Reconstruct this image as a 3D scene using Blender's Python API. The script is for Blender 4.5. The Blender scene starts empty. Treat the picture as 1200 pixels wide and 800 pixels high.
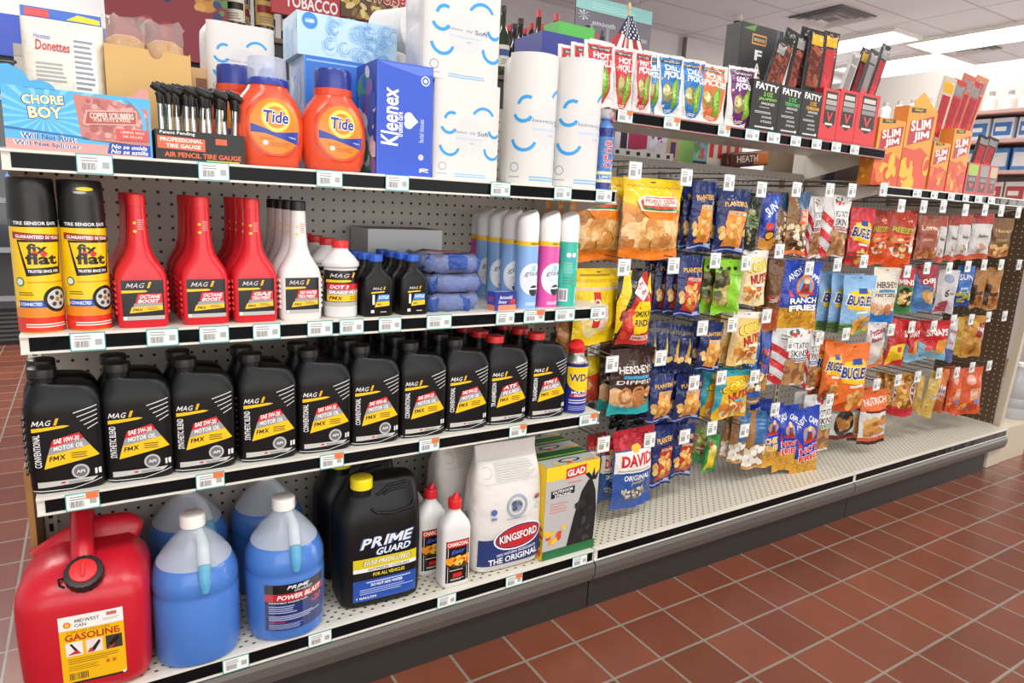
import bpy, bmesh, math, random
from mathutils import Vector, Matrix
from mathutils.geometry import tessellate_polygon
random.seed(7)
SC = bpy.context.scene
COL = SC.collection
PI = math.pi
# ---------------------------------------------------------------- camera
CAM = Vector((0.1129, -1.6449, 1.0901)); YAW, PITCH, ROLL, FPX = 0.5648, -0.2020, 0.0490, 784.06
_cy, _sy, _cp, _sp = math.cos(YAW), math.sin(YAW), math.cos(PITCH), math.sin(PITCH)
FWD = Vector((_sy*_cp, _cy*_cp, _sp)); _r0 = Vector((_cy, -_sy, 0)); _u0 = _r0.cross(FWD)
RGT = math.cos(ROLL)*_r0 + math.sin(ROLL)*_u0; UPV = -math.sin(ROLL)*_r0 + math.cos(ROLL)*_u0
cd = bpy.data.cameras.new('camera'); cam = bpy.data.objects.new('camera', cd); COL.objects.link(cam)
cd.sensor_fit = 'HORIZONTAL'; cd.sensor_width = 36; cd.lens = FPX/1200*36; cd.clip_start = 0.05; cd.clip_end = 60
cam.matrix_world = Matrix.Translation(CAM) @ Matrix((RGT, UPV, -FWD)).transposed().to_4x4()
SC.camera = cam
# ---------------------------------------------------------------- world, lights, exposure
SC.view_settings.view_transform = 'Standard'; SC.view_settings.look = 'None'
SC.view_settings.gamma = 1.0; SC.view_settings.use_curve_mapping = False
SC.view_settings.exposure = 0.0
W = bpy.data.worlds.new('room_ambient'); SC.world = W; W.use_nodes = True
W.node_tree.nodes['Background'].inputs[0].default_value = (1.0, 0.985, 0.96, 1); W.node_tree.nodes['Background'].inputs[1].default_value = 0.72
CEIL = 3.10
def area(name, loc, sx, sy, power, rot=(0, 0, 0)):
    l = bpy.data.lights.new(name, 'AREA'); l.shape = 'RECTANGLE'; l.size = sx; l.size_y = sy; l.energy = power; l.color = (1, 0.985, 0.955)
    o = bpy.data.objects.new(name, l); o.location = loc; o.rotation_euler = rot; COL.objects.link(o)
for x in (-0.6, 1.4, 3.4, 5.4):
    area('aisle_lamp', (x, -1.9, CEIL-.06), 1.2, 0.6, 34)
for x, y in ((1.2, 1.5), (3.4, 1.5), (6.0, 1.4), (-1.2, 2.4), (7.0, -.9), (9.0, 2.0)):
    area('back_lamp', (x, y, CEIL-.06), 1.2, 0.6, 34)
area('front_fill', (.4, -3.9, 1.5), 5.0, 2.2, 74, (PI/2, 0, 0))  # added fill behind the camera to light shelf fronts and ceiling
area('side_fill', (10.9, -1.6, 1.5), 2.4, 4.0, 130, (0, PI/2, 0))  # added area light that brings glare to the floor at right
area('aisle_lamp', (-.9, 3.0, CEIL-.06), 1.2, 1.2, 110)
# ---------------------------------------------------------------- helpers: pixels to places
def ray(u, v): return FWD + (u-600)/FPX*RGT - (v-400)/FPX*UPV
def aty(u, v, y): d = ray(u, v); return CAM + d*((y-CAM.y)/d.y)
def atz(u, v, z): d = ray(u, v); return CAM + d*((z-CAM.z)/d.z)
def atx(u, v, x): d = ray(u, v); return CAM + d*((x-CAM.x)/d.x)
def X_at(u, y, z):           # X of the point at depth y, height z that shows in column u
    k = (u-600)/FPX; a = RGT - k*FWD
    return CAM.x - (a.y*(y-CAM.y) + a.z*(z-CAM.z))/a.x
def on_plane(u, v, c, n): d = ray(u, v); return CAM + d*((c-CAM).dot(n)/d.dot(n))
# ---------------------------------------------------------------- helpers: colour and material
def lin(c): return c/12.92 if c <= .04045 else ((c+.055)/1.055)**2.4
def hx(h): return tuple(lin(int(h[i:i+2], 16)/255) for i in (0, 2, 4)) + (1.0,)
MATS = {}
def mat(name, col=None, rough=.45, metal=0., bump=0., bscale=40., vcol=False, spec=.5, trans=0., coat=0., alpha=1., var=0.):
    if name in MATS: return MATS[name]
    m = bpy.data.materials.new(name); m.use_nodes = True; nt = m.node_tree; b = nt.nodes['Principled BSDF']
    b.inputs['Roughness'].default_value = rough; b.inputs['Metallic'].default_value = metal
    b.inputs['Specular IOR Level'].default_value = spec; b.inputs['Transmission Weight'].default_value = trans
    b.inputs['Coat Weight'].default_value = coat; b.inputs['Alpha'].default_value = alpha
    if vcol:
        a = nt.nodes.new('ShaderNodeVertexColor'); a.layer_name = 'Col'; nt.links.new(a.outputs[0], b.inputs['Base Color'])
    elif var:
        tc = nt.nodes.new('ShaderNodeTexCoord'); n = nt.nodes.new('ShaderNodeTexNoise'); n.inputs['Scale'].default_value = bscale*.3
        mx = nt.nodes.new('ShaderNodeMix'); mx.data_type = 'RGBA'; c = hx(col)
        mx.inputs[6].default_value = tuple(k*(1-var) for k in c[:3])+(1,); mx.inputs[7].default_value = tuple(min(1, k*(1+var)) for k in c[:3])+(1,)
        nt.links.new(tc.outputs['Object'], n.inputs[0]); nt.links.new(n.outputs[0], mx.inputs[0]); nt.links.new(mx.outputs[2], b.inputs['Base Color'])
    else: b.inputs['Base Color'].default_value = hx(col)
    if bump:
        tc = nt.nodes.new('ShaderNodeTexCoord'); n = nt.nodes.new('ShaderNodeTexNoise'); n.inputs['Scale'].default_value = bscale
        bp = nt.nodes.new('ShaderNodeBump'); bp.inputs['Strength'].default_value = bump; bp.inputs['Distance'].default_value = .01
        nt.links.new(tc.outputs['Object'], n.inputs[0]); nt.links.new(n.outputs[0], bp.inputs['Height']); nt.links.new(bp.outputs[0], b.inputs['Normal'])
    MATS[name] = m; return m
def clearfilm(name, col, fac, rough=.15):       # thin see-through plastic
    if name in MATS: return MATS[name]
    m = bpy.data.materials.new(name); m.use_nodes = True; nt = m.node_tree; b = nt.nodes['Principled BSDF']
    b.inputs['Base Color'].default_value = hx(col); b.inputs['Roughness'].default_value = rough
    t = nt.nodes.new('ShaderNodeBsdfTransparent'); mx = nt.nodes.new('ShaderNodeMixShader'); mx.inputs[0].default_value = fac
    nt.links.new(t.outputs[0], mx.inputs[1]); nt.links.new(b.outputs[0], mx.inputs[2]); nt.links.new(mx.outputs[0], nt.nodes['Material Output'].inputs[0])
    MATS[name] = m; return m
def emis(name, col, s):
    m = bpy.data.materials.new(name); m.use_nodes = True; b = m.node_tree.nodes['Principled BSDF']
    b.inputs['Emission Color'].default_value = hx(col); b.inputs['Emission Strength'].default_value = s; b.inputs['Base Color'].default_value = hx(col); return m
PRINT = mat('printed_paper', vcol=True, rough=.45); FILM = mat('printed_film', vcol=True, rough=.22, bump=.75, bscale=34)
GLOSSP = mat('printed_plastic', vcol=True, rough=.25)
# ---------------------------------------------------------------- helpers: objects
def mesh_obj(name, me, m=None, parent=None, loc=None):
    o = bpy.data.objects.new(name, me); COL.objects.link(o)
    if m is not None:
        me.materials.clear(); me.materials.append(m)
    if parent: o.parent = parent
    if loc is not None: o.location = loc
    return o
def bm_obj(name, bm, m, parent=None, loc=None, smooth=None):
    bmesh.ops.recalc_face_normals(bm, faces=bm.faces); me = bpy.data.meshes.new(name); bm.to_mesh(me); bm.free()
    if smooth is not None:
        for p in me.polygons: p.use_smooth = True
        me.set_sharp_from_angle(angle=math.radians(smooth))
    return mesh_obj(name, me, m, parent, loc)
def tag(o, label, cat, group=None, kind=None):
    if label: o['label'] = label
    if cat: o['category'] = cat
    if group: o['group'] = group
    if kind: o['kind'] = kind
    return o
def thing(name, label, cat, loc=(0, 0, 0), rz=0, group=None):
    o = bpy.data.objects.new(name, None); o.empty_display_size = .02; COL.objects.link(o); o.location = loc; o.rotation_euler = (0, 0, rz)
    return tag(o, label, cat, group)
def dup(root, loc, rz=None, label=None, group=None):
    r = root.copy(); COL.objects.link(r); r.location = loc
    if rz is not None: r.rotation_euler = (root.rotation_euler.x, root.rotation_euler.y, rz)
    if label: r['label'] = label
    if group: r['group'] = group
    for ch in list(root.children):
        c = ch.copy(); COL.objects.link(c); c.parent = r
        for g in list(ch.children):
            d = g.copy(); COL.objects.link(d); d.parent = c
    return r
def struct(name, bm, m): o = bm_obj(name, bm, m); o['kind'] = 'structure'; return o
def bx(bm, x0, x1, y0, y1, z0, z1, bev=0):
    r = bmesh.ops.create_cube(bm, size=1, matrix=Matrix.Translation(((x0+x1)/2, (y0+y1)/2, (z0+z1)/2)) @ Matrix.Diagonal((x1-x0, y1-y0, z1-z0, 1)))
    if bev:
        es = {e for v in r['verts'] for e in v.link_edges}
        bmesh.ops.bevel(bm, geom=list(es), offset=bev, segments=2, affect='EDGES', profile=.5)
    return bm
def box(name, x0, x1, y0, y1, z0, z1, m, parent=None, bev=.0012): return bm_obj(name, bx(bmesh.new(), x0, x1, y0, y1, z0, z1, bev), m, parent)
def tube(bm, pts, r, n=8):
    pts = [Vector(p) for p in pts]; rings = []
    for i, p in enumerate(pts):
        t = (pts[min(i+1, len(pts)-1)] - pts[max(i-1, 0)]).normalized(); a = t.orthogonal().normalized()
        if rings: a = (ra - ra.dot(t)*t).normalized()
        ra = a; b = t.cross(a); rr = r[i] if isinstance(r, (list, tuple)) else r
        rings.append([bm.verts.new(p + rr*(math.cos(2*PI*k/n)*a + math.sin(2*PI*k/n)*b)) for k in range(n)])
    for A, B in zip(rings, rings[1:]):
        for k in range(n): bm.faces.new((A[k], A[(k+1) % n], B[(k+1) % n], B[k]))
    bm.faces.new(rings[0][::-1]); bm.faces.new(rings[-1]); return bm
# loft: rows of (z, rx, ry, n, cx, cy); a superellipse at each height
def full(row):
    row = tuple(row) + (2., 0., 0.)[len(row)-3:] if len(row) < 6 else tuple(row); return row
def loft(bm, rows, N=36):
    rings = []
    for row in rows:
        z, rx, ry, n, cx, cy = full(row); ring = []
        for k in range(N):
            a = 2*PI*(k+.5)/N; c, s = math.cos(a), math.sin(a)
            ring.append(bm.verts.new((cx+rx*math.copysign(abs(c)**(2/n), c), cy+ry*math.copysign(abs(s)**(2/n), s), z)))
        rings.append(ring)
    for A, B in zip(rings, rings[1:]):
        for k in range(N): bm.faces.new((A[k], A[(k+1) % N], B[(k+1) % N], B[k]))
    bm.faces.new(rings[0][::-1]); bm.faces.new(rings[-1]); return bm
def zs(rows, k): return [(r[0]*k,)+tuple(r[1:]) for r in rows]
def front_of(rows):          # map (x, z, off) onto the front of a loft
    rows = [full(r) for r in rows]
    def F(x, z, off):
        q = rows[0]
        for A, B in zip(rows, rows[1:]):
            if A[0] <= z <= B[0] and B[0] > A[0]:
                t = (z-A[0])/(B[0]-A[0]); q = [a+(b-a)*t for a, b in zip(A, B)]; break
        rx, ry, n, cx, cy = q[1:]; s = min(.995, abs((x-cx)/rx))
        return (x, cy - ry*(1-s**n)**(1/n) - off - .0004, z)
    return F
def around(R, z0=0, a0=0):   # wrap (s, z, off) round a cylinder, s measured along the skin from the front
    def F(x, z, off): a = x/R + a0; r = R+.0003+off; return (r*math.sin(a), -r*math.cos(a), z+z0)
    return F
def flat(o, ex=(1, 0, 0), ey=(0, 0, 1)):
    o, ex, ey = Vector(o), Vector(ex), Vector(ey); n = ex.cross(ey)
    return lambda x, y, off: o + ex*x + ey*y + n*(off+.0004)
# ---------------------------------------------------------------- helpers: printed artwork
_T = {}
def text_mesh(s, bold=0., shear=0.):
    if 'M' in s:             # the built-in font's capital M breaks when emboldened: lay such words out letter by letter
        vs, fs, x = [], [], 0.
        for ch in s:
            if ch == ' ': x += .28; continue
            if ch == 'M':
                w = .105+2*bold; v = [(0, 0), (w, 0), (w, .68-1.9*w), (.375-.25*w, .12), (.375+.25*w, .12), (.75-w, .68-1.9*w), (.75-w, 0), (.75, 0), (.75, .68), (.75-1.1*w, .68), (.375, .12+1.6*w), (1.1*w, .68), (0, .68)]
                f = [tuple(t) for t in tessellate_polygon([[Vector((a, b, 0)) for a, b in v]])]
            else: v, f = text_mesh(ch, bold)
            if not v: continue
            x0 = min(a for a, b in v); vs0 = len(vs); vs += [(a-x0+x+shear*b, b) for a, b in v]; fs += [tuple(i+vs0 for i in q) for q in f]
            x += max(a for a, b in v)-x0+.075
        return vs, fs
    k = (s, bold)
    if k not in _T:
        c = bpy.data.curves.new('lettering', 'FONT'); c.body = s; c.resolution_u = 2; c.offset = bold; c.fill_mode = 'FRONT'; c.align_x = 'CENTER'
        o = bpy.data.objects.new('lettering', c); me = bpy.data.meshes.new_from_object(o)
        vs = [(v.co.x, v.co.y) for v in me.vertices]; fs = [tuple(p.vertices) for p in me.polygons]
        bpy.data.objects.remove(o); bpy.data.curves.remove(c); bpy.data.meshes.remove(me); _T[k] = (vs, fs)
    vs, fs = _T[k]
    return ([(x+shear*y, y) for x, y in vs], fs) if shear else _T[k]
class Art:
    # artwork in fractions of a w x h field whose lower left corner lies at (ox, oy)
    def __init__(s, w, h, ox=None, oy=0.): s.w, s.h, s.ox, s.oy, s.el = w, h, (-w/2 if ox is None else ox), oy, []
    def _add(s, vs, fs, col, lay=None):
        vs = [(s.ox+x*s.w, s.oy+y*s.h) for x, y in vs]
        if not vs: return
        bb = (min(v[0] for v in vs), max(v[0] for v in vs), min(v[1] for v in vs), max(v[1] for v in vs))
        if lay is None:
            lay = 0
            for e in s.el:
                b = e[3]
                if b[0] < bb[1] and b[1] > bb[0] and b[2] < bb[3] and b[3] > bb[2]: lay = max(lay, e[4]+1)
        s.el.append((vs, fs, col, bb, lay)); return lay
    def r(s, x0, y0, x1, y1, col, lay=None): s._add([(x0, y0), (x1, y0), (x1, y1), (x0, y1)], [(0, 1, 2, 3)], col, lay); return s
    def p(s, pts, col, lay=None):
        tri = tessellate_polygon([[Vector((x, y, 0)) for x, y in pts]]); fs = []
        for t in tri:
            (ax, ay), (bx_, by), (cx, cy) = (pts[i] for i in t)
            fs.append(tuple(t) if (bx_-ax)*(cy-ay)-(by-ay)*(cx-ax) > 0 else tuple(t)[::-1])
        s._add(pts, fs, col, lay); return s
    def e(s, cx, cy, rx, ry, col, n=22, lay=None, rot=0):
        c, d = math.cos(rot), math.sin(rot); pts = []
        for k in range(n):
            a, b = rx*s.w*math.cos(2*PI*k/n), ry*s.h*math.sin(2*PI*k/n); pts.append((cx+(a*c-b*d)/s.w, cy+(a*d+b*c)/s.h))
        s._add(pts, [tuple(range(n))], col, lay); return s
    def c(s, cx, cy, r, col, n=24): return s.e(cx, cy, r, r*s.w/s.h, col, n)
    def arc(s, cx, cy, r, wd, a0, a1, col, n=14):      # angles in degrees, r and wd in widths
        q = s.w/s.h; vs = []
        for k in range(n+1):
            a = math.radians(a0+(a1-a0)*k/n)
            for rr in (r-wd/2, r+wd/2): vs.append((cx+rr*math.cos(a), cy+rr*math.sin(a)*q))
        fs = []
        for k in range(n):
            f = (2*k, 2*k+1, 2*k+3, 2*k+2); fs.append(f if a1 > a0 else f[::-1])
        s._add(vs, fs, col); return s
    def t(s, txt, x, y, w, h, col, bold=.02, shear=0., rot=0, out=None, ow=.05):
        if out: 
            s.t(txt, x, y, w*1.05, h*1.12, out, bold+ow, shear, rot)
        vs, fs = text_mesh(txt, round(min(bold*.5, .022) if 'N' in txt or 'W' in txt else bold*.5, 3), shear)
        if not vs: return s
        x0, x1 = min(v[0] for v in vs), max(v[0] for v in vs); y0, y1 = min(v[1] for v in vs), max(v[1] for v in vs)
        W_, H_ = w*s.w, h*s.h; c, d = math.cos(math.radians(rot)), math.sin(math.radians(rot)); pts = []
        for a, b in vs:
            a = ((a-x0)/(x1-x0)-.5)*W_; b = ((b-y0)/(y1-y0)-.5)*H_; pts.append((x+(a*c-b*d)/s.w, y+(a*d+b*c)/s.h))
        s._add(pts, fs, col); return s
    def lines(s, x0, y0, x1, y1, n, col, fill=.45):    # fine print too small to read
        rr = random.Random(int(x0*97+y0*31+n)); st = (y1-y0)/n
        for k in range(n): s.r(x0, y0+k*st, x1-(x1-x0)*rr.random()*.25, y0+(k+fill)*st, col)
        return s
    def bars(s, x0, y0, x1, y1, n, col='222222'):
        rr = random.Random(n); st = (x1-x0)/n
        for k in range(n): s.r(x0+k*st, y0, x0+(k+.25+.5*rr.random())*st, y1, col)
        return s
    def blobs(s, x0, y0, x1, y1, n, cols, r=.05, seed=1, asp=.7):
        rr = random.Random(seed); base = 0; R_ = r*1.3
        bb = (s.ox+(x0-R_)*s.w, s.ox+(x1+R_)*s.w, s.oy+y0*s.h-R_*s.w, s.oy+y1*s.h+R_*s.w)
        for e in s.el:
            b = e[3]
            if b[0] < bb[1] and b[1] > bb[0] and b[2] < bb[3] and b[3] > bb[2]: base = max(base, e[4]+1)
        for k in range(n):
            q = r*(.7+.6*rr.random()); s.e(x0+(x1-x0)*rr.random(), y0+(y1-y0)*rr.random(), q, q*asp*s.w/s.h, cols[rr.randrange(len(cols))], 8, lay=base+k*.12, rot=rr.random()*3)
        return s
    def draw(s, spec):
        for q in spec: getattr(s, q[0])(*q[1:-1], **q[-1]) if isinstance(q[-1], dict) else getattr(s, q[0])(*q[1:])
        return s
    def mesh(s, F, cut=None, eps=.00016, clip=True):
        bm = bmesh.new(); L = bm.faces.layers.int.new('k'); cols = []
        for vs, fs, col, bb, lay in s.el:
            if col not in cols: cols.append(col)
            bv = [bm.verts.new((x, y, lay)) for x, y in vs]
            for f in fs:
                try: bm.faces.new([bv[i] for i in f])[L] = cols.index(col)
                except ValueError: pass
        if clip:
            for co, no in (((s.ox, 0, 0), (-1, 0, 0)), ((s.ox+s.w, 0, 0), (1, 0, 0)), ((0, s.oy, 0), (0, -1, 0)), ((0, s.oy+s.h, 0), (0, 1, 0))):
                bmesh.ops.bisect_plane(bm, geom=bm.verts[:]+bm.edges[:]+bm.faces[:], dist=1e-7, plane_co=co, plane_no=no, clear_outer=True)
        if cut:
            for ax, vals in ((0, cut[0]), (1, cut[1])):
                for val in vals:
                    co = Vector((val, 0, 0)) if ax == 0 else Vector((0, val, 0)); no = Vector((1, 0, 0)) if ax == 0 else Vector((0, 1, 0))
                    bmesh.ops.bisect_plane(bm, geom=bm.verts[:]+bm.edges[:]+bm.faces[:], dist=1e-6, plane_co=co, plane_no=no)
        for v in bm.verts: v.co = F(v.co.x, v.co.y, v.co.z*eps)
        me = bpy.data.meshes.new('print'); bm.normal_update(); idx = [f[L] for f in bm.faces]; bm.to_mesh(me); bm.free()
        ca = me.color_attributes.new('Col', 'FLOAT_COLOR', 'CORNER'); cc = [hx(c) for c in cols]
        for p in me.polygons:
            for li in p.loop_indices: ca.data[li].color = cc[idx[p.index]]
        return me
    def put(s, name, F, parent, m=None, cut=None):
        me = s.mesh(F, cut)
        if cut and len(cut[0]) > 8:
            for p in me.polygons: p.use_smooth = True
        return mesh_obj(name, me, m or PRINT, parent)
def grid(a, b, n): return [a+(b-a)*k/n for k in range(n+1)]
ORD = ['leftmost', 'second', 'third', 'fourth', 'fifth', 'sixth', 'seventh', 'eighth', 'ninth', 'tenth', 'eleventh', 'twelfth', 'thirteenth', 'fourteenth', 'fifteenth', 'sixteenth', 'seventeenth', 'eighteenth']
def nth(i): return ORD[i]+(' from left' if i else '')
# ---------------------------------------------------------------- measures of the gondola
L4 = 1.2192
DS, DD = 0.351, 0.367            # front of upper shelves, front of base deck
Z1, Z2, Z3, ZD = 1.136, 0.849, 0.570, 0.183
HC = 0.032
ZT, ZS, DT = 1.345, 1.225, 0.30       # shelf with pickles, shelf with sausage boxes, their depth
# ================================================================ THE SETTING
def dots_mat(name, col, sx, sz, rad, axes='XZ', hole='1a1815', stagger=False, rough=.5, elong=1.0, ox=0., oz=0.):
    m = bpy.data.materials.new(name); m.use_nodes = True; nt = m.node_tree; b = nt.nodes['Principled BSDF']; N = nt.nodes.new; Lk = nt.links.new
    tc = N('ShaderNodeTexCoord'); sp = N('ShaderNodeSeparateXYZ'); Lk(tc.outputs['Object'], sp.inputs[0])
    def mth(op, a, bb=None):
        n = N('ShaderNodeMath'); n.operation = op
        for i, q in enumerate((a, bb)):
            if q is None: continue
            if isinstance(q, (int, float)): n.inputs[i].default_value = q
            else: Lk(q, n.inputs[i])
        return n.outputs[0]
    ax, az = sp.outputs[axes[0]], sp.outputs[axes[1]]
    qz = mth('DIVIDE', mth('ADD', az, oz), sz); qx = mth('DIVIDE', mth('ADD', ax, ox), sx)
    if stagger: qx = mth('ADD', qx, mth('MULTIPLY', mth('FLOORED_MODULO', mth('FLOOR', qz), 2), .5))
    fx = mth('MULTIPLY', mth('SUBTRACT', mth('FRACT', qx), .5), sx/elong); fz = mth('MULTIPLY', mth('SUBTRACT', mth('FRACT', qz), .5), sz)
    d = mth('SQRT', mth('ADD', mth('MULTIPLY', fx, fx), mth('MULTIPLY', fz, fz)))
    hmask = mth('LESS_THAN', d, rad)
    mx = N('ShaderNodeMix'); mx.data_type = 'RGBA'; mx.inputs[6].default_value = hx(col); mx.inputs[7].default_value = hx(hole)
    Lk(hmask, mx.inputs[0]); Lk(mx.outputs[2], b.inputs['Base Color']); b.inputs['Roughness'].default_value = rough
    bp = N('ShaderNodeBump'); bp.invert = True; bp.inputs['Strength'].default_value = .6; bp.inputs['Distance'].default_value = .002; Lk(hmask, bp.inputs['Height']); Lk(bp.outputs[0], b.inputs['Normal'])
    return m
def tile_mat():
    m = bpy.data.materials.new('quarry_tile'); m.use_nodes = True; nt = m.node_tree; b = nt.nodes['Principled BSDF']; N = nt.nodes.new; Lk = nt.links.new
    tc = N('ShaderNodeTexCoord'); mp = N('ShaderNodeMapping'); mp.inputs['Location'].default_value = (-.9467+.0762*0, .4626, 0); Lk(tc.outputs['Object'], mp.inputs[0])
    br = N('ShaderNodeTexBrick'); br.offset = 0; br.squash = 1; br.inputs['Scale'].default_value = 1
    br.inputs['Brick Width'].default_value = .1524; br.inputs['Row Height'].default_value = .1524; br.inputs['Mortar Size'].default_value = .0038; br.inputs['Mortar Smooth'].default_value = .2
    br.inputs['Color1'].default_value = hx('7f4631'); br.inputs['Color2'].default_value = hx('6c3a29'); br.inputs['Mortar'].default_value = hx('8c8175'); br.inputs['Bias'].default_value = 0
    Lk(mp.outputs[0], br.inputs[0])
    no = N('ShaderNodeTexNoise'); no.inputs['Scale'].default_value = 9; no.inputs['Detail'].default_value = 6; Lk(tc.outputs['Object'], no.inputs[0])
    mx = N('ShaderNodeMix'); mx.data_type = 'RGBA'; mx.blend_type = 'MULTIPLY'; mx.inputs[0].default_value = .5
    cr = N('ShaderNodeValToRGB'); cr.color_ramp.elements[0].color = (.6, .6, .6, 1); cr.color_ramp.elements[1].color = (1.25, 1.25, 1.25, 1); Lk(no.outputs[0], cr.inputs[0])
    Lk(br.outputs[0], mx.inputs[6]); Lk(cr.outputs[0], mx.inputs[7]); Lk(mx.outputs[2], b.inputs['Base Color'])
    b.inputs['Roughness'].default_value = .26; b.inputs['Specular IOR Level'].default_value = .65
    bp = N('ShaderNodeBump'); bp.inputs['Strength'].default_value = .5; bp.inputs['Distance'].default_value = .003; bp.invert = True; Lk(br.outputs['Fac'], bp.inputs['Height']); Lk(bp.outputs[0], b.inputs['Normal'])
    return m
def ceil_mat():
    m = bpy.data.materials.new('ceiling_tile'); m.use_nodes = True; nt = m.node_tree; b = nt.nodes['Principled BSDF']; N = nt.nodes.new; Lk = nt.links.new
    tc = N('ShaderNodeTexCoord'); br = N('ShaderNodeTexBrick'); br.offset = 0; br.inputs['Scale'].default_value = 1
    br.inputs['Brick Width'].default_value = 1.22; br.inputs['Row Height'].default_value = .61; br.inputs['Mortar Size'].default_value = .012
    br.inputs['Color1'].default_value = hx('dfe6ec'); br.inputs['Color2'].default_value = hx('dae1e8'); br.inputs['Mortar'].default_value = hx('bcc0c4')
    Lk(tc.outputs['Object'], br.inputs[0]); Lk(br.outputs[0], b.inputs['Base Color']); b.inputs['Roughness'].default_value = .9; return m
YB = 4.45
struct('floor', bx(bmesh.new(), -3.5, 12, -4, YB+.3, -.05, 0), tile_mat())
struct('ceiling', bx(bmesh.new(), -3.5, 12, -4, YB+.3, CEIL, CEIL+.05), ceil_mat())
struct('wall_back', bx(bmesh.new(), -3.5, 12, YB, YB+.1, 0, CEIL), mat('wall_paint', 'd5d3d4', .8, var=.03))
XR = 11.2; zred = atx(1120, 97, XR-.3).z
struct('wall_right', bx(bmesh.new(), XR, XR+.1, -4, YB, 0, CEIL), MATS['wall_paint'])
struct('trim_1', bx(bmesh.new(), XR-.30, XR-.002, -4, YB-.01, zred-.06, zred+.06), mat('cornice_red', 'b5605c', .6))
struct('trim_2', bx(bmesh.new(), XR-.25, XR-.002, -4, YB-.01, zred+.062, min(CEIL-.001, zred+.34)), mat('cornice_grey', '8f8d8d', .7))
# ceiling fixtures
DIFF = emis('light_diffuser', 'fff8ee', 12.0); FRAME = mat('white_enamel', 'e6e4df', .35)
def fixture(c, sx, sy, label):
    t = thing('ceiling_light', label, 'light', (c.x, c.y, CEIL-.03), 0, 'troffer lights in the ceiling')
    bm = bmesh.new()
    for a in ((-sx/2-.03, -sx/2, -sy/2, sy/2), (sx/2, sx/2+.03, -sy/2, sy/2), (-sx/2-.03, sx/2+.03, -sy/2-.03, -sy/2), (-sx/2-.03, sx/2+.03, sy/2, sy/2+.03)): bx(bm, a[0], a[1], a[2], a[3], -.01, .029)
    bm_obj('frame', bm, FRAME, t); box('diffuser', -sx/2, sx/2, -sy/2, sy/2, 0, .02, DIFF, t, 0)
fixture(atz(1152, 42, CEIL), .62, 1.25, 'bright ceiling light panel in the top right corner')
fixture(atz(1075, 80, CEIL), 1.6, 1.3, 'glaring ceiling light panel above the sausage boxes')
fixture(atz(1010, 47, CEIL), .5, 1.0, 'bright ceiling light just behind the tall meat sticks')
def vent(c, s, label):
    t = thing('ceiling_vent', label, 'vent', (c.x, c.y, CEIL-.002))
    bm = bmesh.new()
    for k in range(4):
        q = s*(1-k*.22); bmesh.ops.create_cone(bm, cap_ends=False, segments=4, radius1=q*.68, radius2=q*.60, depth=.02, matrix=Matrix.Translation((0, 0, -.012-k*.006)) @ Matrix.Rotation(PI/4, 4, 'Z'))
    bm_obj('louvre', bm, mat('vent_grey', 'd9dbdd', .5), t)
    box('backing', -s*.48, s*.48, -s*.48, s*.48, -.006, 0, mat('vent_dark', '8b8c8e', .8), t, 0)
vent(atz(975, 19, CEIL), .62, 'square grey ceiling vent behind the meat stick boxes')
vent(atz(1128, 56, CEIL), .6, 'square ceiling vent between the two light panels at right')
cc = atz(865, 18, CEIL)
t = thing('security_camera', 'small black ceiling camera above the black sausage box', 'camera', (cc.x, cc.y, CEIL))
bm_obj('mount', tube(bmesh.new(), [(0, 0, -.001), (0, 0, -.06)], .05, 14), FRAME, t, smooth=40); bm_obj('lens', tube(bmesh.new(), [(0, 0, -.06), (.0, -.02, -.14)], [.04, .035], 14), mat('black_plastic', '141414', .35), t, smooth=40)
# left background: floor aisle with a glass door cooler against the back wall
t = thing('beverage_cooler', 'dark glass front drinks cooler against the back wall at far left', 'cooler', (-.75, YB-.33, 0))
BLK = MATS['black_plastic']
box('cabinet', -1.2, 1.12, -.25, .32, 0, 2.1, mat('cooler_black', '1c1d20', .4), t)
box('header', -1.2, 1.12, -.27, -.25, 1.85, 2.1, mat('cooler_blue', '2b3f8c', .35), t)
for k, x in enumerate((-.35, .4)):
    g = box('door', x-.34, x+.34, -.275, -.252, .25, 1.82, mat('cooler_glass', '20262c', .08, coat=.5), t)
    bm = bmesh.new()
    for z in (.3, .62, .94, 1.26, 1.58): bx(bm, x-.33, x+.33, -.279, -.2755, z, z+.035)
    bm_obj('shelf_edge', bm, mat('shelf_grey', '8d9298', .4), g)
    box('handle', x+.28, x+.31, -.31, -.276, .8, 1.3, mat('steel', 'b9bcc0', .3, 1.0), g)
bm = bmesh.new()
for k in range(7): bx(bm, -1.1, 1.05, -.262, -.2505, .03+k*.03, .045+k*.03)
bm_obj('grille', bm, mat('grille_grey', '4c4d50', .5), t)
rnd = random.Random(3)
for k in range(12):
    x, z = (-.35, .4)[k % 2]-.25+.1*(k//2), (.655, .975, 1.295)[k % 3]
    o = bm_obj('drink_bottle', loft(bmesh.new(), [(0, .03, .03), (.13, .03, .03), (.17, .012, .012), (.2, .013, .013)], 14), mat('drink_%s' % ('blue' if k % 2 else 'green'), '5b86c9' if k % 2 else '5c8f6a', .3), None, (-.75+x, YB-.33-.292, z-.03+.03), 40)
    o.location.y = YB-.33-.312
    tag(o, 'small drink bottle in front of the dark cooler at far left', 'bottle', 'drink bottles in the cooler')
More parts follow.
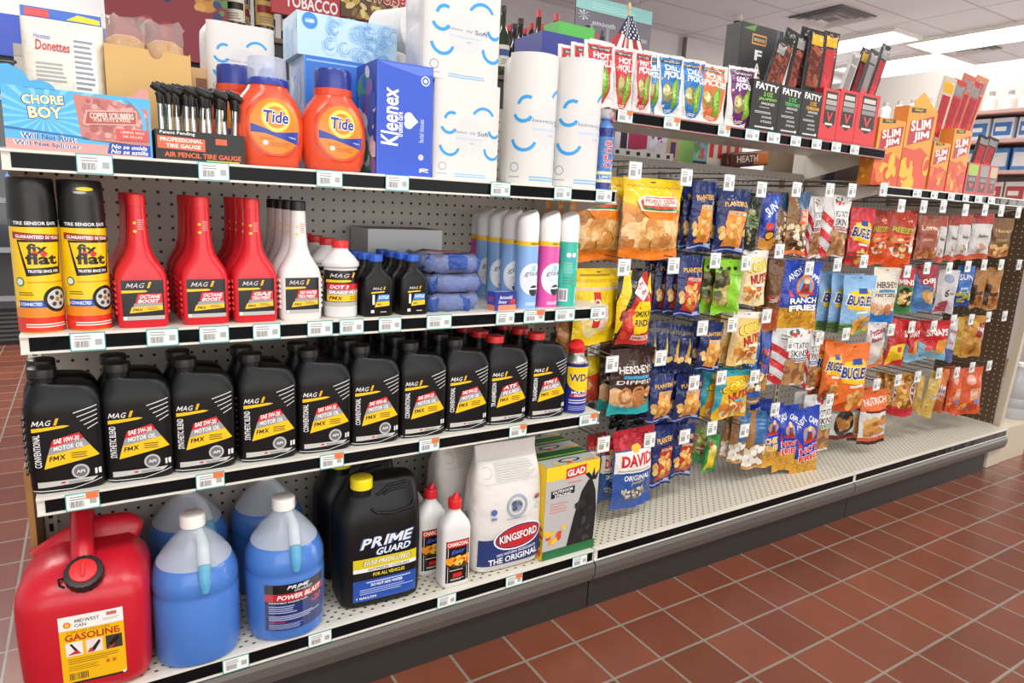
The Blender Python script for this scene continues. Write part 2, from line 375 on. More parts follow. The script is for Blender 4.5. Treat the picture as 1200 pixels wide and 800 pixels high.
# ================================================================ THE GONDOLA
WHITE = mat('shelf_enamel', 'dedacf', .35, var=.02, bscale=8); INS = mat('channel_black', '0d0e10', .07, spec=.13, bump=.25, bscale=14); GREYB = mat('bumper_grey', '5d5853', .4, var=.05); DARK = mat('kick_dark', '2c2824', .55)
PEG = dots_mat('pegboard_grey', 'b9b4ac', .0254, .0254, .0034); PEGB = dots_mat('pegboard_brown', '57442f', .0254, .0254, .0024, 'YZ', 'd9d2c6'); DECKM = dots_mat('perforated_deck', 'd2ccbd', .0254, .0127, .0026, 'XY', '3b362f', True, .4, 1.5)  # brown board's pale holes: light from behind painted into the dot colour
names = ('left', 'middle', 'right')
for i in range(3):
    x0, x1 = i*L4, (i+1)*L4; top = 1.32 if i == 0 else 1.232
    t = thing('gondola_backboard', 'grey pegboard back panel of the %s shelf section' % names[i], 'pegboard', (0, 0, 0))
    box('pegboard', x0+.012, x1-.012, .002, .012, .16, top, PEG, t, 0)
    b = box('cap_rail', x0+.012, x1-.012, .001, .03, top, top+.022, mat('rail_grey', 'aaa59c', .4), t, .001)
for i in range(4):
    x = i*L4
    t = thing('gondola_upright', ('slotted white upright at the left end of the gondola', 'slotted upright behind the right end of the oil shelves', 'slotted upright between the middle and right sections', 'slotted upright at the far right end of the gondola')[i], 'upright')
    box('post', x-.0115, x+.0115, -.003, .05, 0, 1.36 if i in (1, 2) else 1.30, WHITE, t, .001)
    bm = bmesh.new()
    for k in range(36): bx(bm, x-.004, x+.004, -.0036, -.0029, .2+k*.03, .218+k*.03)
    bm_obj('slots', bm, DARK, t)
def channel(parent, x0, x1, y, z, h=HC, m=None):          # front edge with a black insert
    bm = bmesh.new(); bx(bm, x0, x1, y, y+.010, z-h, z, .0008); bx(bm, x0, x1, y-.004, y, z-.0045, z, .0006); bx(bm, x0, x1, y-.004, y, z-h, z-h+.004, .0006)
    e = bm_obj('front_edge', bm, m or WHITE, parent); box('channel_insert', x0+.012, x1-.003, y-.0012, y-.0002, z-h+.0045, z-.005, INS, e, 0)
def shelf(x0, x1, y, z, label, group=None, m=None):
    t = thing('gondola_shelf', label, 'shelf', (0, 0, 0), 0, group)
    box('deck', x0, x1, y+.010, -.004, z-.012, z, WHITE, t, .001)
    channel(t, x0, x1, y, z, HC, m)
    for x in (x0+.003, x1-.006):
        bm = bmesh.new(); vs = [bm.verts.new((x, yy, zz)) for yy, zz in ((-.004, z-.012), (y+.012, z-.012), (y+.012, z-.03), (-.004, z-.1))]
        f = bm.faces.new(vs); ex = bmesh.ops.extrude_face_region(bm, geom=[f]); bmesh.ops.translate(bm, vec=(.003, 0, 0), verts=[v for v in ex['geom'] if isinstance(v, bmesh.types.BMVert)])
        bm_obj('bracket', bm, WHITE, t)
shelf(.006, L4-.006, -DS, Z1, 'white steel shelf holding tissue boxes and paper rolls')
shelf(.006, L4-.006, -DS, Z2, 'white steel shelf holding red additive bottles and spray cans')
shelf(.006, L4-.006, -DS, Z3, 'white steel shelf holding the black motor oil bottles')
shelf(L4+.006, 2*L4-.006, -DT, ZT-.012, 'steel shelf with a reddish edge under the pickle pouches and black sausage boxes', None, mat('edge_rose', 'a56f70', .4))
shelf(2*L4+.006, 3*L4-.006, -DT, ZS-.01, 'white steel shelf under the yellow sausage stick boxes')
def prof(bm, x0, x1, pts):
    a = [bm.verts.new((x0, y, z)) for y, z in pts]; b = [bm.verts.new((x1, y, z)) for y, z in pts]; n = len(pts)
    for k in range(n): bm.faces.new((a[k], a[(k+1) % n], b[(k+1) % n], b[k]))
    bm.faces.new(a[::-1]); bm.faces.new(b); return bm
for i in range(3):
    x0, x1 = i*L4+.002, (i+1)*L4-.002
    t = thing('base_deck', ('perforated white base deck under the jugs and charcoal', 'empty perforated white base deck below the nut pouches', 'perforated white base deck at the far right end')[i], 'shelf')
    box('deck', x0, x1, -DD+.010, -.004, ZD-.012, ZD, DECKM, t, .001); channel(t, x0, x1, -DD, ZD, .0355)
    bm_obj('bumper', prof(bmesh.new(), x0, x1, [(-DD+.012, ZD-.037), (-DD-.006, ZD-.037), (-DD-.012, ZD-.045), (-DD-.012, ZD-.065), (-DD-.004, ZD-.088), (-DD+.012, ZD-.1), (-DD+.012, ZD-.06)]), GREYB, t)
    box('kick_panel', x0, x1-(.14 if i == 2 else 0), -DD+.012, -DD+.022, 0, ZD-.05, DARK, t, 0)
XE = 3*L4
t = thing('pegboard_divider', 'brown pegboard panel closing the right end of the gondola', 'pegboard'); box('pegboard', XE+.014, XE+.02, -.30, .03, ZD+.001, 1.2, PEGB, t, 0)
t = thing('wooden_board', 'tan wood panel at the left end below the oil shelf', 'panel'); box('board', -.024, -.013, -.165, .04, 0, .56, mat('tan_wood', 'a87b45', .6, var=.2, bscale=20), t, .001)
t = thing('end_cap_stand', 'beige end stand with slanting post at the right end of the gondola', 'stand')
BEI = mat('beige_enamel', 'cbbfa9', .45, var=.03)
box('base', XE+.03, XE+.30, -.345, .45, 0, ZD-.01, BEI, t, .002)
bm = bmesh.new(); tube(bm, [(XE+.04, -.31, ZD-.01), (XE+.06, -.345, 1.15)], .022, 4); bm_obj('post', bm, BEI, t)
box('foot', XE-.10, XE+.03, -.352, -.325, 0, .10, BEI, t, .004)
# price tags in the shelf channels
def tag_art(w, h, orange=False, rim='3aa7a0'):
    a = Art(w, h); a.r(0, 0, 1, 1, rim); a.r(.03, .06, .97, .94, 'f1f2ee'); a.bars(.12, .2, .55, .55, 14, '55585a'); a.lines(.12, .62, .6, .9, 2, '9aa09f'); a.r(.7, .3, .9, .62, 'a9adab')
    if orange: a.r(.6, .6, .96, .97, 'f0773f')
    return a
tm = {}
def price_tag(u0, u1, y, z, h, label, grp, orange=False):
    xa, xb = X_at(u0, y, z), X_at(u1, y, z); w = xb-xa; key = (round(w, 2), orange)
    if key not in tm: tm[key] = tag_art(round(w, 2), h*.98, orange).mesh(flat((0, 0, 0)))
    o = bpy.data.objects.new('price_tag', tm[key]); COL.objects.link(o); tm[key].materials.clear(); tm[key].materials.append(PRINT)
    o.location = ((xa+xb)/2, y-.005, z-h+.001); tag(o, label, 'price tag', grp)
O = True
for y, z, h, sh, lst in (
    (-DS, Z1, HC, 'edge under the paper goods', [(89, 131), (230, 269), (370, 400), (450, 479), (574, 597), (648, 669), (697, 716)]),
    (-DS, Z2, HC, 'shelf edge under red additive bottles', [(81, 123), (170, 209), (232, 268), (295, 328), (358, 390), (396, 426), (442, 470), (500, 527), (580, 602), (613, 637, O), (650, 672), (690, 710)]),
    (-DS, Z3, HC, 'shelf edge below the motor oil', [(76, 116, O), (228, 263, O), (374, 402, O), (490, 514, O), (595, 617, O), (678, 699, O)]),
    (-DD, ZD, .0355, 'base deck edge below the jugs', [(260, 291), (360, 388), (511, 534), (591, 612, O), (669, 688)]),
    (-DT, ZT-.012, HC, 'shelf edge below the pickle pouches', [(722, 741, O), (777, 796, O), (840, 855, O), (873, 888), (898, 913), (925, 938), (950, 962), (973, 985), (995, 1006)]),
    (-DT, ZS-.01, HC, 'shelf edge under yellow sausage boxes', [(1069, 1079), (1090, 1098), (1110, 1118), (1127, 1135), (1142, 1150), (1157, 1165)])):
    for i, q in enumerate(lst):
        price_tag(q[0], q[1], y, z, h, '%sprice tag on the %s, %s' % ('orange-stickered ' if len(q) > 2 else 'white ', sh, nth(i)), 'price tags on the '+sh, len(q) > 2)
# ================================================================ BOTTLES AND CANS
def cap_bm(r, h, z, cx=0, cy=0, ribs=24, top=.93):
    bm = bmesh.new(); rings = []
    for zz, k in ((z, 1.0), (z+h*.85, 1.0), (z+h*.97, .97), (z+h, top)):
        rings.append([bm.verts.new((cx+(r*k*(1 if j % 2 else .965))*math.cos(PI*j/ribs), cy+(r*k*(1 if j % 2 else .965))*math.sin(PI*j/ribs), zz)) for j in range(2*ribs)])
    n = 2*ribs
    for A, B in zip(rings, rings[1:]):
        for k in range(n): bm.faces.new((A[k], A[(k+1) % n], B[(k+1) % n], B[k]))
    bm.faces.new(rings[0][::-1]); bm.faces.new(rings[-1]); return bm
def cap(r, h, z, m, parent, cx=0, cy=0, ribs=24, name='cap'): return bm_obj(name, cap_bm(r, h, z, cx, cy, ribs), m, parent, None, 50)
BOT = mat('bottle_black', '0b0b0c', .38, spec=.32, bump=.03, bscale=60); YEL, RED, BLU, NAVY, GRY = 'f6c51c', 'd8262c', '2456b8', '1d2a5e', '9a9a9a'
CAPK, CAPR, CAPB, CAPY = mat('cap_black', '151515', .4), mat('cap_red', 'd8262a', .35), mat('cap_blue', '1f56c0', .35), mat('cap_yellow', 'f3dd15', .35)
# --- motor oil quart: neck off to the left, ribbed right shoulder
def oil_quart(label, weight, side, capm, z=Z3, loc=(0, 0), text2='MOTOR OIL', seal=True, group=None):
    t = thing('oil_bottle', label, 'bottle', (loc[0], loc[1], z), 0, group)
    rows = []
    for zz, xl, xr, ry in ((0, -.052, .052, .028), (.004, -.0555, .0555, .031), (.012, -.0565, .0565, .032), (.10, -.0575, .0575, .0325), (.140, -.058, .058, .0325), (.154, -.0575, .058, .0315), (.165, -.056, .056, .029), (.174, -.0525, .052, .026), (.181, -.049, .046, .0235), (.186, -.047, .036, .0215), (.1885, -.046, .005, .0195), (.190, -.046, -.008, .0185)):
        rows.append((zz, (xr-xl)/2*.975, ry, 4.5 if zz < .16 else 3.2, (xl+xr)/2, 0))
    bm = loft(bmesh.new(), rows); loft(bm, [(.183, .019, .0185, 2, -.027, 0), (.196, .018, .018, 2, -.027, 0), (.1965, .021, .021, 2, -.027, 0), (.1985, .021, .021, 2, -.027, 0), (.199, .017, .017, 2, -.027, 0), (.204, .017, .017, 2, -.027, 0)], 24)
    bm_obj('body', bm, BOT, t, None, 38)
    bm = bmesh.new(); F = front_of(rows)
    for k in range(9): tube(bm, [(-.0575, -.02, .035+k*.012), (-.0585, 0, .036+k*.012), (-.0575, .02, .035+k*.012)], .0022, 6)
    bm_obj('grip_ribs', bm, BOT, t, None, 60); cap(.0215, .0155, .199, capm, t, -.027)
    a = Art(.104, .17, -.052, .004)
    if text2:
        a.t('MAG', .20, .715, .27, .055, 'e9e6e6', .02, .35); a.t('1', .40, .722, .08, .068, 'f6b21c', .06, .2); a.p([(.06, .625), (.5, .655), (.58, .67), (.5, .68), (.06, .665)], YEL)
        a.t(side, .115, .43, .34 if len(side) < 12 else .56, .06, 'f0f0f0', .03, 0, 90)
        a.p([(.19, .24), (.96, .33), (.84, .45), (.25, .38)], YEL); a.p([(.25, .38), (.84, .45), (.76, .53), (.29, .46)], GRY); a.p([(.29, .46), (.76, .53), (.70, .595), (.33, .535)], RED)
        a.t(weight, .52, .53, .36, .05, 'ffffff', .05, .25, 7); a.t(text2, .54, .455, .42, .048, 'f4f4f4', .05, .25, 6); a.t('FMX', .38, .345, .24, .052, '1a1a1a', .06, .25, 6); a.lines(.57, .33, .84, .40, 3, '6d5a1a')
        if seal: a.c(.68, .18, .125, 'bdbdbd'); a.c(.68, .18, .095, '6f6f6f'); a.t('API', .68, .18, .12, .033, 'e8e8e8', .05)
        a.r(.88, .13, .97, .19, 'e5e5e5')
        a.p([(.08, .045), (.84, .065), (.92, .105), (.08, .105)], 'c4c2be'); a.r(.4, .07, .46, .09, 'c24343'); a.lines(.5, .065, .8, .095, 2, '6a6a6a'); a.p([(.0, .005), (.55, .0), (.97, .07), (.97, .078), (.55, .008), (.0, .016)], 'd8d8d8')
    for k in range(5): a.p([(.64+k*.045, .82-k*.043-.03), (.97, .88-k*.046-.03), (.97, .89-k*.046-.03), (.64+k*.045, .83-k*.043-.03)], 'd4d4d4')
    a.put('front_label', F, t, GLOSSP, (grid(-.06, .06, 12), [.005, .012, .05, .1, .14, .154, .165, .174])); return t
OY = -DS+.042
oils = [(79, 'SAE 10W-30', 'CONVENTIONAL', 0), (164, 'SAE 5W-30', 'SYNTHETIC BLEND', 0), (240, 'SAE 5W-20', 'SYNTHETIC BLEND', 0), (315, 'SAE 5W-30', 'SYNTHETIC BLEND', 0), (381, 'SAE 10W-30', 'CONVENTIONAL', 0), (440, 'SAE 10W-40', 'CONVENTIONAL', 0), (496, 'SAE 20W-50', 'CONVENTIONAL', 0), (547, 'SAE 0W-20', 'CONVENTIONAL', 0), (594, 'ATF', 'TRANSMISSION', 1), (641, 'TYPE F', 'TRANSMISSION', 1)]
first = None
for i, (u, wt, sd, rc) in enumerate(oils):
    lab = 'black motor oil bottle reading %s, %s in the front row' % (wt, nth(i)) if not rc else 'black fluid bottle with red cap reading %s, %s' % (wt, 'left of the two red caps in front' if i == 8 else 'beside the blue and yellow spray can')
    o = oil_quart(lab, wt, sd, CAPR if rc else CAPK, loc=(X_at(u, OY-.02, Z3+.07), OY), text2='MOTOR OIL' if not rc else 'FLUID', seal=not rc and i < 6)
    o.rotation_euler.z = -.05
    if i == 0: first = o
back = oil_quart('black oil bottle standing behind the front row of motor oil', '', '', CAPK, loc=(0, 9), text2=None); backr = oil_quart('x', '', '', CAPR, loc=(0, 9), text2=None)
bi = 0
for i, (u, wt, sd, rc) in enumerate(oils):
    x = X_at(u, OY-.02, Z3+.07)
    for d in ((1, 2, 3) if i in (5, 6, 7, 8, 9) else (1,)):
        src = backr if rc else back; l = (x-.004*d, OY+.069*d, Z3)
        lab = 'black oil bottle standing in a row behind the front oil bottles' if not rc else 'black fluid bottle with red cap behind the front pair of red caps'
        g = 'oil bottles behind the front row' if not rc else 'red capped fluid bottles behind the front pair'
        if src.location.y > 5: src.location = l; src['label'] = lab; src['group'] = g
        else: dup(src, l, None, lab, g)
# --- tall sealant spray cans
def sealant_can(u, label):
    y = -DS+.040; t = thing('spray_can', label, 'spray can', (X_at(u, y, Z2+.1), y, Z2), .12)
    bm_obj('can', loft(bmesh.new(), [(0, .030, .030), (.003, .0325, .0325), (.183, .0325, .0325), (.186, .031, .031)]), mat('can_yellow', 'f1c40f', .3), t, None, 40)
    bm_obj('cap', loft(bmesh.new(), [(.181, .0335, .0335), (.208, .0325, .0325), (.243, .0312, .0312), (.246, .0288, .0288)]), CAPK, t, None, 40)
    w = 2*PI*.0325; a = Art(w*.62, .180, None, .002)
    a.r(0, 0, 1, .13, 'd9341f'); a.r(0, .13, 1, .22, 'e98a1c'); a.r(0, .22, 1, .93, 'f4c90f'); a.r(0, .93, 1, 1, '151515'); a.t('TIRE SENSOR SAFE', .5, .965, .5, .03, 'f2f2f2', .04)
    a.p([(.22, .83), (.84, .80), (.84, .86), (.22, .89)], '9c2a1e'); a.t('GUARANTEED 50 YEARS', .53, .845, .52, .03, 'ffffff', .04, 0, -2)
    a.p([(.28, .82), (.80, .82), (.76, .52), (.36, .50)], '17130f'); a.p([(.305, .80), (.775, .80), (.735, .585), (.375, .57)], 'f4c90f'); a.t('fix', .50, .745, .22, .09, '17130f', .07); a.c(.56, .70, .035, 'd32f22'); a.c(.47, .70, .035, 'd32f22'); a.t('flat', .54, .655, .34, .10, '17130f', .07); a.t('TRUSTED SINCE 1970', .55, .545, .34, .026, 'ffffff', .04)
    a.c(.27, .45, .06, '3e7a56'); a.c(.27, .45, .042, 'dfe6d2'); a.lines(.36, .44, .85, .47, 1, 'd79a16'); a.lines(.24, .33, .45, .37, 2, '6b5a12'); a.p([(.22, .22), (.55, .22), (.55, .285), (.22, .285), (.25, .25)], '2352b0'); a.t('CONNECTED', .38, .252, .24, .03, 'ffffff', .04)
    a.c(.68, .29, .165, '151515'); a.c(.68, .29, .125, 'c9c9c6')
    for k in range(5):
        an = k*2*PI/5+.3; a.c(.68+.075*math.cos(an), .29+.075*math.sin(an)*a.w/a.h, .028, '3a3a3a')
    a.c(.68, .29, .03, 'c0702a'); a.lines(.3, .04, .8, .085, 2, 'f3e6df')
    a.put('printed_wrap', around(.0325), t, GLOSSP, (grid(-.07, .07, 26), []))
    return t
sealant_can(44, 'yellow sealant spray can with black cap at the left shelf end')
s2 = sealant_can(101, 'yellow sealant spray can with black cap showing a yellow nozzle')
a = Art(.03, .014, None, .222); a.e(.5, .5, .5, .5, '3b3b38'); a.e(.6, .7, .42, .22, 'd8c514'); a.e(.35, .3, .3, .15, 'a9a9a6'); a.put('nozzle', around(.0318), s2, GLOSSP, (grid(-.02, .02, 6), []))
bk = dup(s2, (s2.location.x-.004, s2.location.y+.07, Z2), None, 'yellow sealant can with black cap hidden behind the right one')
# --- additive bottles, pale and red
def additive(u, t1, t2, bodym, capm, rib, label):
    y = -DS+.036; t = thing('additive_bottle', label, 'bottle', (X_at(u, y-.01, Z2+.07), y, Z2), .02)
    rows = [(0, .036, .022, 5), (.004, .039, .024, 5), (.016, .0395, .0245, 5), (.078, .0395, .0245, 5), (.084, .0395, .0245, 4), (.094, .037, .024, 3.2), (.108, .0285, .0225, 2.6), (.120, .0215, .020, 2.2), (.134, .0172, .0172, 2), (.155, .0152, .0152, 2), (.197, .0135, .0135, 2), (.199, .0135, .0135, 2)]; rows = zs(rows, 1.055)
    bm_obj('body', loft(bmesh.new(), rows), bodym, t, None, 50); 
    for s in (-1, 1):
        bm = bmesh.new()
        for k in range(6): tube(bm, [(s*.0385, -.014, .026+k*.0102), (s*.0405, 0, .026+k*.0102), (s*.0385, .014, .026+k*.0102)], .0036, 6)
        bm_obj('side_ribs', bm, bodym, t, None, 60)
    cap(.0145, .0185, .2095, capm, t, ribs=18)
    a = Art(.064, .069, None, .014); a.r(0, 0, 1, 1, '141312'); a.r(0, 0, 1, .1, 'b9b6b2'); a.r(.02, .02, .09, .09, 'f4f4f4'); a.t('MAG', .33, .87, .45, .12, 'cfc4c4', .02, .35); a.t('1', .66, .88, .12, .15, 'f6b21c', .06, .2); a.p([(0, .68), (.55, .70), (.62, .72), (.55, .75), (0, .75)], YEL)
    a.p([(.3, .40), (.96, .40), (.96, .66), (.38, .66)], RED); a.t(t1, .67, .585, .5, .09, 'ffffff', .06, .25); a.t(t2, .63, .475, .52, .09, 'ffffff', .06, .25); a.p([(.25, .33), (.96, .34), (.96, .42), (.28, .42)], GRY); a.p([(.16, .18), (.96, .24), (.96, .36), (.22, .33)], YEL); a.t('FMX', .36, .26, .24, .07, '1a1a1a', .06, .25); a.lines(.58, .25, .9, .34, 3, '8a6f16')
    a.put('front_label', front_of(rows), t, GLOSSP, (grid(-.035, .035, 10), [.017, .032, .053, .082]))
    a = Art(.018, .034, None, .155); a.c(.2, .72, .13, 'f2cf2a'); a.lines(.45, .4, 1, .95, 5, 'e8a0a0' if rib else 'c08080', .35); a.e(.2, .3, .16, .07, 'f2cf2a'); a.put('neck_print', front_of(rows), t, GLOSSP, (grid(-.01, .01, 4), [.155, .17]))
    return t
REDP = mat('bottle_red', 'd01c28', .28, bump=.02, bscale=30); WHP = mat('bottle_white', 'dedcda', .35)
for u, t1, t2, bm_, cm_, rib, nm in ((166, 'OCTANE', 'BOOST', REDP, CAPR, 1, 'red octane booster bottle beside the yellow spray cans'), (240, 'OCTANE', 'BOOST', REDP, CAPR, 1, 'red octane booster bottle in the middle of three red fronts'), (298.5, 'GAS', 'TREATMENT', REDP, CAPR, 1, 'red gas treatment bottle beside the white bottle'), (352, 'NO WATER', 'TREATMENT', WHP, CAPK, 0, 'white additive bottle with black cap and black label')):
    o = additive(u, t1, t2, bm_, cm_, rib, nm)
    for d in (1, 2, 3):
        dup(o, (o.location.x-.002*d, o.location.y+.058*d, Z2), None, '%s of the %s' % (('bottle directly behind the front one', 'third bottle back', 'rearmost bottle')[d-1], {166: 'red octane row next to the spray cans', 240: 'middle row of red octane bottles', 298.5: 'red gas treatment row', 352: 'white additive row'}[u]))
# --- brake fluid: round white shoulders
def brake(x, y, label):
    t = thing('brake_fluid_bottle', label, 'bottle', (x, y, Z2), .1); R = .033
    rows = [(0, .030, .030), (.004, R, R), (.100, R, R), (.104, .037, .037), (.110, .037, .037), (.122, .028, .028), (.135, .0155, .0155), (.141, .015, .015)]
    bm_obj('body', loft(bmesh.new(), rows), WHP, t, None, 35); cap(.0165, .0145, .139, CAPR, t, ribs=18)
    a = Art(2*PI*R*.55, .072, None, .024); a.r(0, 0, 1, .12, 'b9b6b2'); a.r(0, .12, 1, 1, '141312'); a.t('MAG', .37, .86, .36, .11, 'cfc4c4', .02, .35); a.t('1', .63, .87, .09, .13, 'f6b21c', .06, .2); a.p([(.1, .66), (.55, .68), (.6, .7), (.55, .74), (.1, .74)], YEL); a.r(.12, .46, 1, .63, RED); a.t('DOT 3', .36, .545, .34, .1, 'ffffff', .06, .25); a.r(.12, .33, 1, .46, GRY); a.t('BRAKE FLUID', .5, .395, .66, .08, 'ffffff', .06, .25); a.r(.12, .14, 1, .33, YEL); a.t('FMX', .3, .235, .25, .1, '1a1a1a', .06, .25); a.lines(.55, .17, .9, .31, 3, '8a6f16')
    a.put('printed_wrap', around(R), t, GLOSSP, (grid(-.06, .06, 20), [])); return t
x = X_at(399, -DS+.04, Z2+.05); b0 = brake(x, -DS+.040, 'white brake fluid bottle with red cap at the shelf front')
for d in (1, 2, 3): dup(b0, (x-.003*d, -DS+.040+.077*d, Z2), None, 'white brake fluid bottle with red cap, %s from the front' % ('second', 'third', 'fourth')[d-1])
# --- small two cycle oil bottles with blue caps
def twocycle(x, y, label):
    t = thing('engine_oil_bottle', label, 'bottle', (x, y, Z2), .03)
    rows = [(0, .030, .019, 5), (.004, .033, .021, 5), (.072, .033, .021, 5), (.080, .031, .020, 4), (.094, .019, .016, 2.6), (.100, .0135, .0135, 2), (.114, .0125, .0125, 2)]
    bm_obj('body', loft(bmesh.new(), rows), BOT, t, None, 45); cap(.0145, .0135, .113, CAPB, t, ribs=18)
    a = Art(.05, .062, None, .005); a.t('MAG', .42, .86, .42, .09, 'cfc4c4', .02, .35); a.t('1', .72, .87, .1, .11, 'f6b21c', .06, .2); a.p([(.15, .7), (.7, .73), (.75, .75), (.7, .77), (.15, .75)], YEL); a.r(.2, .33, .3, .66, 'e8e8e8'); a.p([(.38, .44), (.95, .46), (.95, .66), (.46, .66)], '3a86c8'); a.t('2-CYCLE', .69, .57, .46, .1, 'ffffff', .06, .25); a.p([(.3, .24), (.95, .28), (.95, .44), (.37, .42)], YEL); a.t('FMX', .5, .33, .2, .07, '1a1a1a', .05, .2); a.r(.14, .05, .28, .15, 'e2e2e2'); a.lines(.55, .06, .9, .12, 1, 'c9c9c9')
    a.put('front_label', front_of(rows), t, GLOSSP, (grid(-.03, .03, 8), [.03, .06])); return t
xa, xb = X_at(440, -DS+.03, Z2+.05), X_at(482, -DS+.03, Z2+.05)
tw = twocycle(xa, -DS+.030, 'small black two-cycle oil bottle with blue cap, front left'); dup(tw, (xb, -DS+.030, Z2), None, 'small black two-cycle oil bottle with blue cap, front right beside the towels')
for d in (1, 2, 3):
    dup(tw, (xa-.006*d, -DS+.030+.047*d, Z2), None, 'black two-cycle oil bottle, %s from the front in the left file' % ('second', 'third', 'fourth')[d-1])
    dup(tw, (xb-.004*d, -DS+.030+.047*d, Z2), None, 'black two-cycle oil bottle, %s from the front beside the towel packs' % ('second', 'third', 'fourth')[d-1])
# --- air freshener cans
def freshener(x, y, col, label, yaw, teal=False):
    t = thing('air_freshener_can', label, 'spray can', (x, y, Z2), yaw); R = .0262
    bm_obj('can', loft(bmesh.new(), [(0, .0245, .0245), (.003, R, R), (.158, R, R), (.164, .0245, .0245)], 28), mat('can_white', 'e4e4e6', .3), t, None, 40)
    bm = loft(bmesh.new(), [(.160, .0255, .0255), (.180, .0262, .0262), (.205, .0256, .0256), (.222, .0235, .0235), (.232, .019, .019)], 28)
    for v in bm.verts:
        if v.co.z > .2: v.co.z -= max(0, (-v.co.x+.02))*.45*(v.co.z-.2)/.032
    bm_obj('cap', bm, mat('cap_white', 'ecebea', .3), t, None, 50)
    a = Art(2*PI*R*.7, .157, None, .002); cx = .5
    a.r(0, 0, 1, 1, col)
    if teal:
        a.r(.5, .55, 1, .9, '8fd9c4'); a.r(.5, .05, 1, .3, 'a6ddd0'); a.r(.12, .08, .32, .28, 'e8eef0'); a.bars(.14, .1, .3, .26, 8); a.c(.3, .8, .05, 'f2f2f2'); a.c(.42, .8, .05, 'e8e4f0'); a.c(.36, .74, .05, '3f9fd0'); a.lines(.2, .52, .45, .7, 6, '7fd0bd'); a.lines(.2, .35, .45, .48, 3, '2a9a86'); a.e(.84, .18, .1, .05, 'd9dc8a'); a.blobs(.1, .3, .95, .92, 9, ['d84f34', 'b23f5c'], .02, 4)
    else:
        a.r(0, .93, 1, 1, YEL); a.t('FRESH SCENT', .55, .965, .3, .035, '2a2416', .05); a.e(cx, .44, .3, .24, 'eef3f8', 26); a.e(cx, .60, .06, .05, '9fd2e8'); a.t('glade', cx, .52, .40, .10, '6d7f90', .02, .2); a.lines(.35, .38, .65, .44, 2, '9ab0c4'); a.blobs(.3, .24, .7, .4, 14, ['f4f6fa', 'd5e2f2', 'f0e6ee'], .07, 3)
        a.c(cx+.02, .27, .11, '2b2f3a'); a.r(cx-.14, .285, cx+.18, .31, 'eef3f8'); a.lines(.35, .05, .65, .1, 2, 'dfeaf4')
    a.put('printed_wrap', around(R), t, GLOSSP, (grid(-.06, .06, 22), [])); return t
FB, FPk, FT = '86b0e6', 'e055a6', '35b59f'
yf = -DS+.035
f0 = freshener(X_at(617, yf, Z2+.1), yf, FB, 'blue and white air freshener can at the shelf front', .15); freshener(X_at(642, yf, Z2+.1), yf, FPk, 'pink air freshener can between the blue and teal ones', .15); freshener(X_at(664, yf, Z2+.1), yf, FT, 'teal air freshener can with white cap at the right', .4, True)
for d, u in enumerate((599, 583, 569)): dup(f0, (X_at(u, yf+.058*(d+1)+.01, Z2+.1), yf+.058*(d+1)+.01, Z2), .05, 'blue air freshener can, %s behind the front blue one' % ('first', 'second', 'third')[d])
freshener(X_at(563, yf+.235, Z2+.1), yf+.235, FPk, 'magenta air freshener can at the very back left of the fresheners', .1)
# --- blue and yellow lubricant can
yy = -DS+.036; R = .0325
t = thing('spray_can', 'blue and yellow lubricant spray can with tilted red cap', 'spray can', (X_at(674, yy, Z3+.1), yy, Z3), .28)
bm_obj('can', loft(bmesh.new(), [(0, .030, .030), (.003, R, R), (.134, R, R), (.138, .030, .030), (.148, .022, .022)]), mat('tin_can', '9b9892', .3, .8), t, None, 40)
bm_obj('neck', loft(bmesh.new(), [(.147, .021, .021), (.156, .020, .020), (.158, .018, .018)]), MATS['tin_can'], t, None, 40); o = bm_obj('cap', loft(bmesh.new(), [(-.012, .0195, .0195), (.006, .021, .021), (.016, .0195, .0195), (.020, .012, .012)]), CAPR, t, None, 40); o.location = (0, 0, .166); o.rotation_euler = (.15, -.5, 0)
a = Art(2*PI*R*.7, .130, None, .003); a.r(0, 0, 1, .94, '22308a'); a.r(0, .94, 1, 1, '1a2470'); a.e(.46, .67, .32, .24, 'f6cf1c'); a.r(.14, .70, .78, .93, 'f6cf1c'); a.t('WD-40', .47, .72, .56, .15, '22308a', .06); a.r(.22, .33, .72, .385, 'c8323a'); a.t('MULTI-USE', .47, .42, .45, .055, 'ffffff', .05); a.t('PRODUCT', .47, .357, .34, .04, 'ffffff', .05); a.lines(.2, .2, .75, .3, 2, 'c9cfe8'); a.r(.04, 0, .07, .94, 'd03050'); a.lines(.2, .06, .75, .16, 3, '8f9ad2')
a.put('printed_wrap', around(R), t, GLOSSP, (grid(-.08, .08, 26), []))
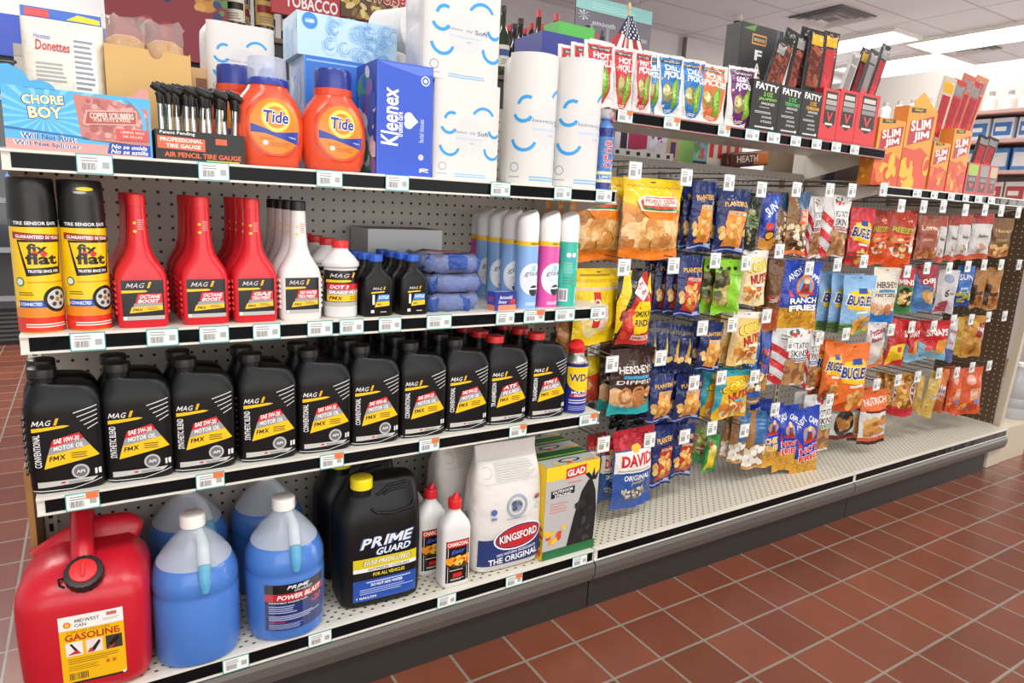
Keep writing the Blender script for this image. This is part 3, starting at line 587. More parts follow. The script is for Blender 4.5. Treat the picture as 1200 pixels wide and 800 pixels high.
# ================================================================ BASE DECK JUGS
def jug(loc, label, cls, lab=True, level=.19, dark=False, yaw=0):
    t = thing('fluid_jug', label, 'jug', (loc[0], loc[1], ZD), yaw); R = .081
    rows = [(0, .073, .073, 2.3), (.004, .079, .079, 2.3), (.012, R, R, 2.3), (.135, R, R, 2.3), (.139, .0795, .0795, 2.3), (.147, .0795, .0795, 2.3), (.151, R, R, 2.3), (.168, .080, .080, 2.2), (.188, .073, .073, 2.2), (.213, .058, .058, 2.1), (.238, .038, .038, 2), (.252, .0235, .0235, 2), (.258, .021, .021, 2), (.266, .021, .021, 2)]
    def at_level(z):
        q = [r for r in rows if r[0] >= z][0]; p_ = [r for r in rows if r[0] < z][-1]; f = (z-p_[0])/(q[0]-p_[0]); return p_[1]+(q[1]-p_[1])*f
    rl = at_level(level); low = [r for r in rows if r[0] < level]
    bm_obj('bottle', loft(bmesh.new(), low+[(level, rl, rl, 2.1)], 40), clearfilm('jug_shell', 'dfe9f4', .08, .2), t, None, 40)
    bm_obj('shoulder', loft(bmesh.new(), [(level+.0004, rl, rl, 2.1)]+[r for r in rows if r[0] > level+.002], 40), clearfilm('jug_shoulder', 'e4ecf4', .36, .25), t, None, 40)
    rr = [(z, a_-.0022, b_-.0022, n) for z, a_, b_, n in low]; rr[0] = (.0015,)+rr[0][1:]; rr.append((level-.0006, rl-.0022, rl-.0022, 2.1))
    bm_obj('fluid', loft(bmesh.new(), rr, 40), mat('washer_fluid', '0c6cc8', .25, coat=.3), t, None, 40)
    fr = front_of(rows); hx_ = .016
    pts = [(hx_-.006, -.012, .252)]+[fr(hx_, z, .004) for z in (.236, .222, .205)]; h_ = bm_obj('handle', tube(bmesh.new(), pts, [.009, .0115, .012, .012], 12), clearfilm('jug_handle', 'dfe8ee', .5, .25), t, None, 60)
    bm_obj('handle_fluid', tube(bmesh.new(), [fr(hx_, z, .003) for z in (.2045, .19, .175, .158)], [.0118, .0118, .011, .006], 12), clearfilm('handle_cyan', '6cc4e4', .6, .3), h_, None, 60)
    cap(.0235, .024, .262, mat('cap_ivory', 'f0eee8', .4), t, ribs=22)
    if lab:
        a = Art(.132, .102, None, .028); a.r(0, 0, 1, 1, '1c2f6c'); a.r(0, .80, 1, 1, '131318'); a.t('PRIME', .52, .93, .36, .075, 'e6ebf0', .06, .35); a.t('GUARD', .6, .85, .3, .05, 'c3ccd6', .06, .35); a.r(0, .64, 1, .8, 'c62a38'); a.t('POWER BLAST', .56, .72, .74, .10, 'ffffff', .06, .25); a.r(0, .58, 1, .64, '16182c'); a.t('WINDSHIELD WASHER FLUID', .36, .61, .6, .035, 'f0f0f0', .03)
        a.lines(.06, .38, .5, .56, 4, 'aab6dc'); a.lines(.06, .22, .9, .34, 3, 'b8c2e4'); a.r(.06, .165, .3, .185, 'c62a38'); a.lines(.06, .03, .6, .15, 4, '98a6d4'); a.t('-20', .83, .52, .22, .13, 'd8343c', .06, .3)
        a.put('front_label', around(R+.0012, 0, .22), t, GLOSSP, (grid(-.07, .07, 26), []))
    return t
yj = -DD+.070
xj1 = X_at(232.5, yj-.02, ZD+.08); jg = jug((xj1, yj), 'clear jug of blue washer fluid without label, beside the red can', '', False, .196, yaw=-.1)
xj2 = X_at(337, yj-.02, ZD+.08); jug((xj2, yj), 'jug of blue washer fluid with a black, red and blue label', '', True, .198, yaw=-.15)
xq = X_at(222, -.122, ZD+.1); dup(jg, (xq, -.122, ZD), .3, 'jug of blue fluid behind the unlabelled jug, half empty at top'); dup(jg, (xq+.168, -.122, ZD), .2, 'jug of blue fluid in shade behind the labelled jug')
# --- black coolant jug
def coolant(loc, label):
    t = thing('coolant_jug', label, 'jug', (loc[0], loc[1], ZD), -.06)
    rows = []
    for z, xl, xr, ry, n in ((0, -.080, .080, .052, 5), (.006, -.086, .086, .058, 5), (.02, -.088, .088, .06, 5), (.16, -.089, .089, .061, 5), (.20, -.089, .089, .061, 4.5), (.225, -.086, .089, .058, 4), (.248, -.076, .0885, .050, 3.5), (.27, -.066, .087, .041, 3), (.287, -.06, .083, .034, 3), (.296, -.052, .074, .026, 3), (.300, -.045, .06, .018, 3)):
        rows.append((z, (xr-xl)/2*1.07, ry, n, (xl+xr)/2*1.07, 0))
    rows = zs(rows, .985); bm = loft(bmesh.new(), rows, 44)
    loft(bm, [(.262, .025, .025, 2, -.040, -.022), (.288, .021, .021, 2, -.040, -.024), (.292, .0205, .0205, 2, -.040, -.024)], 24)
    bm_obj('body', bm, BOT, t, None, 40); F = front_of(rows)
    bm = bmesh.new(); tube(bm, [F(-.012, .262, .001), F(.0, .266, .002), F(.016, .278, .003), F(.06, .281, .002)], .0032, 8); tube(bm, [F(-.026, .236, .001), F(-.015, .226, .002), F(.02, .221, .002), F(.065, .226, .002), F(.075, .236, .001)], .0035, 8); tube(bm, [F(.004, .262, .001), F(.02, .268, .002), F(.055, .271, .002)], .003, 8)
    bm_obj('grip_moulding', bm, BOT, t, None, 60); cap(.0245, .024, .278, CAPY, t, -.040, -.024, 20)
    a = Art(.148, .165, -.068, .018); a.r(0, 0, 1, .31, '2450a8'); a.r(0, .31, 1, .43, '111114'); a.r(0, .43, 1, .485, 'eeeeea'); a.r(0, .485, 1, .625, 'd9c51e'); a.t('50/50 PREDILUTED', .52, .56, .74, .065, 'f2efe0', .05, .25, 0, '8a7c14'); a.t('ANTIFREEZE / COOLANT', .55, .457, .66, .035, '1a1a1a', .03); a.t('FOR ALL VEHICLES', .55, .375, .5, .05, 'e6d31c', .05); a.lines(.2, .26, .92, .3, 1, 'b8c6ea'); a.t('DO NOT ADD WATER', .52, .225, .5, .04, 'ffffff', .05); a.lines(.1, .1, .95, .19, 3, '9fb2e0'); a.t('1 GALLON', .2, .05, .3, .035, 'f0f0f0', .04)
    a.t('PRIME', .52, .86, .84, .145, 'dfe3e8', .06, .3, 3, '3a5f9c'); a.t('GUARD', .62, .715, .54, .10, 'dfe3e8', .06, .3, 3, '3a5f9c')
    a.put('front_label', F, t, GLOSSP, (grid(-.08, .09, 12), [.02, .16])); return t
xc = X_at(449, -DD+.075-.04, ZD+.1); c0 = coolant((xc, -DD+.085), 'black coolant jug with yellow cap at the deck front'); dup(c0, (xc-.004, -DD+.085+.135, ZD), None, 'black coolant jug with yellow cap behind the front one')
# --- charcoal lighter fluid
def lighter(loc, label):
    t = thing('lighter_fluid_bottle', label, 'bottle', (loc[0], loc[1], ZD), -.02)
    rows = [(0, .034, .022, 4), (.004, .037, .025, 4), (.012, .038, .026, 4), (.145, .038, .026, 4), (.158, .036, .025, 3), (.172, .027, .021, 2.4), (.185, .0165, .0155, 2), (.192, .0135, .0135, 2), (.20, .013, .013, 2)]
    bm_obj('body', loft(bmesh.new(), rows), WHP, t, None, 40)
    c = cap(.0165, .022, .196, CAPR, t, ribs=16); bm_obj('spout', tube(bmesh.new(), [(0, 0, .212), (.003, 0, .224), (.006, 0, .231)], [.008, .0075, .004], 12), CAPR, c, None, 50)
    a = Art(.060, .108, None, .014); a.r(0, 0, 1, 1, '140f0e'); a.r(.02, .84, .98, .99, 'd2321f'); a.t('CHARCOAL', .5, .915, .9, .09, 'f7f2ee', .06); a.t('Easy', .52, .73, .62, .11, '4a6ae0', .03, .3, 8); a.blobs(.08, .44, .92, .6, 26, ['f09a22', 'f3c84a', 'd8481e'], .09, 2, 1.5); a.blobs(.06, .34, .94, .43, 18, ['2a2420', '5a463a', '3a2c26'], .07, 6); a.lines(.15, .29, .85, .33, 1, 'e8c9c0'); a.r(.3, .12, .7, .22, 'c8281e'); a.lines(.2, .05, .8, .1, 2, 'd9d4d0')
    a.put('front_label', front_of(rows), t, GLOSSP, (grid(-.04, .04, 8), [.05, .1])); return t
x = X_at(532, -DD+.03, ZD+.06); l0 = lighter((x, -DD+.036), 'white charcoal lighter bottle with red cap at the deck front')
dup(l0, (x-.028, -DD+.036+.075, ZD), None, 'second white lighter fluid bottle with red cap from the front'); dup(l0, (x-.048, -DD+.036+.16, ZD), None, 'rearmost white lighter fluid bottle with red cap'); 
# --- charcoal bags
def charcoal(loc, label, yaw=0):
    t = thing('charcoal_bag', label, 'bag', (loc[0], loc[1], ZD), yaw)
    rows = [(0, .086, .042, 4), (.006, .094, .050, 4), (.03, .098, .056, 3.6), (.12, .100, .058, 3.4), (.18, .098, .054, 3.4), (.225, .094, .040, 4), (.26, .088, .021, 5), (.285, .087, .007, 6), (.305, .088, .004, 8)]; rows = zs(rows, 1.07)
    bm = loft(bmesh.new(), rows, 48)
    for v in bm.verts: v.co.y += .0025*math.sin(v.co.x*90+v.co.z*40)*(v.co.z > .02)
    bm_obj('bag', bm, mat('bag_paper', 'dcd8d2', .6, bump=.6, bscale=22), t, None, 45); F0 = front_of(rows); F = lambda x, z, o: (x, F0(x, z, o+.0032)[1], z)
    a = Art(.178, .20, None, .022); a.r(0, 0, 1, .36, '1f3470'); a.e(.60, .36, .40, .175, 'f2f0ee', rot=.1); a.e(.60, .36, .375, .155, '1f3470', rot=.1); a.e(.60, .36, .36, .14, 'c2242c', rot=.1); a.t('KINGSFORD', .60, .365, .62, .105, 'ffffff', .06, 0, 5, '1a1a2a', .04); a.t('100% NATURAL INGREDIENTS', .58, .155, .64, .035, 'e8e6f0', .03, 0, 4); a.t('THE ORIGINAL', .54, .075, .8, .085, 'f4f4f4', .06, 0, 4)
    a.arc(.56, .76, .15, .03, 0, 360, '9aa4b8', 28); a.c(.56, .76, .085, '8a94a8'); a.blobs(.5, .72, .62, .81, 14, ['4a566e', '6d7890'], .03, 5); a.t('PROFESSIONAL', .56, .60, .3, .018, '7e88a0', .02); a.c(.2, .72, .045, '4a66a8'); a.r(.16, .62, .24, .65, '6c84b8'); a.r(.86, .80, .95, .85, 'b5565a'); a.r(.86, .80, .9, .825, '3d4a8a'); a.arc(.9, .71, .04, .008, 0, 360, '9aa4b8', 14)
    a.put('front_print', F, t, PRINT, (grid(-.1, .1, 18), grid(.02, .24, 16)))
    a = Art(.15, .055, None, .235); a.arc(.06, .5, .09, .006, 0, 360, 'a9a7a6', 16); a.lines(.2, .1, .98, .9, 8, 'a5a4a6', .22); a.r(0, 0, 1, .015, 'b5b3b3'); a.r(0, .985, 1, 1, 'b5b3b3')
    F2 = lambda x, z, o: (x, F0(x, z, o+.004)[1], z)
    a.put('back_print', F2, t, PRINT, (grid(-.1, .1, 10), [.2407, .278]))
    a = Art(.085, .03, None, 0); a.t('KINGSFORD', .5, .5, .9, .6, '26356e', .05, 0)
    G = lambda x, z, o: (-.1-.0045-o*2, -.012+z*.8-.005, .12+x)
    a.put('side_print', G, t, PRINT); return t
x = X_at(597, -DD+.03, ZD+.08); k0 = charcoal((x, -DD+.072), 'white and blue charcoal bag with red oval at the deck front', -.04); dup(k0, (x-.045, -DD+.072+.135, ZD), .1, 'white charcoal bag standing behind the front charcoal bag')
# --- red fuel can
yg = -DD+.075; xg = X_at(98, yg-.06, ZD+.1)
t = thing('fuel_can', 'red plastic fuel can with black spout cap and yellow label', 'fuel can', (xg+.011, yg+.02, ZD), -.10)
rows = []
for z, xl, xr, ry, n in ((0, -.098, .098, .078, 5), (.006, -.106, .106, .088, 5), (.02, -.110, .110, .092, 5.5), (.10, -.113, .113, .094, 5.5), (.148, -.114, .114, .094, 5), (.163, -.112, .112, .0925, 4.5), (.174, -.106, .108, .088, 4.2), (.183, -.097, .101, .080, 4), (.191, -.085, .095, .07, 3.6), (.198, -.07, .088, .06, 3.4), (.204, -.05, .08, .048, 3)):
    rows.append((z, (xr-xl)/2, ry, n, (xl+xr)/2, (0 if z < .16 else (z-.16)*.25)))
rows = [(r[0], r[1]*.925)+r[2:] for r in rows]
rows = zs(rows, 1.19)
bm = loft(bmesh.new(), rows, 56); body = bm_obj('body', bm, mat('fuel_can_red', 'c4162a', .32, bump=.05, bscale=90), t, None, 50)
bm = bmesh.new(); tube(bm, [(.004, -.056, .214), (.002, -.040, .240), (-.001, -.015, .264), (-.004, .025, .292), (-.006, .050, .300), (-.007, .070, .288), (-.008, .082, .245), (-.008, .084, .20)], [.022, .0195, .0185, .0185, .019, .02, .024, .026], 8)
bm_obj('handle', bm, MATS['fuel_can_red'], t, None, 60)
bm = bmesh.new(); loft(bm, [(.225, .09, .02, 3, -.005, .055), (.250, .075, .018, 3, .02, .06), (.265, .055, .014, 3, .03, .064), (.272, .04, .01, 3, .03, .066)], 28); bm_obj('rear_shoulder', bm, MATS['fuel_can_red'], t, None, 50)
c = bm_obj('spout_collar', bmesh.new() if 0 else cap_bm(.031, .022, 0, ribs=18, top=.8), CAPK, t, (.006, -.066, .222), 50); c.rotation_euler = (math.radians(38), 0, 0)
d = bm_obj('spout_cap', cap_bm(.0215, .006, .0215, ribs=16), CAPR, c, None, 50); box('cap_grip', -.003, .003, -.013, .013, .027, .031, CAPR, c, .001)
bm_obj('tether', tube(bmesh.new(), [(-.030, 0, .004), (-.038, -.004, .012), (-.037, -.012, .004), (-.03, -.016, .002)], .002, 6), CAPK, c, None, 60)
F = front_of(rows); a = Art(.098, .135, -.036, .030); a.r(0, 0, 1, 1, 'f0b90f'); a.r(0, .80, 1, 1, 'f1efe9'); a.c(.13, .88, .06, 'e8822a'); a.c(.13, .88, .03, 'f6c84a'); a.t('MIDWEST', .44, .92, .38, .05, '5a5652', .03); a.t('CAN', .33, .855, .18, .045, '5a5652', .03); a.r(.74, .92, .9, .97, 'c86a62'); a.lines(.68, .86, .94, .9, 2, 'b9b4ae'); a.t('2 GALLON / 7.57 LITERS', .45, .765, .66, .03, 'a8641c', .02); a.t('GASOLINE', .5, .69, .84, .10, 'b4301c', .07)
for k in range(3): a.r(.08+k*.31, .42, .34+k*.31, .62, ('efece6', 'f2dcd8', '3a3432')[k])
a.p([(.14, .6), (.18, .6), (.28, .47), (.25, .44)], '2a2422'); a.p([(.1, .44), (.32, .44), (.24, .5)], 'c2382c'); a.p([(.44, .45), (.6, .6), (.62, .56), (.52, .44)], '2a2422'); a.p([(.40, .43), (.52, .43), (.46, .5)], 'c2382c'); a.p([(.74, .5), (.88, .6), (.92, .56), (.8, .45)], '18120f'); a.p([(.72, .44), (.86, .5), (.78, .42)], 'b43c30')
a.lines(.1, .30, .9, .39, 3, 'a87f16'); a.lines(.1, .2, .6, .28, 3, 'b88c16'); a.r(.68, .22, .74, .27, 'd06a22'); a.r(.78, .22, .84, .27, 'd06a22'); a.bars(.1, .06, .4, .16, 12); a.r(0, 0, 1, .03, '2a2622'); a.c(.96, .03, .03, 'f0f0f0')
a.put('front_label', F, t, GLOSSP, (grid(-.06, .06, 10), [.02, .1]))
# ================================================================ CARTONS AND PAPER GOODS
def carton(name, label, cat, x0, x1, y0, y1, z0, z1, bodycol, faces, rz=0, group=None, m=None, bev=.0012):
    cx, cy = (x0+x1)/2, (y0+y1)/2; t = thing(name, label, cat, (cx, cy, z0), rz, group); w, d, h = x1-x0, y1-y0, z1-z0
    box('carton', -w/2, w/2, -d/2, d/2, 0, h, m or mat('card_'+bodycol, bodycol, .45), t, bev)
    for side, fn in faces.items():
        if side == 'front': A, F = Art(w, h), flat((0, -d/2, 0))
        elif side == 'left': A, F = Art(d, h), flat((-w/2, 0, 0), (0, -1, 0))
        elif side == 'top': A, F = Art(w, d), flat((0, -d/2, h), (1, 0, 0), (0, 1, 0))
        fn(A); A.put(side+'_print', F, t, PRINT)
    return t
def span(u0, u1, y, z): return X_at(u0, y, z), X_at(u1, y, z)
def ztop(u, v, y): return aty(u, v, y).z
# trash bag boxes on the deck
def glad_front(a):
    a.r(0, 0, 1, 1, 'b9b7b5'); a.r(0, 0, 1, .10, '1f6a3c'); a.r(0, .85, 1, 1, 'f3cf22'); a.p([(.36, .84), (.74, .86), (.74, .97), (.36, .95)], 'd8262c'); a.t('GLAD', .55, .905, .33, .07, 'ffffff', .05, .1, 3); a.lines(.4, .79, .7, .82, 1, 'cf7c78')
    a.p([(.10, .66), (.54, .68), (.54, .76), (.10, .74)], '1a1a1a'); a.t('OUTDOOR', .32, .725, .38, .03, 'ffffff', .04, 0, 3); a.t('STRONG', .32, .685, .3, .03, 'ffffff', .04, 0, 3); a.lines(.1, .5, .45, .62, 4, 'c98a86')
    a.p([(.45, .10), (.97, .10), (.99, .45), (.95, .66), (.87, .79), (.80, .79), (.68, .68), (.56, .42)], '1b1b1c'); a.p([(.84, .78), (.72, .86), (.80, .87), (.86, .82), (.9, .92), (.92, .82), (1, .88), (.95, .78)], '161616'); a.blobs(.60, .14, .90, .62, 30, ['2c2c2e', '3a3a3c', '121213', '242426'], .035, 3, 1.8)
    a.blobs(.06, .16, .40, .36, 9, ['e8a02a', 'd8482a', 'f0c030', 'c83040'], .06, 4)
def glad_left(a): a.r(0, 0, 1, 1, 'eec81c'); a.blobs(.1, .05, .9, .35, 14, ['d8482a', 'e88a22', '6a7a2a'], .09, 2); a.r(.3, .5, .7, .74, 'c82a2c'); a.t('GLAD', .5, .62, .2, .26, 'ffffff', .05, 0, 0)
def glad_top(a): a.r(0, 0, 1, 1, '1f6a3c'); a.r(0, 0, 1, .5, 'b4b4b2'); a.e(.5, .25, .2, .13, '2a2a2a'); a.e(.5, .25, .15, .08, 'c2c2c0'); a.r(0, .62, 1, .66, 'd9d24a'); a.blobs(.02, .02, .98, .18, 10, ['e8a02a', 'd8482a', 'f0c030'], .05, 8)
yb = -DD+.012; x0, x1 = span(636, 697, yb, ZD+.06); hb = ztop(640, 549, yb)-ZD
for d in range(3):
    carton('trash_bag_box', ('yellow, grey and green trash bag box at the deck front edge', 'green topped trash bag box behind the front one', 'rearmost trash bag box near the pegboard')[d], 'box', x0+.004*d, x1+.004*d, yb+.096*d+.0, yb+.096*d+.094, ZD, ZD+hb, 'd6cf5a', {'front': glad_front, 'left': glad_left, 'top': glad_top}, 0, 'trash bag boxes')
# towel packs in clear film, with a flat silver box behind
yt = -DS+.05; x0, x1 = span(497, 566, yt-.02, Z2+.04)
def towels(i, z, label):
    t = thing('towel_pack', label, 'towel pack', ((x0+x1)/2+.003*(i % 2), yt+.055, z), .02*i); w = x1-x0
    bm = loft(bmesh.new(), [(0, w/2-.012, .07, 4), (.004, w/2-.004, .078, 4), (.016, w/2, .082, 4), (.030, w/2-.003, .08, 4), (.036, w/2-.014, .07, 4)], 44)
    for v in bm.verts: v.co += Vector((0, .006*math.sin(v.co.x*150+i)+.004*math.sin(v.co.x*330+2*i), .0035*math.sin(v.co.x*160+i*2)+.003*math.sin(v.co.x*390+i)))
    bm_obj('towels', bm, mat('towel_blue', '34539f', .7, bump=1.0, bscale=70, var=.3), t, None, 50)
    bm = loft(bmesh.new(), [(-.0005, w/2-.010, .074, 4), (.005, w/2-.001, .082, 4), (.017, w/2+.003, .086, 4), (.031, w/2, .084, 4), (.039, w/2-.010, .075, 4)], 44)
    for v in bm.verts: v.co += Vector((0, .005*math.sin(v.co.x*90+i), .004*math.sin(v.co.x*210+i)*math.cos(v.co.y*150)))
    bm_obj('clear_wrap', bm, clearfilm('clear_wrap', 'e6ecf6', .16, .12), t, None, 50)
    a = Art(w*.8, .11); a.r(0, 0, 1, .5, '2a3f86'); a.p([(.1, .35), (.85, .25), (.9, .8), (.2, .85)], 'b5655a'); a.put('paper_insert', flat((0, -.06, .0405), (1, 0, 0), (0, 1, 0)), t); return t
for i in range(3): towels(i, Z2+.0425*i+.001, ('blue towel pack in clear wrap at the bottom of the stack', 'middle blue towel pack of the stack of three', 'top blue towel pack of the stack, showing its card')[i])
xa, xb = span(441, 530, -DS+.16, Z2+.13); carton('flat_box', 'flat silver grey box lying behind the small black bottles', 'box', xa, xb, -DS+.215, -DS+.335, Z2, ztop(447, 268, -DS+.215), 'b9bbbe', {'top': lambda a: (a.r(0, 0, 1, 1, '6f6c70'), a.e(.6, .3, .3, .25, '96503f')), 'left': lambda a: (a.r(0, 0, 1, 1, 'c9c8ca'), a.c(.3, .5, .12, 'c8b53a'))})
yk = -DS+.012; xa, xb = span(573, 605, yk, Z2+.02)
carton('small_box', 'small blue and orange box at the foot of the air fresheners', 'box', xa+.012, xb, yk, yk+.03, Z2, Z2+.042, '2a3f9c', {'front': lambda a: (a.r(0, 0, 1, 1, '26358c'), a.r(.15, 0, 1, .3, 'e8886a'), a.t('Arnould', .5, .72, .6, .2, 'e8eaf4', .03), a.t('Stay', .36, .45, .4, .2, 'e8eaf4', .03), a.r(.7, .36, .95, .6, 'c8322a')), 'left': lambda a: (a.r(0, 0, 1, 1, '3a4cb0'), a.r(0, 0, 1, .3, 'e8886a'), a.t('OXY', .5, .6, .7, .3, 'e04a3a', .05)), 'top': lambda a: (a.r(0, 0, 1, 1, '3448a4'), a.lines(.1, .2, .9, .8, 2, 'dfe2f4'))}, .12)
# zip bag box, yellow, at the end of the spray can shelf
# ---- the top shelf
y0 = -DS+.004; xa, xb = span(5, 178, y0, Z1+.03); zt = ztop(100, 104, y0)-Z1
def chore(a):
    a.r(0, 0, 1, 1, '4fb0e0')
    for k in range(18): an = 2*PI*k/18; a.p([(.26, .55), (.26+.6*math.cos(an), .55+.9*math.sin(an)), (.26+.6*math.cos(an+.12), .55+.9*math.sin(an+.12))], '7cc6ea', 1)
    a.r(0, 0, .98, .17, 'd99a94', 2); a.p([(0, .17), (.98, .17), (.98, .2), (.55, .24), (0, .32)], '53aee0', 2); a.p([(0, .32), (.55, .24), (.55, .27), (0, .36)], '2e6aa8'); a.p([(.5, .24), (.98, .18), (.98, .82), (.7, .94), (.46, .96)], 'c67d76', 2); a.blobs(.54, .28, .96, .88, 60, ['d39089', 'b86d66', 'dca29a', 'a9605a'], .025, 5, 1)
    a.arc(.72, .56, .23, .03, -25, 60, '5bb2e2'); a.p([(.52, .48), (.9, .54), (.9, .78), (.54, .72)], 'dcb0a6'); a.p([(.53, .50), (.89, .56), (.89, .76), (.55, .70)], 'b0524c')
    a.t('COPPER SCRUBBERS', .72, .66, .31, .10, 'f6e6da', .04, 0, 4); a.t('FOR POTS & PANS', .72, .585, .26, .05, 'f4dccb', .03, 0, 4); a.r(.74, .28, .98, .46, 'd2544e'); a.t('LIMPIA MAS', .86, .41, .17, .04, 'f6d8d0', .03); a.t('DE OLLAS', .86, .34, .14, .04, 'f6d8d0', .03)
    a.t('CHORE', .26, .82, .27, .15, 'f7e7b0', .06, 0, 4, '2b4c9a'); a.t('BOY', .27, .62, .22, .19, 'f7e7b0', .06, 0, 4, '2b4c9a')
    a.t('Will Not Rust', .28, .225, .35, .085, '27408c', .03, 0, -1, 'ffffff', .05); a.t('Will Not Splinter', .27, .10, .43, .085, '27408c', .03, 0, -1, 'ffffff', .05); a.p([(.67, .03), (.985, .02), (.985, .21), (.69, .21)], '2846a8'); a.t('No se oxida', .83, .16, .26, .07, 'ffffff', .03, .25); a.t('No se astilla', .83, .075, .27, .07, 'ffffff', .03, .25)
t = carton('scrubber_box', 'blue and copper scrubber display box at the left end of the top shelf', 'box', xa, xb, y0, y0+.10, Z1, Z1+zt*.94, '4aa6d8', {'front': chore}); w = xb-xa
bm = bmesh.new(); h = zt*.94; prof_pts = [(-w/2, h-.002), (-w/2+.042, h-.002), (-w/2+.030, h+.022), (-w/2+.012, h+.03), (-w/2, h+.028)]
def slab(pts, y0_, y1_):
    bm = bmesh.new(); a = [bm.verts.new((x, y0_, z)) for x, z in pts]; b = [bm.verts.new((x, y1_, z)) for x, z in pts]; n = len(pts)
    for k in range(n): bm.faces.new((a[k], a[(k+1) % n], b[(k+1) % n], b[k]))
    bm.faces.new(a[::-1]); bm.faces.new(b); return bm
bm_obj('header_flap', slab(prof_pts, -.0503, -.047), MATS['card_4aa6d8'], t); bm_obj('side_flap', slab([(w/2-.05, h-.002), (w/2-.001, h-.002), (w/2-.001, h+.012), (w/2-.012, h+.018), (w/2-.022, h+.004)], -.0503, -.047), mat('card_pink', 'd0908a', .5), t)
a_ = slab([(-.03+.02*math.cos(q*PI/10)-.02, h-.001+.012*math.sin(q*PI/10)) for q in range(11)], -.0512, -.0475); bm_obj('top_disc', a_, MATS['card_4aa6d8'], t)
# tyre gauges standing in an open box
xa, xb = span(182, 287, y0, Z1+.03); zt = ztop(200, 152, y0)-Z1; w = xb-xa
t = thing('gauge_box', 'open black display box of pencil tyre gauges', 'box', ((xa+xb)/2, y0+.035, Z1))
bm = bmesh.new()
for q in ((-w/2, w/2, -.035, -.0335), (-w/2, w/2, .0335, .035), (-w/2, -w/2+.0015, -.0335, .0335), (w/2-.0015, w/2, -.0335, .0335)): bx(bm, q[0], q[1], q[2], q[3], 0, zt)
bx(bm, -w/2, w/2, -.035, .035, 0, .0015); bm_obj('carton', bm, mat('card_black', '1d1a19', .5), t)
a = Art(w, zt); a.r(0, 0, 1, 1, '1d1a19'); a.t('Patent Pending', .24, .90, .38, .13, 'f0f0ee', .03); a.p([(.02, .38), (.54, .34), (.54, .76), (.02, .80)], 'd8643c'); a.t('PROFESSIONAL', .28, .68, .46, .13, 'f6f0ea', .05); a.t('TIRE GAUGE', .30, .48, .38, .13, 'f6f0ea', .05); a.t('AIR PENCIL TIRE GAUGE', .52, .19, .86, .17, 'e8683a', .05); a.r(.66, .62, .79, .82, 'e5603a'); a.r(.55, .02, .93, .06, 'c9c23a'); a.put('front_print', flat((0, -.035, 0)), t)
gx = None; KRB = mat('rubber_black', '191817', .55); CHR = mat('chrome', 'c9c7c0', .18, 1.0)
def gauge(loc, label):
    g = thing('tyre_gauge', label, 'gauge', loc, 0, 'pencil tyre gauges in the black box')
    bm = bmesh.new(); rr = []
    for k in range(17): rr += [(.002+k*.0052, .0046, .0046), (.0045+k*.0052, .0040, .0040)]
    bm_obj('barrel', loft(bmesh.new(), rr, 12), CHR, g, None, 60)
    bm_obj('head', tube(bmesh.new(), [(0, 0, .088), (0, 0, .100), (-.003, 0, .106)], [.0052, .006, .005], 12), KRB, g, None, 50)
    bm_obj('chuck', tube(bmesh.new(), [(-.012, 0, .117), (-.004, 0, .113), (.003, 0, .110), (.010, 0, .106)], [.0052, .0068, .0068, .005], 12), KRB, g, None, 50)
    bm_obj('clip', tube(bmesh.new(), [(.004, -.006, .100), (.005, -.009, .086), (.004, -.0075, .068)], .0016, 6), KRB, g, None, 50)
    return g
gl = 'chrome pencil tyre gauge with black head standing in the gauge box'
g0 = None
for r_ in range(2):
    for k in range(10):
        l = ((xa+xb)/2-w/2+.012+k*(w-.026)/9+.003*(r_ % 2), y0+.035-.012+.024*r_, Z1+.004+.004*r_)
        if g0 is None: g0 = gauge(l, gl)
        else: o = dup(g0, l, None, gl); o.rotation_euler = (0, .05*math.sin(k*3+r_), .4*math.sin(k*2.1+r_))
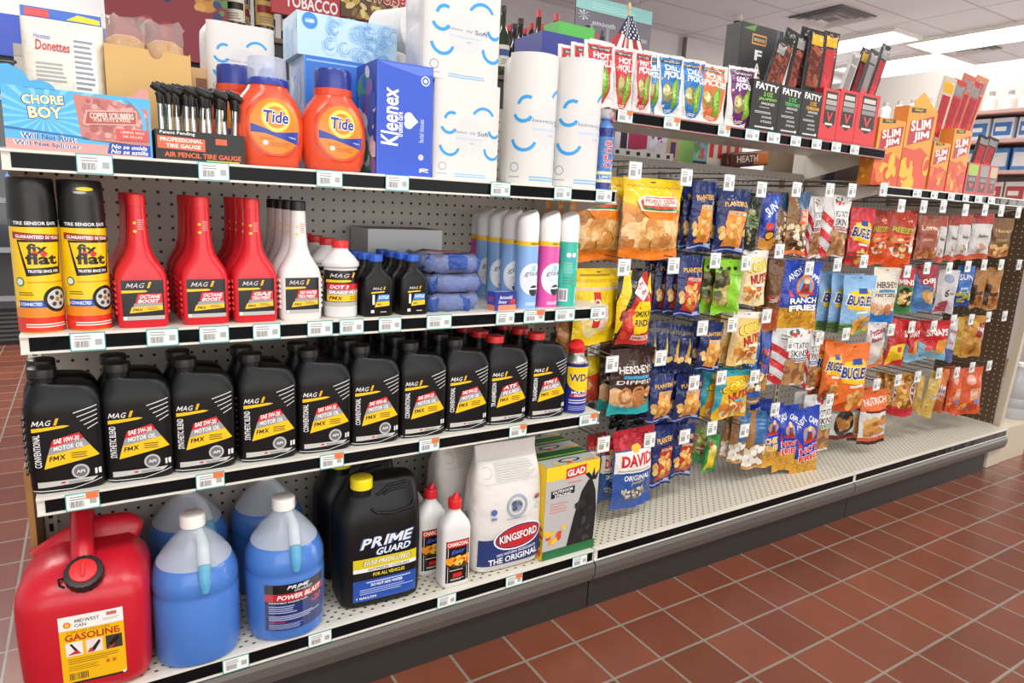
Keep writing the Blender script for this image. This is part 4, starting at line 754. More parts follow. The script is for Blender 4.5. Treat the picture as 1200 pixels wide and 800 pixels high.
# detergent bottles
def detergent(u, yaw, label, clear):
    y = -DS+.052; t = thing('detergent_bottle', label, 'bottle', (X_at(u, y-.03, Z1+.06), y, Z1), yaw)
    rows = [(0, .046, .030, 3), (.004, .052, .036, 2.8), (.02, .058, .041, 2.6), (.05, .063, .044, 2.4), (.08, .0632, .044, 2.4), (.105, .058, .041, 2.4), (.122, .049, .037, 2.4), (.133, .040, .034, 2.2), (.139, .036, .033, 2), (.146, .034, .032, 2)]
    bm_obj('body', loft(bmesh.new(), rows, 44), mat('detergent_orange', 'e2512f', .25, coat=.2), t, None, 50)
    if clear:
        bm_obj('collar', cap_bm(.036, .012, .144, ribs=26, top=.97), mat('cap_navy', '2a3a9c', .35), t, None, 50); bm_obj('cap', loft(bmesh.new(), [(.155, .0345, .0345), (.190, .033, .033), (.192, .0325, .0325)]), clearfilm('measuring_cup', 'd4dcf0', .45, .15), t, None, 40); bm_obj('spout', loft(bmesh.new(), [(.156, .02, .02), (.170, .016, .016), (.176, .008, .008)]), clearfilm('spout_blue', '5a6cc8', .6, .3), t, None, 50)
    else:
        bm_obj('collar', loft(bmesh.new(), [(.140, .036, .034), (.152, .0365, .0365), (.153, .034, .034)]), MATS['detergent_orange'], t, None, 40); bm_obj('cap', cap_bm(.0345, .036, .152, ribs=30, top=.96), mat('cap_indigo', '27388f', .3, coat=.2), t, None, 50)
    F = front_of(rows); a = Art(.098, .108, None, .018)
    a.e(.5, .5, .54, .53, 'c8421f', 36); a.e(.5, .5, .50, .49, 'e2562c', 36); a.e(.5, .5, .46, .45, 'f0872c', 36); a.p([(.06, .38), (.3, .37), (.6, .30), (.92, .22), (.94, .44), (.6, .40), (.4, .42), (.05, .52)], '2b3f9c'); a.c(.5, .64, .27, 'f7c53a'); a.arc(.5, .64, .225, .03, 0, 360, 'f5dd7a', 30); a.c(.5, .64, .19, 'f0872c'); a.c(.5, .64, .13, 'f3a440')
    a.t('Tide', .5, .645, .46, .20, '23339a', .05, .15, 0, 'ffffff', .05); a.t('original', .8, .33, .14, .035, 'e8eaff', .03, 0, -8); a.c(.3, .22, .045, 'f2e6da'); a.lines(.38, .17, .75, .25, 3, 'b8621e'); a.lines(.2, .27, .5, .32, 2, 'c06a20')
    a.put('front_label', F, t, GLOSSP, (grid(-.06, .06, 16), grid(.01, .14, 14))); return t
d1 = detergent(319, .1, 'orange detergent bottle with clear cap beside the tyre gauges', True); d2 = detergent(396, .1, 'orange detergent bottle with dark blue cap beside the indigo tissue box', False)
bx0 = X_at(308, -.2, Z1+.15); detergent(300, .1, 'orange detergent bottle hidden behind the clear capped one', False).location = (d1.location.x-.035, -.19, Z1)
# tissue boxes
yk = -DS+.012; xa, xb = span(441, 506, yk, Z1+.08); h = ztop(455, 71, yk)-Z1
def klx(a):
    a.r(0, 0, 1, 1, '2f55c4'); a.p([(.01, .99), (.99, .99), (.99, .93), (.75, .91), (.45, .94), (.2, .965)], '5a78dc'); a.t('Kleenex', .23, .52, .92, .17, 'ffffff', .04, .1, 90); a.t('trusted care', .41, .46, .40, .055, 'f2f4ff', .03, 0, 90); a.c(.57, .53, .085, 'dfe4f8'); a.c(.57, .475, .085, 'dfe4f8'); a.p([(.60, .43), (.60, .575), (.74, .50)], 'dfe4f8')
    a.arc(.86, .87, .07, .02, 0, 360, 'dfe4f8', 16); a.c(.86, .87, .035, 'dfe4f8'); a.t('facial tissues', .80, .42, .38, .05, 'c3ccf0', .02, 0, 90); a.t('70', .86, .06, .07, .1, 'ffffff', .05, 0, 90); a.c(.80, .18, .05, 'c3ccf0'); a.r(.02, .02, .03, .95, '4a6cd4')
def klx_l(a): a.r(0, 0, 1, 1, '3a52b8'); a.e(.4, .8, .35, .12, '5aa867'); a.e(.6, .62, .3, .14, '7a5ab0'); a.e(.3, .45, .3, .12, 'e8ecf4'); a.e(.55, .3, .34, .1, 'c9d4ee'); a.e(.5, .12, .4, .1, '4f9a5c'); a.blobs(.05, .05, .95, .95, 22, ['9a6cb8', '4aa070', 'e8e4f4', '4a68c8'], .12, 6, 1.4)
carton('tissue_box', 'indigo blue upright tissue box with white script beside the paper rolls', 'tissue box', xa, xb, yk, yk+.115, Z1, Z1+h, '2f55c4', {'front': klx, 'left': klx_l})
yk = -.17; xa, xb = span(357, 433, yk, Z1+.12); h = ztop(360, 64, yk)-Z1
def blu_f(a): a.r(0, 0, 1, 1, '2b72d0'); a.lines(.03, .955, .9, .985, 1, '8fc0f0'); a.r(.2, .82, .26, .88, 'cfe2f8'); a.r(.0, 0, .015, 1, '5a9ae2')
def blu_l(a): a.r(0, 0, 1, 1, 'c3d2ea'); a.arc(.5, .7, .3, .06, 0, 360, '7f9fd6', 20); a.blobs(.1, .1, .9, .9, 12, ['dfe8f4', 'a9c0e6'], .16, 3)
carton('tissue_box', 'plain mid-blue carton behind the dark blue capped detergent', 'tissue box', xa, xb+.01, yk, yk+.12, Z1, Z1+h, '2b72d0', {'front': blu_f, 'left': blu_l})
yk2 = yk+.004; xa, xb = span(348, 465, yk2, Z1+h+.05); h2 = ztop(348, 11, yk2)-Z1-h
def swirl(a):
    a.r(0, 0, 1, 1, 'bcdaf0'); rr = random.Random(8)
    for k in range(34):
        cx, cy = .3+.7*rr.random(), rr.random()
        for q in range(3): a.arc(cx, cy, .03+.022*q, .007, rr.random()*180, 200+rr.random()*160, ('8fc2ea', '7ab2e2', 'a5cfee')[q % 3], 12)
    a.c(.12, .80, .075, '3a8ad8'); a.e(.12, .80, .05, .06, '7cb6ea'); a.t('soft', .12, .8, .08, .08, 'ffffff', .03)
carton('tissue_box', 'pale blue swirl patterned long tissue box on top of the mid-blue carton', 'tissue box', xa, xb, yk2, yk2+.115, Z1+h+.0005, Z1+h+h2, 'b4d4ee', {'front': swirl, 'left': lambda a: (a.r(0, 0, 1, 1, 'cfe2f2'), a.blobs(.1, .1, .9, .9, 20, ['a9cdea', 'bcd9f0'], .12, 4))})
# soft paper packs: rolls in printed film
PLW = mat('paper_film', 'd9d6d2', .4, bump=.5, bscale=18)
def soft_art(a, big=True, cx=.5):
    a.r(0, 0, 1, 1, 'd9d6d2'); a.c(cx+.02, .46, .23, 'd2d1d1')
    a.t('Heavenly', cx-.07, .49, .36, .035, '7d8798', .01); a.t('Soft', cx+.22, .49, .17, .045, '5b6a80', .03); a.lines(cx-.2, .42, cx+.22, .455, 1, 'b8c8e0'); a.t('2-ply', cx+.05, .385, .1, .025, '8fa6cc', .02)
    for (px, py, r, a0, a1) in ((.20, .56, .11, 200, 330), (.24, .60, .10, 60, 170), (.72, .62, .17, 30, 150), (.90, .54, .09, 190, 330), (.22, .36, .14, 190, 340), (.88, .34, .13, 180, 330)): a.arc(px, py, r, .038, a0, a1, '2b9ade', 14)
    a.arc(.12, .13, .05, .012, 0, 360, '9aa0aa', 12); a.lines(.05, .05, .2, .07, 1, '9aa0aa'); a.lines(.3, .03, .8, .075, 2, '6fb0e0')
def paper_pack(label, x0, x1, y0, y1, z0, z1, cols=2, art=True, cut=None):
    w, d, h = x1-x0, y1-y0, z1-z0; t = thing('toilet_paper_pack', label, 'paper pack', ((x0+x1)/2, (y0+y1)/2, z0))
    bm = bmesh.new(); N = 64; rows = [(0, .90, .7), (.012, .97, .8), (.03, 1, 1), (h*.48, 1, .96), (h*.52, .992, .9), (h*.56, 1, .96), (h-.03, 1, 1), (h-.010, .98, .8), (h, .9, .5)]; rings = []
    P = [full((0, w/2, d/2, 6))]
    def pt(k, kx, z, dip):
        h_ = N//2; q = k % h_; sx = math.sin(-PI/2+PI*(q+.5)/h_)*(1 if k < h_ else -1); x = w/2*kx*sx; y = (-1 if k < h_ else 1)*d/2*(1-abs(sx)**7)**(1/7); lob = abs(math.sin(PI*cols*(x/w+.5))) if cols > 1 else 1
        return (x, y*kx*(.90+.10*lob**.5), z - (0 if dip > .75 else .006*(1-lob)))
    for z, kx, dip in rows: rings.append([bm.verts.new(pt(k, kx, z, dip)) for k in range(N)])
    for A, B in zip(rings, rings[1:]):
        for k in range(N): bm.faces.new((A[k], A[(k+1) % N], B[(k+1) % N], B[k]))
    bm.faces.new(rings[0][::-1]); bm.faces.new(rings[-1]); bm_obj('wrapped_rolls', bm, PLW, t, None, 60)
    if art:
        a = Art(w*.94, h); soft_art(a)
        def F(x, z, o): lob = abs(math.sin(PI*cols*(x/w+.5))); s_ = (1-min(.99, abs(2*x/w))**7)**(1/7); return (x, -d/2*s_*(.90+.10*lob**.5)-.0016-o, z)
        a.put('front_print', F, t, PRINT, ([w/2*math.sin(-PI/2+PI*(q+.5)/32) for q in range(2, 30)], []))
    return t
ya = -DS+.015; xa, xb = span(507, 588, ya, Z1+.08); h = ztop(520, 92, ya)-Z1
paper_pack('white toilet paper pack with blue curls standing on the top shelf', xa, xb, ya, ya+.105, Z1, Z1+h); xa, xb = span(494, 588, ya+.01, Z1+h+.06)
paper_pack('white toilet paper pack on top of the other pack, cut by the top edge', xa, xb, ya+.006, ya+.112, Z1+h+.001, Z1+h*2.02)
yh = -.13; xa, xb = span(243, 326, yh, Z1+.12); h = ztop(245, 22, yh)-Z1; paper_pack('white toilet paper pack behind the tyre gauges, showing blue curls at the top', xa, xb, yh, yh+.1, Z1+h*.5+.0005, Z1+h); paper_pack('lower white toilet paper pack hidden behind the tyre gauges', xa, xb, yh, yh+.1, Z1, Z1+h*.5)
yh = -.115; xa, xb = span(452, 497, yh, Z1+.16); hr = ztop(480, 62, yh)
paper_pack('white paper roll pack behind the indigo tissue box, lower of two', xa-.01, xb+.03, yh, yh+.1, Z1, hr, 2, False); 
t = thing('paper_roll', 'bare white paper roll lying on the pack behind the indigo tissue box', 'paper roll', ((xa+xb)/2, yh+.05, hr+.052), 0)
bm = loft(bmesh.new(), [(-.05, .045, .045), (-.048, .05, .05), (.048, .05, .05), (.05, .045, .045)], 36); o = bm_obj('roll', bm, mat('paper_white', 'e6e4e2', .7, bump=.2, bscale=50), t, None, 40); o.rotation_euler = (PI/2, 0, .5)
o2 = bm_obj('core', loft(bmesh.new(), [(-.0515, .02, .02), (.0515, .02, .02)], 20), mat('core_brown', 'a08a70', .8), t, None, 40); o2.rotation_euler = (PI/2, 0, .5)
def towel_roll(label, u0, u1, vt, y):
    xa, xb = span(u0, u1, y, Z1+.1); r = (xb-xa)/2; h = ztop((u0+u1)/2, vt, y-r*.4)-Z1; t = thing('paper_towel_roll', label, 'paper towels', ((xa+xb)/2, y, Z1), .15)
    rows = [(0, r*.8, r*.8), (.006, r*.96, r*.96), (.02, r, r), (h*.5, r*.99, r*.99), (h-.018, r, r), (h-.006, r*.93, r*.93), (h-.001, r*.6, r*.6), (h-.004, r*.25, r*.25)]
    bm = loft(bmesh.new(), rows, 40)
    for v in bm.verts: v.co.z += .003*math.sin(4*math.atan2(v.co.y, v.co.x))*(v.co.z > h*.9)
    bm_obj('wrapped_roll', bm, PLW, t, None, 60)
    a = Art(2*PI*r*.5, h); soft_art(a, cx=.52); a.r(.82, .12, .95, .22, 'f6f6f6'); a.bars(.83, .13, .94, .21, 10); a.put('printed_wrap', around(r*1.004), t, PRINT, (grid(-.12, .12, 24), [])); return t
towel_roll('wrapped paper towel roll beside the toilet paper stack', 592, 644, 63, -DS+.058); towel_roll('wrapped paper towel roll at the right end of the top shelf', 644, 694, 69, -DS+.060)
# cup sleeve, tall blue bag
xa, xb = span(683, 701, -DS+.05, Z1+.05); w = xb-xa; h = ztop(690, 136, -DS+.05)-Z1
t = thing('cup_sleeve', 'tall blue bag of cups at the right end of the top shelf', 'cup bag', (L4-.012, -DS+.052, Z1)); R = .024
bm_obj('bag', loft(bmesh.new(), [(0, R*.8, R*.8), (.004, R, R), (h*.8, R, R), (h*.9, R*.8, R*.8), (h*.96, R*.4, R*.4), (h, R*.55, R*.5)], 28), mat('bag_blue', '4a78b8', .3, bump=.4), t, None, 50); bm_obj('tied_top', loft(bmesh.new(), [(h-.001, R*.5, R*.5), (h+.012, R*.9, R*.7), (h+.022, R*.7, R*.4)], 20), clearfilm('clear_film', 'f0eef0', .3), t, None, 60)
a = Art(2*PI*R*.5, h*.86); a.r(0, 0, 1, 1, '4a7ab8'); a.r(0, 0, 1, .12, '26307e'); a.r(0, .12, 1, .17, 'd8d4a8'); a.r(0, .86, 1, 1, '26307e'); a.r(0, .25, 1, .30, 'e0dcae')
for k, ch in enumerate('SOLO'): a.t(ch, .46, .75-k*.115, .3, .085, 'd8423a', .06, 0, 0, 'f6efe6')
a.t('LIMITED', .5, .21, .6, .05, 'c8d4f0', .03); a.put('printed_wrap', around(R), t, FILM, (grid(-.05, .05, 14), []))
# donut bag, tan carton and bread bags at the back left
yd = -.15; xa, xb = span(28, 124, yd, Z1+.15); h1 = ztop(75, 12, yd)-Z1
t = thing('snack_bag', 'cream bag with blue, red and yellow top band behind the scrubber box', 'bag', ((xa+xb)/2, yd, Z1), 0); w = xb-xa
bm_obj('bag', loft(bmesh.new(), [(0, w*.48, .03, 4), (.02, w/2, .036, 4), (h1*.5, w/2, .04, 3.5), (h1*.8, w/2, .025, 4), (h1*.94, w/2, .006, 6), (h1, w/2, .003, 8)], 44), mat('bag_cream', 'e4dccb', .4, bump=.5), t, None, 50)
a = Art(w*.97, h1*.99); a.p([(0, .93), (1, .93), (1, 1), (0, 1)], '3a6ac0'); a.r(.05, .935, .34, .99, 'd84a44'); a.p([(.55, .94), (.98, .935), (.98, .97), (.7, .985)], 'e8cc2a'); a.t('Donettes', .36, .74, .42, .07, 'c8404a', .04, .1); a.t('Hostess', .24, .80, .2, .035, '7a92c8', .03); a.lines(.14, .5, .56, .64, 5, 'a5a4a4'); a.r(.6, .3, .9, .84, 'f0ece2'); a.lines(.62, .32, .88, .82, 14, '8f929a', .5); a.lines(.12, .28, .35, .36, 3, 'd09a94'); a.bars(.8, .16, .95, .26, 9)
Fq = front_of([(0, w*.48, .03, 4), (.02, w/2, .036, 4), (h1*.5, w/2, .04, 3.5), (h1*.8, w/2, .025, 4), (h1*.94, w/2, .006, 6), (h1, w/2, .003, 8)]); a.put('front_print', lambda x, z, o: Fq(x, z, o*2+.0006), t, PRINT, (grid(-w/2, w/2, 14), [.02, h1*.5, h1*.8, h1*.94]))
yc = -.19; xa, xb = span(126, 226, yc, Z1+.1); h1 = ztop(130, 51, yc)-Z1
def notch(pts_w, h): 
    c = [(-.0, 0)]
    return [(-pts_w/2, 0), (pts_w/2, 0), (pts_w/2, h*.985)] + [(.012+.012*math.cos(PI*k/8), h-.001-.015*math.sin(PI*k/8)) for k in range(9)] + [(-pts_w/2, h)]
t = thing('open_carton', 'tan open carton with a thumb notch, holding bread bags', 'carton', ((xa+xb)/2, yc, Z1)); w = xb-xa; CT = mat('carton_tan', 'd3a866', .6, var=.05)
bm_obj('front_panel', slab(notch(w, h1), 0, .002), CT, t); box('side_panel', -w/2, -w/2+.002, .002, .14, 0, h1, CT, t, 0); box('side_panel', w/2-.002, w/2, .002, .14, 0, h1, CT, t, 0); box('back_panel', -w/2+.002, w/2-.002, .138, .14, 0, h1, CT, t, 0); box('bottom_panel', -w/2+.002, w/2-.002, .002, .138, 0, .002, CT, t, 0)
BRD = mat('bread_crust', 'bb8a52', .7, var=.25, bscale=30, bump=.3)
for k, (px, lab) in enumerate(((-.036, 'clear bag with brown bread at the left of the tan carton'), (.036, 'clear bag with brown bread at the right of the tan carton'))):
    b = thing('bread_bag', lab, 'bread', ((xa+xb)/2+px*w/.155, yc+.062, Z1+.004))
    bm_obj('bread', loft(bmesh.new(), [(.0, .03, .035, 3), (.02, .033, .042, 3), (h1*.9, .0335, .042, 3), (h1+.012, .032, .036, 2.6), (h1+.022, .018, .02, 2.4)], 28), BRD, b, None, 50)
    bm = loft(bmesh.new(), [(-.001, .034, .04, 3), (.02, .035, .046, 3), (h1*.9, .035, .046, 3), (h1+.016, .034, .038, 3), (h1+.03, .035, .02, 3), (h1+.05, .036, .006, 4), (h1+.056, .0365, .003, 4)], 36)
    for v in bm.verts:
        if v.co.z > h1: v.co += Vector((.003*math.sin(v.co.z*400), .006*math.sin(v.co.x*200+k), .006*math.sin(v.co.x*260+k*2)))
    bm_obj('clear_bag', bm, clearfilm('bag_clear', 'f2eee8', .15, .08), b, None, 60)
xa, xb = span(225, 246, -.12, Z1+.1); carton('small_box', 'orange and tan carton between the tan carton and the paper pack', 'box', xa, xb, -.12, -.03, Z1, ztop(235, 80, -.12), 'c98a52', {'front': lambda a: (a.r(0, 0, 1, 1, 'c9a06a'), a.r(0, .0, 1, .42, 'e0703a'), a.r(.3, .5, .9, .9, '7a4a30'))})
# ================================================================ HANGING POUCHES AND PEG HOOKS
def pouch_F(w, h, th, seed):
    rr = random.Random(seed); f1, f2, p1, p2 = rr.uniform(1.5, 3), rr.uniform(2, 4), rr.uniform(0, 6), rr.uniform(0, 6)
    def prof(s, v):      # s in -1..1, v in 0..1
        e = max(0., min(1., min((v-.05)/.22, (.93-v)/.30))); e = e*e*(3-2*e); return e*(1-abs(s)**2.6)**.7
    def P(x, z, side, off=0.):
        s = max(-1, min(1, 2*x/w)); v = max(0, min(1, z/h)); q = prof(s, v)
        wob = .0035*math.sin(f1*6*v+p1+2*s)*(1-abs(s)*.5) + .0025*math.sin(f2*5*s+p2+3*v)
        xx = x*(1-.05*prof(0, v))
        return (xx, (-1 if side > 0 else 1)*(th/2*q+.0006) + wob - (off if side > 0 else 0), z + .004*math.sin(3*s+p1)*(1-v))
    return P
def pouch_parts(t, w, h, base, draw, seed, th, backcol=None):
    P = pouch_F(w, h, th, seed); nu, nv = 10, 14; bm = bmesh.new(); gx, gz = grid(-w/2, w/2, nu), grid(0, h, nv)
    for side in (1, -1):
        V = [[bm.verts.new(P(x, z, side)) for x in gx] for z in gz]
        for i in range(nv):
            for j in range(nu): bm.faces.new((V[i][j], V[i][j+1], V[i+1][j+1], V[i+1][j]))
    bmesh.ops.remove_doubles(bm, verts=bm.verts, dist=.0013)
    bm_obj('pouch', bm, mat('film_'+base, base, .22, bump=.75, bscale=34), t, None, 60)
    a = Art(w, h); draw(a); a.e(.5, .955, .05, .008, '20242c')
    G = [[P(x, z, 1) for x in gx] for z in gz]
    def B(x, z, o):
        fx, fz = (x/w+.5)*nu, z/h*nv; j, i = min(nu-1, max(0, int(fx))), min(nv-1, max(0, int(fz))); s_, q = fx-j, fz-i
        p = [(1-q)*((1-s_)*G[i][j][k]+s_*G[i][j+1][k]) + q*((1-s_)*G[i+1][j][k]+s_*G[i+1][j+1][k]) for k in range(3)]
        return (p[0], p[1]-.0006-o*2.5, p[2])
    me = a.mesh(B, (gx[1:-1], gz[1:-1]))
    for p in me.polygons: p.use_smooth = True
    mesh_obj('front_print', me, FILM, t)
def hang(name, label, cat, bxy, y, rz, base, draw, back=0, th=.028, tilt=0., roll=0., bstep=None, blabel=None, group=None, bx_=0.):
    bstep = max(bstep or 0, th+.006)
    u0, v0, u1, v1 = bxy; uc, vc = (u0+u1)/2, (v0+v1)/2; c = aty(uc, vc, y)
    if c.x > 3.56: c = atx(uc, vc, 3.56)
    n = Vector((math.sin(rz), -math.cos(rz), 0)); ta = Vector((math.cos(rz), math.sin(rz), 0))
    w = max(.035, (on_plane(u1, vc, c, n)-on_plane(u0, vc, c, n)).dot(ta)*.985); zt = on_plane(uc, v0, c, n).z; zb = on_plane(uc, v1, c, n).z; h = zt-zb
    t = thing(name, label, cat, (c.x, c.y, zb), rz, group); t.rotation_euler = (tilt, roll, rz)
    pouch_parts(t, w, h, base, draw, int(uc*13+vc), th)
    for k in range(1, back+1):
        l = '%s, %s in the row behind it' % (blabel or label, ('first', 'second', 'third', 'fourth')[k-1])
        o = dup(t, (c.x+bx_*k, c.y+bstep*k, zb+.002*math.sin(k*2.3)), rz+.05*math.sin(k*3), l, group); o.rotation_euler = (tilt, roll, rz+.05*math.sin(k*3))
    return t
def planters(panel, sub, nut='e0a045'):
    def D(a):
        a.r(0, 0, 1, 1, '1d2c62'); a.r(0, .04, 1, .06, '8f9cc4'); a.p([(.22, .10), (.80, .10), (.90, .66), (.30, .66)], panel); a.r(.28, .67, .92, .70, '16204a'); a.t('PLANTERS', .55, .77, .76, .075, 'f2b632', .05, 0, 2); a.r(.34, .60, .86, .64, 'f4e3c4'); a.t(sub, .6, .62, .46, .03, '3a2416', .03)
        a.blobs(.30, .16, .80, .54, 24, [nut, 'c98432', 'eec074', 'd9983c'], .075, 3, 1.3); a.e(.14, .36, .10, .07, 'd9a85a'); a.e(.16, .27, .09, .06, 'eac87a'); a.e(.9, .34, .07, .06, 'd9a85a'); a.r(.68, .06, .92, .10, 'aab6d8')
    return D
def bugles(base, txt, sky=False):
    def D(a):
        a.r(0, 0, 1, 1, base)
        if sky: a.p([(0, 0), (1, 0), (1, .12), (.6, .18), (0, .2)], '6f9a4a'); a.p([(0, .1), (.5, .15), (1, .05), (1, .1), (.4, .2), (0, .15)], '4a8a4a')
        else: a.p([(0, 0), (1, 0), (1, .1), (.5, .2), (0, .08)], 'b8481c' if base.startswith('e0') else 'c93a2c')
        a.p([(.15, .44), (.9, .40), (1, .62), (.8, .76), (.2, .74), (.06, .60)], 'f2c21e'); a.t(txt, .52, .575, .84, .17, '23387a', .08, .1, -5, 'ffffff', .06); a.p([(.42, .70), (.75, .69), (.72, .78), (.46, .78)], '2a4a92'); a.r(.4, .36, .8, .40, 'e8e8e0'); a.blobs(.45, .06, .95, .30, 16, ['d9a04a', 'e8b96a', 'b8782e'], .10, 4, .8)
    return D
def skins(bot, txt2, stripe='cf2f33'):
    def D(a):
        a.r(0, 0, 1, 1, 'd6d4d2')
        for k in range(4): a.p([(0, .62-k*.26), (.40, .44-k*.26), (.40, .57-k*.26), (0, .75-k*.26)], stripe)
        a.p([(.38, .02), (1, .02), (1, .97), (.34, .97)], 'e2e0dc'); a.blobs(.45, .84, .95, .95, 10, ['cf2f33', '3f6a50', 'f0eee8'], .06, 4, .6); a.t('POTATO', .68, .70, .58, .10, '23211f', .02); a.t('SKINS', .68, .57, .52, .11, '23211f', .02); a.r(.36, .44, 1, .50, bot); a.t(txt2, .68, .47, .5, .035, 'f4f0ea', .03)
        a.p([(.36, .04), (1, .04), (1, .42), (.42, .42)], '9a6a42'); a.blobs(.40, .06, .98, .40, 14, ['b98a58', '8a5a34', 'c49a66'], .13, 5, .8)
    return D
def andy(t1, t2, c2):
    def D(a):
        a.r(0, 0, 1, 1, '1f3fa8'); a.r(0, 0, 1, .36, 'd9a02e'); a.blobs(.02, .02, .98, .34, 40, ['e8b648', 'b8781c', 'c98f28'], .07, 3, .35); a.p([(0, .34), (.2, .38), (1, .34), (1, .36), (0, .37)], '16308a')
        a.t('ANDY', .30, .82, .40, .085, 'f4f4f4', .05, 0, 32); a.t('CAPPS', .76, .80, .38, .085, 'f4f4f4', .05, 0, -34); a.c(.54, .64, .23, 'e88a2e'); a.c(.54, .64, .18, '6aa0d8'); a.p([(.42, .56), (.66, .56), (.6, .70), (.48, .70)], '8a2f22'); a.e(.55, .72, .07, .04, 'e8c49a'); a.r(.30, .53, .80, .56, 'c8342c'); a.p([(.14, .62), (.28, .50), (.20, .48)], 'd8302c')
        a.t(t1, .55, .44, .70, .085, c2, .08, 0, 3, 'ffffff' if c2 != 'ffffff' else '141a30', .07); a.t(t2, .55, .335, .74, .085, c2, .08, 0, 3, 'ffffff' if c2 != 'ffffff' else '141a30', .07)
    return D
def corn(base, top):
    def D(a):
        a.r(0, 0, 1, 1, base); a.r(0, .88, 1, 1, top); a.p([(0, .88), (.3, .88), (.14, .4), (0, .1)], 'd8b884' if base != 'e0ad22' else '2c98a8'); a.blobs(.14, .05, .95, .34, 20, ['d98a3a', 'f0d08a', 'c96a2a', 'f4e2b0'], .09, 3, .8); a.t('CORN', .52, .70, .72, .15, 'f4d62a', .08, 0, 14, '2a2018', .07); a.t('NUTS', .66, .50, .62, .16, 'd3263a', .10, 0, 12, '2a1218', .05); a.r(.5, .36, .9, .41, '3aa8c8' if top != 'e8e2d8' else 'ece6da')
    return D
def plain(base, band=None, txt=None, tc='ffffff', blob=None, y=(.06, .4), top=None, ty=.7, th=.12, seed=3, rot=0, tw=.8, panel=None):
    def D(a):
        a.r(0, 0, 1, 1, base)
        if band: a.r(0, 0, 1, .3, band)
        if top: a.r(0, .76, 1, 1, top)
        if panel: a.e(.5, ty, .46, .16, panel)
        if blob: a.blobs(.08, y[0], .92, y[1], 26, blob, .10, seed, .9)
        if txt: a.t(txt, .5, ty, tw, th, tc, .06, 0, rot)
        a.lines(.2, .42, .8, .48, 2, tc if txt else 'cfcfcf')
    return D
YH = -.245
NUTB = ['d9a35a', 'b97f3e', 'e8c890', '9a6632']
def mix(a, b): return a
# row of pork rinds and nut tubes at the top
def rinds(a):
    a.r(0, 0, 1, 1, 'f2cc1a'); a.r(0, 0, 1, .62, 'd98a3a'); a.p([(0, .62), (0, .70), (.35, .60), (1, .62), (1, .5), (.5, .55)], 'e89a2e'); a.blobs(.03, .16, .97, .52, 55, ['e0a860', 'c98642', 'edc68a', 'b87434', 'd99a52'], .11, 3, .8); a.p([(0, 0), (1, 0), (1, .13), (.8, .10), (.6, .14), (.4, .10), (.2, .14), (0, .10)], 'e67a1e'); a.p([(.2, .62), (.9, .60), (.9, .48), (.55, .52), (.4, .5)], 'e8801e')
    for k in range(10): a.p([(.06+k*.09, .885), (.105+k*.09, .905), (.15+k*.09, .885), (.15+k*.09, .893), (.105+k*.09, .913), (.06+k*.09, .893)], 'c8501e')
    a.p([(.22, .60), (.86, .60), (.94, .70), (.86, .79), (.30, .79), (.16, .72)], 'ede4d4'); a.p([(.25, .62), (.84, .62), (.90, .70), (.84, .775), (.32, .775), (.20, .715)], 'd0483c', ); a.r(.26, .67, .86, .76, 'ece0d2'); a.t('PORKY CREEK', .56, .725, .54, .05, 'b8322c', .04); a.t('PORK RINDS', .56, .685, .3, .025, 'b8322c', .03); a.p([(.28, .615), (.82, .615), (.86, .65), (.5, .63), (.26, .66)], '2f7a3a')
hang('pork_rind_bag', 'yellow and orange pork rind bag hanging at the front of the top hook', 'snack bag', (727, 209, 797, 303), -.235, 0, 'f2cc1a', rinds, 0, .05)
hang('pork_rind_bag', 'yellow and orange pork rind bag partly behind the top shelf corner', 'snack bag', (665, 205, 728, 306), -.19, 0, 'f2cc1a', rinds, 2, .05, bstep=.05, blabel='pork rind bag beside the teal can')
hang('nut_pouch', 'navy nut tube with orange panel beside the pork rinds', 'nut pouch', (808, 212, 836, 293), YH, -.15, '1d2c62', planters('e8913a', 'SALTED'), 2, blabel='navy nut tube beside the pork rinds')
hang('nut_pouch', 'navy nut tube with orange panel, right one of the top row pair', 'nut pouch', (838, 221, 876, 297), YH, -.2, '1d2c62', planters('e8913a', 'HONEY'), 2, blabel='navy nut tube, right of the top row pair')
def pist(a): a.r(0, 0, 1, 1, '23271c'); a.t('PISTACHIO', .62, .5, .62, .38, '8fae6a', .04, 0, 90); a.blobs(0, .1, .4, .7, 18, ['c9b98a', 'a89a6a', '8a9a5a'], .12, 3, .8); a.blobs(.3, .1, .9, .9, 10, ['3a4a2a'], .06, 5)
hang('nut_pouch', 'black and green pistachio pouch in the top hook row', 'nut pouch', (871, 226, 889, 293), YH, -.3, '23271c', pist, 1, blabel='black pistachio pouch in the top row')
def sunp(a): a.r(0, 0, 1, 1, '2a3f9a'); a.r(0, 0, 1, .2, 'c98a3a'); a.p([(.1, .55), (.75, .98), (1, .9), (.4, .5)], '3a62c8'); a.t('SUN', .5, .72, .8, .16, 'f4f4f6', .05, .2, 38); a.e(.45, .42, .22, .07, 'd8302c'); a.e(.5, .26, .28, .09, '3a2416'); a.e(.5, .26, .22, .06, 'e8b03a')
hang('snack_bag', 'slim blue bag with slanted white lettering in the top hook row', 'snack bag', (890, 226, 911, 292), YH, -.3, '2a3f9a', sunp)
def trail(p2):
    def D(a): a.r(0, 0, 1, 1, '8a6238'); a.r(.45, .5, 1, 1, '3a5878'); a.r(.5, .48, 1, .72, p2); a.t('TRAIL', .76, .65, .4, .07, 'f4e8dc', .04); a.t('MIX', .76, .56, .3, .07, 'f4e8dc', .04); a.blobs(.06, .06, .98, .46, 44, ['d8c49a', '3a2a20', 'b98a52', 'e8dcc0', '6a4428'], .10, 4, .9); a.r(0, 0, 1, .06, p2)
    return D
